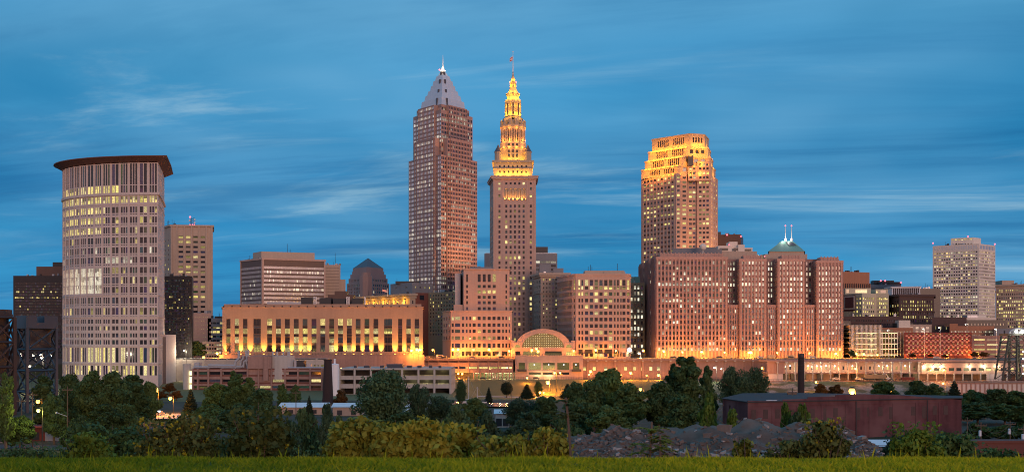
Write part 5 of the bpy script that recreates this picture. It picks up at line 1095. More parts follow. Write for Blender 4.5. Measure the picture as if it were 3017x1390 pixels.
def warehouse():
    B = Bld('brick_warehouse', 'long windowless dark purple brick warehouse with flat dark roof and stepped parapet', 'warehouse', [(2129, 356), (2203, 336), (2833, 358), (2833, 370), (2345, 391), (2190, 388)], 'red_brick', base=0); p = B.pts; zr = Z(1182, 336); m = M['red_brick']
    B.wm = stone('warehouse_brick', (.10, .034, .038), .5, .9, .09, 1.0, .6, second=(.16, .075, .075)); W = B.wall
    a, b = p[1], p[2]; st = [(2203, 1180), (2300, 1180), (2301, 1176), (2372, 1174), (2373, 1169), (2452, 1167), (2453, 1163), (2540, 1160), (2541, 1161), (2640, 1163), (2833, 1177)]
    top = []; L = length(a, b)
    for px, y in st: f = (px-2203)/630; q = a+(b-a)*f; top.append((q.x, q.y, Z(y, q.y)))
    n = Vector((.0, .7, 0))
    for s, e in zip(top, top[1:]): W.quad((s[0], s[1], -1), (e[0], e[1], -1), e, s); W.quad((e[0], e[1]+.7, zr-1), (s[0], s[1]+.7, zr-1), (s[0], s[1]+.7, s[2]), (e[0], e[1]+.7, e[2])); W.quad(s, e, (e[0], e[1]+.7, e[2]), (s[0], s[1]+.7, s[2]))
    B.facade(p[0], p[1], -1, zr-.1, [(5.5, 6.6)], [(6, 9.5)], .3, NOLIT)
    for i in (2, 3, 4, 5): B.facade(p[i], p[(i+1) % 6], -1, zr-.1)
    bo = B.part('bricked_opening', 'dark_brick'); n2 = Vector(((b-a).y, -(b-a).x)).normalized(); u = (b-a)/L
    for i in range(19):
        if i % 5 == 3: continue
        q = a+u*(L*(i+.5)/19); h0, h1 = (6.2, 9.0) if i % 3 else (5.2, 9.0); c2 = [q-u*.8+n2*.05, q+u*.8+n2*.05, q+u*.8-n2*.2, q-u*.8-n2*.2]; bo.prism(c2, h0, h1, bottom=True)
    B.ribs(a, b, -1, zr-1.2, [L*i/9 for i in range(1, 9)], .7, .14); dp = B.part('downpipe', 'dark_metal')
    for f in (.17, .49, .83): q = a+u*L*f+n2*.2; dp.bar((q.x, q.y, 0), (q.x, q.y, zr-.5), .12, 6)
    W.prism([a+n2*.12, b+n2*.12, b-n2*.1, a-n2*.1], 10.0, 10.25, bottom=True)
    r = B.part('flat_roof', 'dark_roof'); q = outset(p, .35); r.prism(q, zr-.3, zr, bottom=True)
    v = B.part('roof_vent', 'dark_metal'); x = P(2335, 378).x; v.box(x-1.5, x+1.5, 378, 379.5, zr, zr+.9); v.bar((x, 378, zr), (x, 378, zr+2.2), .15, 5)
    s = B.part('roof_gutter', 'gutter_white'); x = P(2262, 339).x; s.box(x, x+3.2, 340.5, 341.3, zr, zr+.15); B.done()
warehouse()
t = shed('red brick shed with flat metal roof behind the utility poles', 26, 133, 332, 1252, 1257, 1299, 16, 'slate_roof', 'container_red'); t = shed('tan brick hut at the edge of the red shed', -30, 19, 328, 1240, 1243, 1299, 10, 'slate_roof', 'tan_stone')
t = shed('low sheet metal roof lying against the foot of the brick warehouse', 2560, 2660, 215, 1296, 1310, 1330, 7, 'gutter_white', 'dark_brick')
# clutter on the ridge of the plant

# ---------------------------------------------------------------- lift bridges
def lattice(t, C, z0, z1, n, leg, br, ml, mb_):
    m = MB(); h = (z1-z0)/n; lg = []
    for c in C: g = MB(); g.bar((c[0], c[1], z0), (c[0], c[1], z1), leg, 4); g.build('tower_leg', M[ml], t)
    for i in range(4):
        a, b = C[i], C[(i+1) % 4]; m = MB()
        for j in range(n):
            q0, q1 = z0+h*j, z0+h*(j+1); m.bar((*a, q0), (*b, q1), br, 4); m.bar((*b, q0), (*a, q1), br, 4); m.bar((*a, q1), (*b, q1), br*1.2, 4)
        m.build('lattice_bracing', M[mb_], t)
def bridges():
    C = [P(80, 450).to_2d(), P(166, 466).to_2d(), P(138, 482).to_2d(), P(51, 464).to_2d()]; c = sum(C, Vector((0, 0)))/4; t = empty('lift_bridge', (c.x, c.y, 0), 'blue grey steel lift bridge tower with machine houses on top', 'lift bridge')
    z = lambda y: Z(y, 460); lattice(t, C, 0, z(966), 4, .75, .36, 'steel_blue', 'steel_blue')
    m = MB(); q = outset(C, .6); m.prism(q, z(967), z(951), bottom=True); m.build('top_girder', M['steel_blue'], t)
    for f0, f1 in ((0, .34), (.56, 1.0)):
        m = MB(); a, b, d, e = q[0].lerp(q[1], f0), q[0].lerp(q[1], f1), q[3].lerp(q[2], f1), q[3].lerp(q[2], f0); m.prism([a, b, d, e], z(951), z(930), bottom=True); m.build('machine_house', M['steel_blue'], t)
    m = MB(); k = [c+(v-c)*.72 for v in C]; m.prism(k, z(1027), z(970), bottom=True); m.build('counterweight', M['dark_wall'], t)
    C = [P(-30, 430).to_2d(), P(43, 438).to_2d(), P(20, 452).to_2d(), P(-52, 444).to_2d()]; c = sum(C, Vector((0, 0)))/4; t = empty('lift_bridge', (c.x, c.y, 0), 'rust black steel lift bridge tower cut by the edge of the photo', 'lift bridge'); z = lambda y: Z(y, 438)
    lattice(t, C, 0, z(935), 4, .85, .4, 'steel_rust', 'steel_rust'); m = MB(); m.prism([c+(v-c)*.9 for v in C], z(936), z(925), bottom=True); m.build('top_girder', M['steel_rust'], t); m = MB(); x = P(-20, 440).x; m.prism([(x-4, 437), (x+5.3, 437), (x+5.3, 445), (x-4, 445)], z(925), z(911), bottom=True); m.build('machine_house', M['steel_rust'], t); m = MB(); m.prism([(x-2, 438), (x+3.5, 438), (x+3.5, 444), (x-2, 444)], z(1100), z(937), bottom=True); m.build('counterweight', M['dark_wall'], t)
    D = 590; z = lambda y: Z(y, D); X = lambda p: P(p, D).x; t = empty('lift_bridge', (X(2990), D, 2), 'green black steel bridge tower with raking legs and a floodlit top', 'lift bridge')
    m = MB()
    for dy_ in (0, 9):
        L = [(2953, 1118), (2972, 985)]; m.bar((X(2953), D+dy_, z(1118)), (X(2973), D+dy_, z(985)), .55, 4); m.bar((X(2996), D+dy_, z(1118)), (X(2996), D+dy_, z(985)), .7, 4); m.bar((X(3030), D+dy_, z(1118)), (X(3022), D+dy_, z(985)), .6, 4)
    m.build('tower_leg', M['steel_green'], t); m = MB()
    for dy_ in (0, 9):
        ys = [1118, 1090, 1062, 1036, 1010, 985]
        for y0, y1 in zip(ys, ys[1:]):
            x0, x1 = 2953+(1118-y0)*.15, 2953+(1118-y1)*.15; m.bar((X(x0), D+dy_, z(y0)), (X(2996), D+dy_, z(y1)), .22, 4); m.bar((X(x1), D+dy_, z(y1)), (X(2996), D+dy_, z(y1)), .25, 4); m.bar((X(2996), D+dy_, z(y0)), (X(3024), D+dy_, z(y1)), .22, 4); m.bar((X(3024), D+dy_, z(y0)), (X(2996), D+dy_, z(y1)), .22, 4)
            m.bar((X(x1), D, z(y1)), (X(x1), D+9, z(y1)), .2, 4)
    m.build('lattice_bracing', M['steel_green'], t); m = MB(); m.box(X(2968), X(3030), D-1, D+10, z(988), z(982)); m.build('top_deck', M['steel_green'], t)
    m = MB(); n = 14; cx, cz = X(3003), z(983)
    for j in range(n):
        a0, a1 = math.pi*j/n, math.pi*(j+1)/n; m.bar((cx+5.2*math.cos(a0), D, cz+2.8*math.sin(a0)), (cx+5.2*math.cos(a1), D, cz+2.8*math.sin(a1)), .4, 5); m.bar((cx, D, cz), (cx+5.2*math.cos(a0), D, cz+2.8*math.sin(a0)), .16, 4)
    m.build('sheave', M['pale_metal'], t); m = MB(); m.bar((X(3000), D+2, z(970)), (X(3000), D+2, z(945)), .3, 5); m.bar((X(2995), D+2, z(955)), (X(3005), D+2, z(950)), .15, 4); m.build('mast', M['steel_green'], t)
    m = MB(); m.ball((X(2990), D-1.5, z(976)), .8); m.ball((X(3008), D-1.5, z(977)), 1.1); m.build('floodlight_lamp', M['white_lamp'], t); plight('floodlight', (X(2998), D-3, z(980)), 900, (1, .93, .75), .5, t); plight('floodlight', (X(2985), D+4, z(1000)), 1500, (1, .85, .6), .5, t)
    for y in (1035, 1056, 1077, 1100): m = MB(); m.ball((X(3013), D-.8, z(y)), .5); m.build('tower_lamp', M['white_lamp'], t); plight('floodlight', (X(3011), D-2, z(y)), 350, (1, .75, .35), .3, t)
bridges()
# ---------------------------------------------------------------- lamps, poles, vehicles and masts
for px, y, e, who in ((1335, 1028, 900, 'at the hotel door nearest the post office'), (1350, 1028, 900, 'second along the hotel front'), (1441, 1028, 1200, 'between the dark awnings of the hotel'), (1567, 1030, 300, 'in front of the glowing arch'), (1580, 1026, 300, 'at the middle of the glowing arch'), (1586, 1034, 200, 'low beside the arch doors'), (1755, 1030, 1300, 'between the awnings of the pink office block'), (1895, 1032, 900, 'at the near corner of the brown complex'), (1955, 1033, 2200, 'under the first wing of the brown complex'), (2067, 1035, 2200, 'at the middle of the widest brown wing'), (2206, 1037, 1600, 'first of the pair under the second brown wing'), (2213, 1036, 1600, 'second of the pair under the second brown wing'), (2462, 1040, 3200, 'glowing orange at the last brown wing'), (2522, 1040, 1300, 'in front of the glass garage'), (2545, 1042, 900, 'beside the glass garage stairs'), (1212, 1031, 700, 'by the last uplit pier of the post office'), (1228, 1028, 700, 'at the corner of the post office'), (1238, 1028, 700, 'beside the brick annex of the post office'), (600, 1052, 1600, 'on the street beside the post office'), (640, 1040, 900, 'at the near end of the post office'), (2880, 1040, 900, 'among the yellow trees of the chequered garage'), (2690, 1046, 900, 'in front of the chequered garage')):
    street_lamp(px, y, 716 if px < 1240 else 757 if px < 1500 else 748 if px < 1600 else 753 if px < 1800 else 793 if px < 2480 else 784, 'orange street lamp '+who, 'sodium', e*16, .62, 17)
for px, y, D, e, r, b, who, kd in ((457, 1148, 430, 3600, .85, None, 'burning brightest before the curved courthouse tower', 'sodium'), (502, 1172, 450, 1600, .5, None, 'small among the orange lit trees below the courthouse', 'sodium'), (1614, 1125, 690, 3000, .85, None, 'burning bright over the orange bank', 'sodium'), (1553, 1112, 715, 900, .5, None, 'before the first shop window of the mall front', 'sodium'), (1591, 1155, 655, 700, .5, None, 'low on the orange bank by the cypress', 'sodium'), (1602, 1155, 655, 500, .35, None, 'smallest on the orange bank', 'sodium'), (1740, 1093, 722, 1600, .65, None, 'above the dark trees beside the mall front', 'sodium'), (1799, 1096, 726, 700, .4, None, 'peeping between trees under the lit wall windows', 'sodium'), (1858, 1097, 726, 1400, .65, None, 'starry before the lit wall windows', 'sodium'), (1940, 1104, 726, 1400, .65, None, 'starry beside the tallest riverside tree', 'sodium'), (1887, 1146, 480, 500, .45, None, 'deep among the dark riverside trees', 'sodium'), (2245, 1083, 688, 1100, .45, None, 'on a tall orange pole before the freight station', 'sodium'), (2404, 1124, 660, 900, .45, None, 'on the rocky bank beside the smokestack', 'sodium'), (2510, 1151, 372, 3000, .75, 6, 'flaring above the brick warehouse parapet', 'sodium'), (2624, 1152, 520, 500, .35, None, 'low behind the warehouse', 'sodium'), (2778, 1128, 590, 800, .4, None, 'orange by the low panelled wall', 'sodium'), (2856, 1157, 520, 700, .5, None, 'at the edge of the right hand woods', 'sodium'), (2520, 1085, 690, 900, .5, 4, 'on a tall post before the parked lorries', 'sodium'), (2780, 1088, 690, 900, .5, 4, 'on a tall post before the pink gallery', 'sodium'), (1650, 1097, 700, 700, .5, None, 'first of a pair on a tall pole at the mall front', 'sodium'), (1634, 1097, 700, 700, .5, None, 'second of a pair on a tall pole at the mall front', 'sodium'),
    (113, 1208, 300, 500, .5, None, 'yellow green beside a wooden pole', 'green_lamp'), (112, 1182, 330, 400, .4, None, 'small orange behind the wooden poles', 'sodium'), (58, 1043, 600, 700, .6, None, 'white seen through the first panel of the blue bridge', 'white_lamp'), (99, 1045, 600, 700, .6, None, 'white seen at the middle of the blue bridge', 'white_lamp'), (119, 1044, 600, 600, .55, None, 'white between the crossed bars of the blue bridge', 'white_lamp'), (122, 1055, 600, 600, .6, None, 'white and lowest of the bridge cluster', 'white_lamp'), (146, 1044, 600, 700, .6, None, 'white beside the last leg of the blue bridge', 'white_lamp'), (87, 1078, 560, 400, .5, None, 'white and alone low in the blue bridge', 'white_lamp'), (513, 1032, 700, 1500, .6, None, 'white behind the low black block', 'white_lamp'), (543, 1032, 700, 1500, .6, None, 'white twin nearer the pink podium', 'white_lamp'), (1882, 1040, 790, 1200, .7, 17, 'brilliant white at the corner of the brown complex', 'white_lamp'), (322, 1106, 600, 200, .4, None, 'tiny white at the foot of the courthouse tower', 'white_lamp'), (2105, 1082, 690, 1400, .5, None, 'white behind the twin riverside trees', 'white_lamp'), (2125, 1086, 690, 900, .4, None, 'second white one behind the riverside trees', 'white_lamp')):
    street_lamp(px, y, D, ('orange street lamp ' if kd == 'sodium' else 'street lamp ')+who, kd, e*(6 if D > 710 else 10 if D > 530 and kd == 'sodium' else 5), r, b)
for px, y, D, e, who in ((1275, 1030, 748, 700, 'beside the olive block between post office and hotel'), (1395, 1029, 757, 800, 'in the middle of the hotel front'), (1500, 1032, 757, 700, 'at the corner of hotel and arch'), (1690, 1032, 753, 700, 'at the corner of arch and pink office'), (1815, 1032, 753, 900, 'at the far awnings of the pink office'), (2010, 1036, 793, 1000, 'between the first two of the widest brown wing'), (2135, 1037, 793, 1000, 'at the first gap between brown wings'), (2290, 1038, 793, 1000, 'before the third brown wing'), (2385, 1039, 793, 1000, 'at the last gap between brown wings'), (2585, 1044, 784, 700, 'at the open end of the glass garage'), (2790, 1046, 780, 700, 'under the far half of the chequered garage')):
    street_lamp(px, y, D, 'orange street lamp '+who, 'sodium', e*9, .5, 17)
for i, (px, y) in enumerate(((1735, 1103), (1775, 1103), (1830, 1104), (1905, 1105), (2010, 1106), (2150, 1108), (2210, 1108))):
    street_lamp(px, y, 722, 'small orange lamp at the foot of the lit retaining wall, %s from the mall' % ('first second third fourth fifth sixth seventh'.split()[i]), 'sodium', 2600, .38, 3.5)
for i, px in enumerate((2615, 2720, 2845, 2932, 2766)):
    street_lamp(px, (973, 969, 955, 969, 965)[i], 790, 'tall pale garage roof lamp %s' % ('above the glass garage', 'first above the chequered panels', 'above the orange brick row', 'near the end of the pink garage', 'over the chequered panels')[i], 'white_lamp', 300, .4, 17, 1.0, 'tall roof lamps of the garages', 'white_metal')
for i, (px, y) in enumerate(((1327, 1103), (1350, 1100), (1362, 1100))): wall_lamp(px, y, 734, 'orange lamp on the deck wall, %s past the grey garage' % ('first', 'second', 'third')[i], 'sodium', (9000, 8000, 8000)[i], (1.0, .7, .7)[i])
def pole(px, yt, D, label, cross=True, lampside=0, m='wood', transformer=False, sign=False):
    x = P(px, D).x; b = ground(x, D); zt = Z(yt, D); t = empty('utility_pole', (x, D, b), label, 'utility pole', 'wooden utility poles'); o = MB(); o.lathe(x, D, [(.19, b-.3), (.12, zt)], 8); o.build('pole', M[m], t)
    if cross:
        o = MB(); o.box(x-1.4, x+1.4, D-.2, D-.06, zt-1.0, zt-.8)
        for s in (-1.3, -.6, .6, 1.3): o.box(x+s-.06, x+s+.06, D-.2, D-.06, zt-.8, zt-.55)
        o.build('crossarm', M[m], t)
    if lampside: o = MB(); o.bar((x, D, zt-8), (x+lampside*2.6, D-.4, zt-7.0), .06, 5); o.ball((x+lampside*2.8, D-.4, zt-7), .28, 8, 4); o.build('lamp_arm', M['white_metal'], t)
    if transformer: o = MB(); o.lathe(x-.4, D-.45, [(.3, zt-3.4), (.34, zt-3.3), (.34, zt-2.1), (.2, zt-2)], 10); o.build('transformer', M['white_metal'], t)
    if sign: o = MB(); zc = b+3.2; o.face([(x, D-.25, zc-.9), (x+.9, D-.25, zc), (x, D-.25, zc+.9), (x-.9, D-.25, zc)]); o.build('warning_sign', M['sign_yellow'], t)
    return (x, D, zt-.7)
stone('sign_yellow', (.65, .38, .03), .1)
pole(64, 1172, 315, 'leaning wooden pole in front of the red shed'); pole(96, 1153, 310, 'wooden pole carrying the yellow diamond sign', sign=True); pole(199, 1138, 300, 'tall wooden pole with a curved unlit lamp arm', lampside=-1); pole(18, 1195, 330, 'short wooden pole nearest the photo edge', False)
pole(872, 1150, 430, 'thin wooden pole behind the pale roofed shed'); pole(1506, 1142, 480, 'thin pole on the grassy bank by the round tree', False); pole(1638, 1090, 660, 'dark tall pole before the mall front', False, m='dark_metal'); pole(1947, 1040, 738, 'pale pole with cross wires at the near corner of the brown complex', True, m='concrete')
W4 = [pole(2850, 1228, 285, 'first wooden pole right of the brick warehouse'), pole(2890, 1242, 270, 'wooden pole with white transformer right of the warehouse', transformer=True), pole(2976, 1238, 285, 'wooden pole with transformer standing before the woods', transformer=True), pole(3016, 1252, 262, 'wooden pole cut by the photo edge', transformer=True)]
for s, off in (('upper', 0), ('lower', -1.3)):
    m = MB()
    for a, b in zip(W4, W4[1:]):
        pts = [Vector(a).lerp(Vector(b), i/10)+Vector((0, -.15, off-2.2*4*(i/10)*(1-i/10))) for i in range(11)]
        for p, q in zip(pts, pts[1:]): m.bar(p, q, .045, 4)
    tag(m.build('power_line', M['wood']), '%s sagging wire strung between the four wooden poles' % s, 'power line', 'wires of the utility poles')
def car(px, y, D, col, label, cat='car', z=None, van=False, name='parked_car', tail=False):
    x = P(px, D).x; b = Z(y, D) if z is None else z; t = empty(name, (x, D, b), label, cat, 'vehicles parked along the decks'); L = 3.2 if van else 2.2; h = 2.3 if van else 1.45; o = MB()
    prof = [(-L, .35), (L, .35), (L, .8), (L*.62, .95), (L*.38, h), (-L*.95 if van else -L*.55, h), (-L*.98, .95), (-L, .8)]; w = .9
    o.face([(x+p, D-w, b+q) for p, q in prof]); o.face([(x+p, D+w, b+q) for p, q in reversed(prof)])
    for (p, q), (r, s) in zip(prof, prof[1:]+prof[:1]): o.quad((x+r, D-w, b+s), (x+p, D-w, b+q), (x+p, D+w, b+q), (x+r, D+w, b+s))
    o.build('body', M[col], t); o = MB(); o.quad((x-L*.5, D-w-.02, b+.95), (x+L*.5, D-w-.02, b+.95), (x+L*.33, D-w-.02, b+h-.15), (x-L*.5, D-w-.02, b+h-.15)); o.build('side_window', M['dark_metal'], t)
    for s in (-.62, .62): o = MB(); o.bar((x+s*L, D-w-.03, b+.34), (x+s*L, D-w+.2, b+.34), .34, 10); wh = o.build('wheel', M['dark_metal'], t); o = MB(); o.bar((x+s*L, D-w-.05, b+.34), (x+s*L, D-w, b+.34), .18, 8); o.build('hubcap', M['pale_metal'], wh)
    if tail: o = MB(); o.ball((x-L, D-w, b+.8), .22, 6, 4); o.build('tail_lamp', M['tail_light'], t)
car(1298, 1049, 750, 'white_wall', 'white delivery van beside the brick annex of the post office', 'van', 17.5, True, 'delivery_van'); car(1275, 1050, 750, 'dark_metal', 'dark car with red tail lamp near the post office annex', z=17.5, tail=True); car(1262, 1050, 752, 'grey_wall', 'grey car with red tail lamp closest to the post office', z=17.5, tail=True)
car(1424, 1118, 733, 'dark_metal', 'dark car parked in the lit lower deck', z=4); car(2464, 1120, 697, 'white_wall', 'white car parked under the freight deck', z=5); car(2530, 1120, 697, 'white_wall', 'white car parked beside the long green trailer', z=5); car(2548, 1120, 698, 'dark_metal', 'dark car parked against the long green trailer', z=5); car(1984, 1052, 741, 'dark_metal', 'dark car at the railing below the widest brown wing', z=17.6); car(2395, 1052, 741, 'white_wall', 'white car at the railing near the last brown wing', z=17.6); car(1436, 1196, 505, 'dark_metal', 'dark car parked on the river bank lawn'); car(470, 1190, 436, 'grey_wall', 'grey car on the lit access road below the courthouse', z=.75)
for i, (px, y, D, col, who, z_) in enumerate(((1310, 1052, 747, 'dark_metal', 'dark car stopped by the hotel corner', 17.5), (1392, 1052, 750, 'grey_wall', 'grey car under the first hotel awnings', 17.5), (1478, 1052, 750, 'dark_metal', 'dark car at the far end of the hotel', 17.5), (1708, 1052, 750, 'white_wall', 'white car by the first awning of the pink office', 17.5), (1800, 1052, 750, 'dark_metal', 'dark car before the last awning of the pink office', 17.5), (2040, 1052, 745, 'grey_wall', 'grey car parked along the widest brown wing', 17.6), (2120, 1052, 745, 'dark_metal', 'dark car at the first gap of the brown wings', 17.6), (2240, 1052, 745, 'white_wall', 'white car along the second brown wing', 17.6), (2330, 1052, 745, 'dark_metal', 'dark car along the third brown wing', 17.6), (2600, 1053, 752, 'dark_metal', 'dark car passing the glass garage', 17.3), (2760, 1053, 752, 'white_wall', 'white car passing the chequered garage', 17.3), (1345, 1118, 733, 'grey_wall', 'grey car parked below the three wall lamps', 4), (1460, 1118, 737.5, 'white_wall', 'white car inside the lit lower deck', 4), (1580, 1118, 733, 'dark_metal', 'dark car before the mall shop windows', 4.1))): car(px, y, D, col, who, z=z_)
def fence(px0, px1, D, z0, h, n, label):
    x0, x1 = P(px0, D).x, P(px1, D).x; t = empty('fence', ((x0+x1)/2, D, z0), label, 'fence'); o = MB()
    for q in (.5, 1.0): o.bar((x0, D, z0+h*q), (x1, D, z0+h*q), .06, 4)
    o.build('rail', M['dark_metal'], t)
    for i in range(n): x = x0+(x1-x0)*i/(n-1); o = MB(); o.bar((x, D, z0-.3), (x, D, z0+h), .07, 4); o.build('post', M['dark_metal'], t)
fence(1330, 1515, 731, 4, 1.6, 26, 'dark rail fence along the lower deck above the bank'); fence(1520, 1720, 731, 4, 1.6, 28, 'dark rail fence in front of the mall shop windows'); fence(1722, 2250, 729, 4, 1.8, 60, 'long rail fence below the lit retaining wall'); fence(1250, 1512, 733.5, Z(1057, 735), 1.2, 40, 'thin railing along the top of the parking deck'); fence(1512, 1720, 737, Z(1047, 738), 1.2, 30, 'thin railing on the roof edge of the mall front'); fence(655, 1246, 718, Z(1044, 719), 1.2, 70, 'railing along the plinth of the post office')
def trailer():
    D = 697; x = P(2580, D).x; t = empty('truck_trailer', (x, D, 5), 'long pale green trailer parked under the freight deck', 'trailer'); o = MB(); o.box(x-7, x+6, D-1.2, D+1.2, 5.9, 8.4); o.build('cargo_box', M['olive_brick'], t)
    for s in (-5.5, -4.3, 3.5, 5): o = MB(); o.bar((x+s, D-1.25, 5.45), (x+s, D-.9, 5.45), .45, 10); o.build('wheel', M['dark_metal'], t)
    for i, (px, m, who) in enumerate(((2614, 'white_wall', 'white boom lift with folded arm beside the trailer'), (2642, 'orange_brick', 'orange boom lift with raised arm beside the red skips'))):
        x = P(px, D).x; t = empty('boom_lift', (x, D-1, 5), who, 'boom lift', 'boom lifts at the freight station'); o = MB(); o.box(x-1.3, x+1.3, D-2, D-.2, 5.3, 6.4); o.build('chassis', M[m], t); o = MB(); o.bar((x+.6, D-1, 6.4), (x-1.2, D-1, 8.8), .25, 6); o.bar((x-1.2, D-1, 8.8), (x-2, D-1, 9.2), .2, 6); o.build('boom_arm', M[m], t)
        for s in (-.9, .9): o = MB(); o.bar((x+s, D-2.1, 5.35), (x+s, D-1.8, 5.35), .35, 10); o.build('wheel', M['dark_metal'], t)
    o = MB(); x = P(2672, D).x; o.box(x-4, x+4, D-2, D, 5, 6.7)
    for i in range(9): o.box(x-4+i, x-3.85+i, D-2.1, D-1.99, 5, 6.7)
    tag(o.build('skip_container', M['container_red']), 'low dark red skip containers beside the orange boom lift', 'skip')
trailer()
def sailboat(px, yt, D, label):
    x = P(px, D).x; t = empty('sailboat', (x, D, .3), label, 'sailboat', 'moored sailing boats'); o = MB(); H = [(-4, 0), (-2.5, -1.2), (1.5, -1.2), (4.6, 0), (1.5, 1.2), (-2.5, 1.2)]; o.prism([(x+a*.8, D+b*.6) for a, b in H], .2, 1.5, [(x+a, D+b) for a, b in H]); o.build('hull', M['white_wall'], t)
    o = MB(); o.bar((x, D, 1.2), (x, D, Z(yt, D)), .14, 6, .08); o.build('mast', M['white_metal'], t); o = MB(); o.bar((x, D, 2.4), (x-3.6, D, 2.6), .09, 5); o.build('boom', M['white_metal'], t); o = MB(); o.bar((x, D, Z(yt, D)), (x-4, D, 1.4), .03, 3); o.bar((x, D, Z(yt, D)), (x+4.4, D, 1.4), .03, 3); o.build('rigging', M['pale_metal'], t)
sailboat(1381, 1108, 520, 'sailing boat with the taller bare mast beyond the dark trees'); sailboat(1406, 1139, 515, 'sailing boat with the shorter bare mast beyond the dark trees')
sheet('river', [(-60, 500, .28), (5, 500, .28), (5, 540, .28), (-60, 540, .28)], 'pale_glass_water' if 'pale_glass_water' in M else 'curtain_glass')
def dish_antenna():
    B = bpy.data.objects
    x = P(568, 835).x; D = 835; zt = Z(664, 830); t = empty('antenna_mast', (x, D, zt), 'lattice antenna mast with red beacons on the tan ribbed tower', 'antenna mast'); o = MB()
    for a, b in ((-1.4, -1.4), (1.4, -1.4), (1.4, 1.4), (-1.4, 1.4)): o.bar((x+a, D+b, zt-1), (x+a*.8, D+b*.8, zt+6.2), .14, 4)
    for i in range(4): o.bar((x-1.4, D-1.4, zt+i*1.5), (x+1.3, D-1.4, zt+i*1.5+1.5), .09, 4); o.bar((x+1.4, D-1.4, zt+i*1.5), (x-1.3, D-1.4, zt+i*1.5+1.5), .09, 4)
    o.build('lattice_frame', M['dark_metal'], t)
    for a, b in ((-1.9, 4.2), (1.9, 4.6), (1.8, 2.5)): o = MB(); o.lathe(x+a, D-1.6, [(.05, zt+b-.8), (.7, zt+b-.3), (.7, zt+b+.3), (.05, zt+b+.8)], 10); o.build('dish', M['white_metal'], t)
    o = MB(); o.ball((x-1.6, D-1.5, zt+6.6), .7)
    for s in (-1.6, .2, 1.6): o.ball((x+s, D-1.6, zt+.8), .5)
    o.build('beacon', M['red_beacon'], t)
    for px, y, D, base, who in ((497, 648, 835, 664, 'on the tan ribbed tower'), (513, 650, 838, 664, 'second on the tan ribbed tower'), (847, 718, 985, 741, 'on the penthouse of the ribbon window slab'), (855, 733, 985, 741, 'short beside it on the ribbon window slab'), (988, 745, 1010, 780, 'on the blank tan stepped block')):
        x = P(px, D).x; o = MB(); o.bar((x, D, Z(base, D)-1.2), (x, D, Z(y, D)), .2, 5, .1); o.bar((x-.8, D, Z(y, D)-1.5), (x+.8, D, Z(y, D)-1.5), .08, 4); tag(o.build('whip_antenna', M['dark_metal']), 'thin whip antenna '+who, 'antenna', 'whip antennas on roofs')
dish_antenna()
flag_material(); x, D = P(1138, 850).x, 850; t = empty('flagpole', (x, D, Z(868, 840)), 'flagpole with blowing striped flag on the gold floodlit hall', 'flagpole'); o = MB(); o.bar((x+1, D, Z(872, 840)), (x+1, D, Z(848, 840)), .14, 6); o.build('pole', M['white_metal'], t)
o = MB()
for i in range(5): a, b = x+1-i*.8, x+1-(i+1)*.8; o.quad((b, D+.3*math.sin(i+1), Z(859, 840)+.2*i), (a, D+.3*math.sin(i), Z(859, 840)+.2*i-.2), (a, D+.3*math.sin(i), Z(853, 840)+.2*i-.2), (b, D+.3*math.sin(i+1), Z(853, 840)+.2*i))
o.build('flag', M['flag_stripes'], t)
x, D = P(457, 410).x, 410; t = empty('lit_sign', (x, D, 0), 'long white backlit sign on two legs below the courthouse trees', 'sign'); o = MB(); o.box(x-1.9, x+1.9, D, D+.3, Z(1213, D), Z(1209, D)); o.build('sign_panel', M['neon_white'], t); o = MB(); o.box(x-1.8, x-1.7, D+.1, D+.2, 0, Z(1213, D)); o.box(x+1.2, x+1.3, D+.1, D+.2, 0, Z(1213, D)); o.build('leg', M['dark_metal'], t)
x, D = P(1868, 744).x, 744
t = empty('neon_sign', (x, D, 17), 'round glowing white and red restaurant sign beside the brown complex', 'sign'); o = MB(); o.lathe(x-3, D, [(.05, Z(1037, D)), (1.3, Z(1034, D)), (1.5, Z(1030, D)), (1.0, Z(1025, D)), (.05, Z(1023, D))], 12); o.build('sign_face', M['neon_white'], t); o = MB(); o.box(x-5, x-4.4, D-.3, D, Z(1050, D), Z(1036, D)); o.build('sign_tube', M['tail_light'], t); plight('sign_light', (x-3, D-3, Z(1036, D)), 1100, (1, .85, .6), .5, t)
# ---------------------------------------------------------------- vegetation
rng = np.random.default_rng(5)
def leafmat(name, a, b, trans=.2):
    m, t, p = mat(name); at = nd(t, 'ShaderNodeAttribute', attribute_name='tint'); s = nd(t, 'ShaderNodeSeparateColor'); t.links.new(at.outputs['Color'], s.inputs[0])
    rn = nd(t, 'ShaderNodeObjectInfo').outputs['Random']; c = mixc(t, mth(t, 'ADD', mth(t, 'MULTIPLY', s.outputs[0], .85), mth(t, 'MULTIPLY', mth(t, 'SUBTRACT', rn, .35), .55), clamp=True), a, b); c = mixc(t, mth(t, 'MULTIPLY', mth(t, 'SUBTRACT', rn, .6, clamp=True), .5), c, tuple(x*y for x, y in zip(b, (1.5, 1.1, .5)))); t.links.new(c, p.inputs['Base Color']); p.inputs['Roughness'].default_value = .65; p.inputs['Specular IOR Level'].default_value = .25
    tr = nd(t, 'ShaderNodeBsdfTranslucent'); t.links.new(c, tr.inputs[0]); mx = nd(t, 'ShaderNodeMixShader'); mx.inputs[0].default_value = trans
    t.links.new(p.outputs[0], mx.inputs[1]); t.links.new(tr.outputs[0], mx.inputs[2]); t.links.new(mx.outputs[0], t.nodes['Material Output'].inputs[0]); return m
leafmat('leaf_dark', (.026, .055, .02), (.105, .175, .055)); leafmat('leaf_mid', (.032, .065, .02), (.11, .185, .05)); leafmat('leaf_blue', (.025, .054, .03), (.09, .16, .07)); leafmat('leaf_conifer', (.012, .022, .012), (.035, .055, .025))
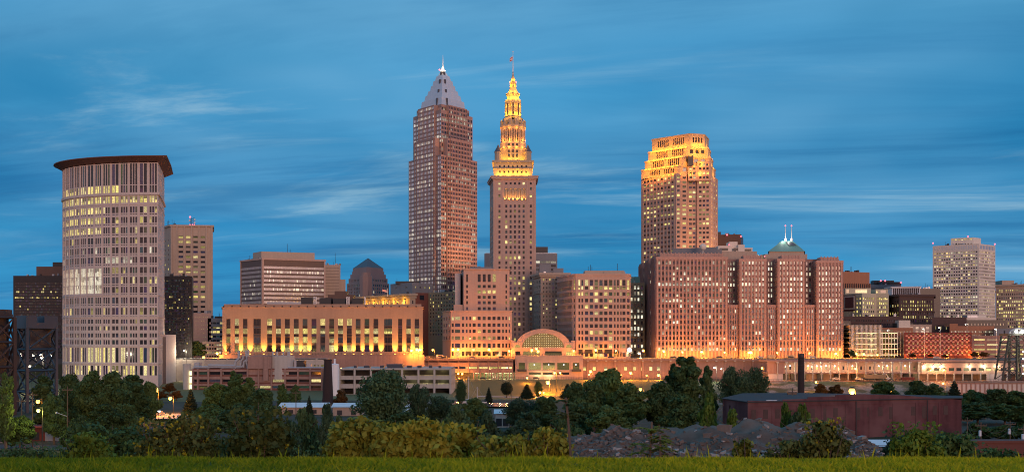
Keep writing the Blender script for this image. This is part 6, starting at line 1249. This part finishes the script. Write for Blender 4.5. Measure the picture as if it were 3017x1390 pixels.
leafmat('leaf_autumn_lamplit', (.06, .035, .010), (.20, .09, .02)); leafmat('leaf_vine', (.06, .08, .012), (.36, .34, .04)); leafmat('leaf_rust', (.04, .065, .016), (.18, .19, .045)); leafmat('leaf_bright', (.04, .08, .012), (.17, .25, .03)); leafmat('grass_blade', (.06, .17, .008), (.66, .54, .018), .5); leafmat('flower_yellow', (.40, .33, .02), (.55, .45, .03))
def leaf_mesh(name, pos, nor, size, tint, m, aspect=.6, bend=.25):
    n = len(pos); r = rng.normal(size=(n, 3)); nor = nor/np.linalg.norm(nor, axis=1, keepdims=True); u = np.cross(nor, r); u /= np.linalg.norm(u, axis=1, keepdims=True); v = np.cross(nor, u); s = size[:, None]
    a = pos-u*s; b = pos+v*s*aspect+nor*s*bend; c = pos+u*s; d = pos-v*s*aspect+nor*s*bend
    V = np.stack([a, b, c, d], 1).reshape(-1, 3).astype(np.float32); me = bpy.data.meshes.new(name); me.vertices.add(4*n); me.vertices.foreach_set('co', V.ravel()); me.loops.add(4*n); me.loops.foreach_set('vertex_index', np.arange(4*n, dtype=np.int32)); me.polygons.add(n); me.polygons.foreach_set('loop_start', np.arange(0, 4*n, 4, dtype=np.int32)); me.polygons.foreach_set('loop_total', np.full(n, 4, dtype=np.int32)); me.update(calc_edges=True)
    at = me.color_attributes.new('tint', 'FLOAT_COLOR', 'POINT'); T = np.repeat(np.clip(tint, 0, 1), 4); at.data.foreach_set('color', np.stack([T, T, T, np.ones_like(T)], 1).ravel().astype(np.float32)); me.materials.append(M[m]); me.validate(); return me
def cloud(lobes, n, leaf, fill=.55):
    w = np.array([l[3]*l[4]*l[5] for l in lobes])**.67; k = rng.choice(len(lobes), n, p=w/w.sum()); L = np.array(lobes)[k]; d = rng.normal(size=(n, 3)); d /= np.linalg.norm(d, axis=1, keepdims=True)
    rr = fill+(1.0-fill)*rng.random(n)**.6+.16*np.abs(rng.normal(size=n)); pos = L[:, :3]+d*L[:, 3:6]*rr[:, None]; nor = d+.7*rng.normal(size=(n, 3)); lob = rng.random(len(lobes))[k]; tint = .30*lob+.55*rng.random(n)+.12; return pos, nor, leaf*(.6+.8*rng.random(n)), tint
def lobes_round(h, r, n, seed, base=.22, taper=.5):
    q = random.Random(seed); out = []
    for i in range(n):
        t = (i+.5)/n; z = h*(base+(.93-base)*t); prof = math.sin(math.pi*min(1, .18+t*.80))**taper; a = q.uniform(0, 6.28)+i*2.4; d = r*prof*q.uniform(.3, .86); s = r*q.uniform(.17, .36)*(1 if t < .8 else .75); out.append((d*math.cos(a), d*math.sin(a), z, s, s, s*q.uniform(.6, .95)))
    out.append((0, 0, h*.55, r*.5, r*.5, h*.28)); return out
def trunk_mesh(h, r, top, seed, limbs=6, spread=2.5):
    q = random.Random(seed); m = MB(); bend = [(0, 0, -.3), (q.uniform(-.2, .2), q.uniform(-.2, .2), h*.3), (q.uniform(-.5, .5), q.uniform(-.4, .4), h*.6), (q.uniform(-.5, .5), q.uniform(-.4, .4), top)]; rs = [r*1.25, r*.85, r*.5, r*.15]
    for (a, b), (s, e) in zip(zip(bend, bend[1:]), zip(rs, rs[1:])): m.bar(a, b, s, 7, e)
    for i in range(limbs):
        t = q.uniform(.25, .7); z = h*t; a = i*2.4+q.uniform(-.4, .4); l = spread*q.uniform(.6, 1); p = Vector((0, 0, z)); e = Vector((l*math.cos(a), l*math.sin(a), z+h*q.uniform(.12, .26))); m.bar(p, e, r*.38, 5, r*.1)
    me = bpy.data.meshes.new('trunk'); me.from_pydata(m.v, [], m.f); me.materials.append(M['wood']); return me
KIND = {}
def kind(key, lobes, n, leaf, m, trunk, aspect=.6, cname='crown'):
    cm = leaf_mesh(cname, *cloud(lobes, n, leaf), m, aspect); KIND[key] = (cm, trunk, max(l[2]+l[5] for l in lobes), max(math.hypot(l[0], l[1])+max(l[3], l[4]) for l in lobes))
for i in range(3): kind('round%d' % i, lobes_round(12, 4.6, 34, 10+i), 9500, .34, ('leaf_dark', 'leaf_mid', 'leaf_dark')[i], trunk_mesh(12, .32, 10.5, i))
for i in range(2): kind('tall%d' % i, lobes_round(15, 3.4, 36, 30+i, .15, .4), 9500, .33, ('leaf_dark', 'leaf_mid')[i], trunk_mesh(15, .32, 13.5, 7+i))
kind('open0', lobes_round(12, 6.0, 34, 44, .3, .5), 9000, .27, 'leaf_blue', trunk_mesh(12, .35, 10, 4, 10, 4.5)); kind('blue0', lobes_round(8, 3.2, 16, 51, .1), 6500, .26, 'leaf_blue', trunk_mesh(8, .2, 7, 5)); kind('bush0', lobes_round(5, 3.2, 14, 60, .12), 5500, .24, 'leaf_mid', trunk_mesh(5, .16, 4, 8)); kind('bush1', lobes_round(5, 3.6, 14, 61, .1), 5500, .25, 'leaf_dark', trunk_mesh(5, .16, 4, 9)); kind('autumn_lamplit0', lobes_round(7, 2.6, 14, 71, .25), 4200, .28, 'leaf_autumn_lamplit', trunk_mesh(7, .2, 6, 3)); kind('bright0', lobes_round(6, 2.6, 14, 75, .1), 5200, .24, 'leaf_bright', trunk_mesh(6, .18, 5, 6))
kind('conifer0', [(0, 0, 1.2+i*.95, 2.3*(1-i/10.5), 2.3*(1-i/10.5), .6) for i in range(10)], 5200, .26, 'leaf_conifer', trunk_mesh(11, .2, 10.6, 2, 0), .35); kind('cypress0', [(.2*math.sin(i*2), .2*math.cos(i*2), .9+i*.85, 1.5*math.sin(.5+i*.24), 1.5*math.sin(.5+i*.24), .8) for i in range(10)], 4200, .22, 'leaf_dark', trunk_mesh(10, .2, 9.5, 2, 0), .4); kind('ball0', [(0, 0, 3.4, 2.6, 2.6, 2.3), (.6, .2, 3.9, 2.0, 2.0, 1.8), (-.8, 0, 3.2, 1.9, 1.9, 1.6)], 5200, .2, 'leaf_conifer', trunk_mesh(4, .2, 3.4, 2, 3, 1))
def plant_tree(key, px, ytop, D, wpx, label, name='tree', cat='tree', group='trees of the river valley', zb=None):
    cm, tm, h, r = KIND[key]; x = P(px, D).x; b = ground(x, D) if zb is None else zb; H = max(1.5, Z(ytop, D)-b); sx = wpx*D/3300/2/r; t = empty(name, (x, D, b), label, cat, group, R.uniform(0, 6.28))
    for nm, me in (('trunk', tm), ('crown', cm)):
        o = bpy.data.objects.new(nm, me); COL.objects.link(o); o.parent = t; o.scale = ((sx, sx, H/h) if nm == 'crown' else (min(1.6, (sx+H/h)/2),)*2+(H/h,))
T = plant_tree
for a in (('tall1', 18, 1098, 300, 70, 'willowy tree at the photo edge before the rusty bridge'), ('tall0', 132, 1108, 345, 90, 'dark tree at the foot of the blue bridge tower'), ('round0', 205, 1102, 380, 110, 'rounded tree between the blue bridge and the courthouse tower'), ('round1', 262, 1092, 360, 130, 'tallest tree before the curved courthouse tower'), ('round2', 325, 1096, 355, 140, 'broad dark tree under the middle of the courthouse tower'), ('tall0', 395, 1105, 370, 110, 'dark tree under the side wing of the courthouse tower'), ('round0', 440, 1124, 400, 80, 'last dark tree before the bright orange lamp'), ('round2', 160, 1160, 320, 90, 'low dark tree behind the tall pole with lamp arm'), ('round1', 60, 1225, 305, 110, 'low shrubby tree behind the red shed'), ('bush1', 230, 1225, 300, 110, 'dark bushy tree beside the tall pole with lamp arm'), ('round2', 300, 1190, 320, 120, 'shadowed tree in front of the courthouse trees'), ('round0', 370, 1190, 330, 110, 'shadowed tree beside the long white sign'),
    ('conifer0', 562, 1145, 440, 46, 'dark conifer at the round tower of the pink plant'), ('round1', 640, 1128, 400, 110, 'leafy tree hiding the lower decks of the pink plant'), ('tall1', 692, 1093, 395, 80, 'tallest tree in front of the pink plant'), ('tall0', 735, 1112, 395, 70, 'tree beside the tallest one before the pink plant'), ('round0', 775, 1145, 380, 110, 'wide dark tree under the blank tower of the pink plant'), ('round1', 620, 1190, 340, 130, 'low broad tree among the shrubs before the pink plant'), ('round2', 720, 1190, 330, 150, 'low dark tree under the tallest plant tree'), ('tall1', 832, 1130, 470, 46, 'yellowish green tree lit by the shed lamps'), ('tall1', 868, 1132, 470, 40, 'olive tree lit from behind beside the thin pole'), ('conifer0', 911, 1165, 440, 26, 'small dark spruce in front of the brick plinth'), ('bush1', 905, 1205, 215, 130, 'nearly black bush beside the black chimney'), ('blue0', 968, 1190, 200, 70, 'blue green sapling under the black chimney'), ('autumn_lamplit0', 1006, 1148, 480, 54, 'reddish brown tree beside the white silo'), ('blue0', 850, 1240, 205, 90, 'bluish shrub left of the nearly black bush', 'shrub'), ('blue0', 1005, 1225, 220, 80, 'bluish shrub right of the chimney sapling', 'shrub'),
    ('open0', 1128, 1086, 330, 215, 'wide spreading tree in front of the grey garage'), ('open0', 1235, 1128, 345, 90, 'smaller spreading tree leaning off the widest one'), ('open0', 1300, 1165, 350, 130, 'loose tree before the white roofed shed'), ('round2', 1392, 1172, 360, 100, 'dark tree below the two masts'), ('blue0', 1340, 1190, 300, 110, 'blue green tree right of the white roofed shed'), ('blue0', 1425, 1210, 230, 130, 'broad blue green shrub tree below the sailing masts'), ('bush1', 1300, 1235, 240, 140, 'dark scrub tree behind the vine hedge'), ('round2', 1180, 1215, 300, 150, 'dark undergrowth tree at the foot of the spreading tree'),
    ('ball0', 1493, 1127, 660, 32, 'clipped round tree on the grassy bank'), ('conifer0', 1552, 1130, 640, 42, 'ragged dark pine on the orange bank'), ('cypress0', 1586, 1122, 670, 26, 'slim cypress glowing beside the bright bank lamp'), ('cypress0', 1358, 1118, 520, 34, 'slim dark conifer beyond the sailing masts'), ('conifer0', 1440, 1140, 520, 24, 'small spruce on the river bank lawn'), ('open0', 1540, 1172, 360, 130, 'open blue green tree over the small pale shed'), ('round0', 1610, 1168, 350, 120, 'dense tree under the bright bank lamp'), ('conifer0', 1672, 1130, 640, 44, 'dark pine before the mall front'), ('round2', 1700, 1125, 440, 80, 'dark tree at the corner of the mall front'), ('round1', 1790, 1086, 380, 150, 'big rounded tree before the lit retaining wall'), ('round0', 1750, 1120, 360, 120, 'dark tree merging with the big rounded one'), ('round2', 1860, 1130, 350, 130, 'dark tree between the two big riverside trees'), ('round0', 1700, 1185, 320, 150, 'low dark tree behind the tall bare stem'), ('blue0', 1560, 1215, 290, 150, 'blue green undergrowth tree left of the tall stem'), ('bush1', 1660, 1225, 260, 140, 'dark bush tree behind the rubble end'), ('round2', 1800, 1195, 310, 150, 'very dark tree above the grey rubble'),
    ('tall0', 2025, 1052, 365, 120, 'tallest riverside tree before the brown complex'), ('tall1', 1985, 1072, 370, 80, 'tall tree joined to the tallest riverside tree'), ('tall0', 2085, 1078, 380, 60, 'narrow dark tree right of the tallest riverside one'), ('round2', 1940, 1125, 350, 120, 'dark tree left of the tallest riverside tree'), ('round0', 2010, 1165, 320, 150, 'dark tree base above the brown dirt mound'), ('open0', 2165, 1078, 430, 110, 'spreading tree glowing from the lamps behind it'), ('open0', 2225, 1080, 440, 100, 'right hand one of the twin spreading trees'), ('bright0', 2088, 1163, 268, 90, 'fresh green young tree beside the warehouse'), ('bright0', 2160, 1208, 262, 90, 'fresh green shrub at the warehouse corner'), ('bright0', 2320, 1190, 255, 62, 'green bush against the warehouse wall'), ('bright0', 2372, 1192, 252, 70, 'second green bush against the warehouse wall'), ('bush1', 2345, 1215, 250, 110, 'low green bush spreading along the warehouse wall'),
    ('autumn_lamplit0', 2420, 1130, 580, 60, 'rusty shrub on the rocky bank beside the smokestack'), ('autumn_lamplit0', 2465, 1132, 580, 60, 'second rusty shrub on the rocky bank'), ('round1', 2602, 1122, 520, 90, 'rounded olive tree on the rocky bank'), ('round0', 2700, 1120, 500, 80, 'dark rounded tree behind the warehouse parapet'), ('round2', 2755, 1130, 500, 70, 'dark tree before the low panelled wall'), ('conifer0', 2812, 1122, 480, 60, 'dark pointed tree at the warehouse end'), ('round1', 2870, 1148, 450, 100, 'first tree of the dense right hand woods'), ('round0', 2935, 1145, 440, 110, 'second tree of the dense right hand woods'), ('round1', 3000, 1150, 440, 110, 'tree of the woods at the photo edge'), ('round2', 2880, 1185, 400, 130, 'lower tree of the woods beside the warehouse'), ('round1', 2960, 1190, 400, 130, 'lower tree of the woods behind the transformer pole'), ('tall1', 3012, 1195, 380, 90, 'lower tree of the woods cut by the photo edge'), ('bush0', 2880, 1245, 340, 110, 'bushy growth behind the first pole of the woods'), ('bush0', 2950, 1250, 335, 120, 'bushy growth behind the sagging wires'), ('bush0', 3010, 1250, 330, 100, 'bushy growth behind the last wooden pole')): T(*a)
for a in (('round0', 575, 1004, 735, 70, 'dark street tree behind the white lamps left of the post office'), ('round2', 535, 1022, 735, 40, 'small street tree behind the low black block'), ('round1', 492, 1030, 720, 30, 'small tree at the courthouse side wing'), ('autumn_lamplit0', 2690, 1040, 770, 30, 'yellow street tree at the start of the chequered garage'), ('autumn_lamplit0', 2740, 1042, 770, 26, 'yellow street tree under the chequered garage'), ('autumn_lamplit0', 2784, 1044, 770, 26, 'yellow bush under the middle of the chequered garage'), ('autumn_lamplit0', 2870, 1036, 770, 34, 'glowing golden tree at the end of the chequered garage'), ('autumn_lamplit0', 2897, 1036, 770, 36, 'glowing golden tree before the pink garage'), ('round2', 2510, 1030, 775, 26, 'dark street tree before the glass garage'), ('round2', 2938, 1046, 770, 20, 'small dark tree before the pink garage'), ('autumn_lamplit0', 470, 1150, 560, 60, 'orange lit tree right of the brightest lamp'), ('autumn_lamplit0', 520, 1150, 560, 50, 'orange lit tree on the slope below the black block'), ('round0', 440, 1135, 540, 60, 'reddish lit tree behind the brightest lamp'), ('autumn_lamplit0', 500, 1128, 600, 50, 'orange lit tree close to the plant tower')): T(*a, group='street trees of the city', zb=17.5 if a[3] > 700 else None)  # autumn leaf colour also holds the orange lamplight of the lit trees
def hillside_scrub():
    pos = []; nor = []; sz = []; ti = []
    for i in range(420):
        D = rng.uniform(70, 300); x = rng.uniform(-.52, .52)*D; b = ground(x, D); r = rng.uniform(.6, 1.8)
        if 90 < D < 140 and 6 < x < 42: continue
        p, n, s, t = cloud([(x, D, b+r*.35, r*1.3, r*1.3, r*.9)], 130, .16, .4); pos.append(p); nor.append(n); sz.append(s); ti.append(t*.8)
    me = leaf_mesh('undergrowth', np.concatenate(pos), np.concatenate(nor), np.concatenate(sz), np.concatenate(ti), 'leaf_dark'); o = bpy.data.objects.new('undergrowth', me); COL.objects.link(o); tag(o, 'dark tangled scrub covering the slope below the lawn', 'undergrowth', kind='stuff')
hillside_scrub()
# ---------------------------------------------------------------- rubble
def rubble():
    D0 = 118; v = []; f = []; nx, ny = 220, 60; x0, x1 = P(1600, D0).x, P(2620, D0).x
    prof = [(1600, 1345), (1650, 1310), (1700, 1285), (1760, 1272), (1800, 1262), (1850, 1268), (1900, 1272), (1960, 1262), (2010, 1256), (2080, 1258), (2150, 1250), (2195, 1244), (2250, 1250), (2300, 1252), (2340, 1248), (2400, 1256), (2450, 1258), (2500, 1272), (2550, 1292), (2590, 1318), (2620, 1345)]
    px_, py_ = zip(*prof)
    def H(x, y):
        p = CX+x/D0*F; c = Z(float(np.interp(p, px_, py_)), D0); t = max(0, 1-abs(y-D0)/17.0); base = ground(x, y)-.4
        q = math.sin(x*.9+y*.4)*.22+math.sin(x*2.3-y*1.1)*.13+math.sin(x*.37+1)*.3*(1-t)+math.sin(y*1.7+x*.3)*.15
        return base+(max(0, c-base))*(t**.8)*(1+.04*math.sin(x*1.3))+q*min(1, t*3)
    for j in range(ny+1):
        for i in range(nx+1): x = x0+(x1-x0)*i/nx; y = D0-17+34*j/ny; v.append((x, y, H(x, y)+R.uniform(-.05, .05)))
    n = nx+1; f = [(j*n+i, j*n+i+1, (j+1)*n+i+1, (j+1)*n+i) for j in range(ny) for i in range(nx)]
    m = stone('dirt', (.12, .075, .055), .5, .95, .25, 2.2, .05, bump=.6, second=(.16, .115, .09)); me = bpy.data.meshes.new('dirt_mound'); me.from_pydata(v, [], f); me.materials.append(m); me.polygons.foreach_set('use_smooth', [True]*len(me.polygons)); o = bpy.data.objects.new('dirt_mound', me); COL.objects.link(o); tag(o, 'long brown mound of dirt and crushed stone beyond the lawn', 'dirt mound', kind='structure')
    def rock(mb, c, s):
        k = len(mb.v); g = [(1, 1, 1), (1, 1, -1), (1, -1, 1), (1, -1, -1), (-1, 1, 1), (-1, 1, -1), (-1, -1, 1), (-1, -1, -1)]; a = R.uniform(0, 6.28); b = R.uniform(-.5, .5); sx, sy, sz = s*R.uniform(.6, 1.5), s*R.uniform(.5, 1), s*R.uniform(.25, .7)
        for p in g:
            q = (p[0]*sx*R.uniform(.6, 1.05), p[1]*sy*R.uniform(.6, 1.05), p[2]*sz*R.uniform(.6, 1.05)); x = q[0]*math.cos(a)-q[1]*math.sin(a); y = q[0]*math.sin(a)+q[1]*math.cos(a); mb.v.append((c[0]+x, c[1]+y, c[2]+q[2]+b*x))
        for t in ((0, 4, 6, 2), (1, 3, 7, 5), (0, 1, 5, 4), (2, 6, 7, 3), (0, 2, 3, 1), (4, 5, 7, 6)): mb.f.append(tuple(k+i for i in t))
    stone('rubble_grey', (.16, .12, .10), .5, .9, .4, 3); stone('rubble_pale', (.36, .32, .30), .35, .85, .4, 3); A, B = MB(), MB()
    for i in range(5200):
        x = R.uniform(x0+2, x1-2); y = D0-17*R.random()**.7+R.choice((0, 0, 4)); low = (D0-y)/17; pp = CX+x/D0*F; rocky = 1 if (pp < 1960 or pp > 2330 or low > .55) else .22
        if R.random() > rocky: continue
        rock(B if R.random() < (.32 if low > .5 else .12) else A, (x, y, H(x, y)+.05), R.choice((.06, .08, .1, .13, .18, .26, .34)))
    tag(A.build('rubble', M['rubble_grey']), 'grey broken stones strewn over the dirt mound', 'rubble', kind='stuff'); tag(B.build('rubble', M['rubble_pale']), 'pale concrete chips scattered at the foot of the mound', 'rubble', kind='stuff')
    for px, y, s, who in ((2085, 1281, .5, 'slab jutting from the middle of the dirt mound'), (2105, 1286, .45, 'slab lying flat under the jutting one'), (2135, 1260, .6, 'long slab near the top of the dirt mound'), (2368, 1252, .4, 'upright block standing on the mound crest'), (2540, 1287, .4, 'pale slab at the end of the mound by the warehouse'), (1750, 1278, .35, 'block on the low end of the mound')):
        x = P(px, 110).x; mb = MB(); yy = 110; rock(mb, (x, yy, Z(y, 110)), s); tag(mb.build('concrete_slab', M['rubble_pale' if 'pale' in who else 'rubble_grey']), 'broken concrete '+who, 'concrete slab', 'broken slabs in the rubble')
rubble()
# ---------------------------------------------------------------- near shrubs, saplings and lawn
def near_shrub(px, ytop, D, wpx, n, leaf, m, label, seed, name='shrub', flowers=0, lift=0, group='shrubs at the edge of the lawn', lob=13, stems=9):
    x = P(px, D).x; b = ground(x, D); H = Z(ytop, D)-b; r = wpx*D/3300/2; q = random.Random(seed); L = []
    for i in range(lob):
        a = q.uniform(-1, 1); hh = math.sqrt(max(.05, 1-a*a*.8))*q.uniform(.35, .86)*H; s = q.uniform(.22, .36)*min(r, H*.8); L.append((a*r*.82, q.uniform(-.5, .5)*r*.5, hh, s*1.25, s, s))
    L += [(a*r*.8, 0, H*.25, r*.28, r*.3, H*.28) for a in (-.9, -.45, 0, .45, .9)]
    t = empty(name, (x, D, b), label, 'shrub', group); pos, nor, sz, ti = cloud(L, n, leaf, .3); pos = np.concatenate([pos, np.stack([rng.uniform(-r, r, n//14), rng.uniform(-.4, .4, n//14)*r, H*(.35+.6*rng.random(n//14))], 1)]); k = n//14
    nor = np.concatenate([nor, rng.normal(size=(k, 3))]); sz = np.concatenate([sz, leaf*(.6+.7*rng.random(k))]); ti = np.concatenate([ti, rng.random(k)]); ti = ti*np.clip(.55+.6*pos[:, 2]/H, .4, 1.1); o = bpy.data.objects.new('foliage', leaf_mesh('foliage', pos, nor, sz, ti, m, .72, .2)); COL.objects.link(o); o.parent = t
    s = MB(); tips = []
    for i in range(stems):
        a = q.uniform(-1, 1); p0 = Vector((a*r*.4, q.uniform(-.2, .2), -.1)); p1 = Vector((a*r*.75, q.uniform(-.3, .3), H*q.uniform(.4, .6))); p2 = Vector((a*r*q.uniform(.9, 1.15), q.uniform(-.4, .4), H*q.uniform(.7, 1.05))); s.bar(p0, p1, .022, 4, .014); s.bar(p1, p2, .014, 4, .006); tips += [p1.lerp(p2, f) for f in (.4, .7, 1)]
    so = bpy.data.meshes.new('stem'); so.from_pydata(s.v, [], s.f); so.materials.append(M['wood']); so = bpy.data.objects.new('stem', so); COL.objects.link(so); so.parent = t
    if flowers:
        fl = MB(); C = [Vector((q.uniform(-1, 1)*r, q.uniform(-.7, -.1)*r*.5, H*q.uniform(.15, 1.0))) for i in range(flowers)]
        for c in C: 
            for j in range(3): fl.ball(c+Vector((q.uniform(-.05, .05), q.uniform(-.04, .04), q.uniform(-.05, .05))), q.uniform(.022, .045), 5, 3)
        me = bpy.data.meshes.new('flower_cluster'); me.from_pydata(fl.v, [], fl.f); me.materials.append(M['flower_yellow']); fo = bpy.data.objects.new('flower_cluster', me); COL.objects.link(fo); fo.parent = t; fo['kind'] = 'stuff'
N = near_shrub
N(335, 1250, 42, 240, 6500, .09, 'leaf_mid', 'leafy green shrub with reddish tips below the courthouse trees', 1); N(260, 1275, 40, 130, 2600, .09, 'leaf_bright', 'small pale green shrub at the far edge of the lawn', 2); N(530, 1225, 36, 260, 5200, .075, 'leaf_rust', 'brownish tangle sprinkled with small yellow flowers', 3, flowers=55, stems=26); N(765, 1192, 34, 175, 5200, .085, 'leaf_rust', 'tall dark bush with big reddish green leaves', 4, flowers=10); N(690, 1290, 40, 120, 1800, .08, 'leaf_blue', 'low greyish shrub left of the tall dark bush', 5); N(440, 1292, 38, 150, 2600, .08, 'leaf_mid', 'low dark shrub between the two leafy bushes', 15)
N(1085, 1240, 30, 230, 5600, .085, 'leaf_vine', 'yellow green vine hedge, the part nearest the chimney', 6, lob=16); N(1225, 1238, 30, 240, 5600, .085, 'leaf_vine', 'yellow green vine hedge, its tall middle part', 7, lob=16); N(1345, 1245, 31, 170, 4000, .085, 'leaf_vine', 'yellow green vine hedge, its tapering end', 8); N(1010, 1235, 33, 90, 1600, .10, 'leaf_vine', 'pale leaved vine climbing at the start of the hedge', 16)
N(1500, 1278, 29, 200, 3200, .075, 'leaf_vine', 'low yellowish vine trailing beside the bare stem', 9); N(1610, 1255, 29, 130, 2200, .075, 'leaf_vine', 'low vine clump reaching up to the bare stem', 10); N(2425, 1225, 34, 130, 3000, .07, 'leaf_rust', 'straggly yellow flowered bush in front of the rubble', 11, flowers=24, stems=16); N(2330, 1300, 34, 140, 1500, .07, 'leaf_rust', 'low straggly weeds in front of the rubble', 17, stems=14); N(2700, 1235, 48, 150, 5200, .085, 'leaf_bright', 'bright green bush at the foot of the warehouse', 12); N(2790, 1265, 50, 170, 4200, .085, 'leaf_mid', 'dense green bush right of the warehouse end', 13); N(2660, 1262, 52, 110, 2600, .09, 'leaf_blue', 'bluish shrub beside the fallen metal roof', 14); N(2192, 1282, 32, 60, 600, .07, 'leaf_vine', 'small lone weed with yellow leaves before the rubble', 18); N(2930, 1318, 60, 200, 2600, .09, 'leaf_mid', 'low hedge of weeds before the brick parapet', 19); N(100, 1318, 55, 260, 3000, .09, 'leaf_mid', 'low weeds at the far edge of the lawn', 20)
def frond_plant(px, ytop, D, label, fronds, bare, m, seed, lean=0.0, spread=1.0, cat='sapling'):
    x = P(px, D).x; b = ground(x, D); H = Z(ytop, D)-b; t = empty('sapling', (x, D, b), label, cat, 'saplings on the lawn edge'); q = random.Random(seed); s = MB(); pts = [Vector((lean*(i/6)**1.5, 0, H*.93*i/6)) for i in range(7)]
    for a, c in zip(pts, pts[1:]): s.bar(a, c, .035, 5, .028)
    pos, nor, sz, ti = [], [], [], []
    for i in range(fronds):
        f = bare+(1-bare)*q.random(); p0 = Vector((lean*f**1.5, 0, H*.93*f)); a = q.uniform(0, 6.28); L = spread*q.uniform(.6, 1); dr = Vector((math.cos(a), math.sin(a)*.8, q.uniform(.25, .7)))
        prev = p0
        for j in range(1, 13):
            k = j/12; c = p0+dr*L*k+Vector((0, 0, -.45*L*k*k)); s.bar(prev, c, .008, 3); sd = dr.cross(Vector((0, 0, 1))).normalized()
            for sg in (-1, 1):
                for e in (.3, .75): pos.append(c+sd*sg*.16*L*math.sin(math.pi*min(.95, k*.8+.15))*e); nor.append(Vector((q.uniform(-.3, .3), q.uniform(-.6, .2), 1))); sz.append(.075*L**.5); ti.append(q.uniform(.2, 1))
            prev = c
    me = bpy.data.meshes.new('stem'); me.from_pydata(s.v, [], s.f); me.materials.append(M['wood']); o = bpy.data.objects.new('stem', me); COL.objects.link(o); o.parent = t
    o = bpy.data.objects.new('frond', leaf_mesh('frond', np.array(pos), np.array(nor), np.array(sz), np.array(ti), m, .4)); COL.objects.link(o); o.parent = t
frond_plant(1682, 1155, 26, 'tall bare stem with drooping feathery leaves near its top', 9, .62, 'leaf_rust', 3, -.12, .55); frond_plant(1915, 1232, 30, 'low feathery sumac spreading in front of the rubble', 18, .25, 'leaf_vine', 5, .05, .75); frond_plant(1945, 1275, 29, 'smaller upright sumac beside the spreading one', 9, .2, 'leaf_vine', 6, 0, .35)
def lawn():
    n = 95000; x = rng.uniform(-9.5, 9.5, n); y = 13.2+4.0*rng.random(n)**.9; h = rng.uniform(.025, .085, n)*(1+.35*np.sin(x*1.7+y)*np.sin(x*.6-2*y)); w = rng.uniform(.004, .008, n); a = rng.uniform(0, 6.28, n); lx, ly = rng.normal(0, .035, n), rng.normal(0, .035, n); z = np.where(y < 16, 28.26, 28.26-.12*(y-16))
    A = np.stack([x-w*np.cos(a), y-w*np.sin(a), z-.01], 1); B = np.stack([x+w*np.cos(a), y+w*np.sin(a), z-.01], 1); C = np.stack([x+lx*.4+w*.7*np.cos(a), y+ly*.4+w*.7*np.sin(a), z+h*.6], 1); D_ = np.stack([x+lx, y+ly, z+h], 1)
    V = np.stack([A, B, C, D_], 1).reshape(-1, 3).astype(np.float32); me = bpy.data.meshes.new('grass'); me.vertices.add(4*n); me.vertices.foreach_set('co', V.ravel()); me.loops.add(4*n); me.loops.foreach_set('vertex_index', np.arange(4*n, dtype=np.int32)); me.polygons.add(n); me.polygons.foreach_set('loop_start', np.arange(0, 4*n, 4, dtype=np.int32)); me.polygons.foreach_set('loop_total', np.full(n, 4, dtype=np.int32)); me.update(calc_edges=True)
    tall = rng.random(n) < .012; h = np.where(tall, h*rng.uniform(1.6, 3.2, n), h); D_[:, 2] = z+h; C[:, 2] = z+h*.6; V = np.stack([A, B, C, D_], 1).reshape(-1, 3).astype(np.float32); me.vertices.foreach_set('co', V.ravel()); me.update()
    patch = .5+.5*np.sin(x*.9+1.3*np.sin(y*2))*np.sin(x*.35+y*.8); dry = np.sin(x*2.1+.7*np.sin(y*5))*np.sin(x*.83-y*1.9)*np.sin(x*5.3+y*3); T = np.repeat(np.clip(.28+.34*patch+.07*x+.30*dry+.55*(rng.random(n)-.4), 0, 1), 4); at = me.color_attributes.new('tint', 'FLOAT_COLOR', 'POINT'); at.data.foreach_set('color', np.stack([T, T, T, np.ones_like(T)], 1).ravel().astype(np.float32)); me.materials.append(M['grass_blade']); o = bpy.data.objects.new('grass', me); COL.objects.link(o); tag(o, 'mown green lawn with fuzzy blades along the bottom of the photo', 'grass', kind='stuff')  # tint also yellows to the right: street-lamp light put into the blade colour
lawn()
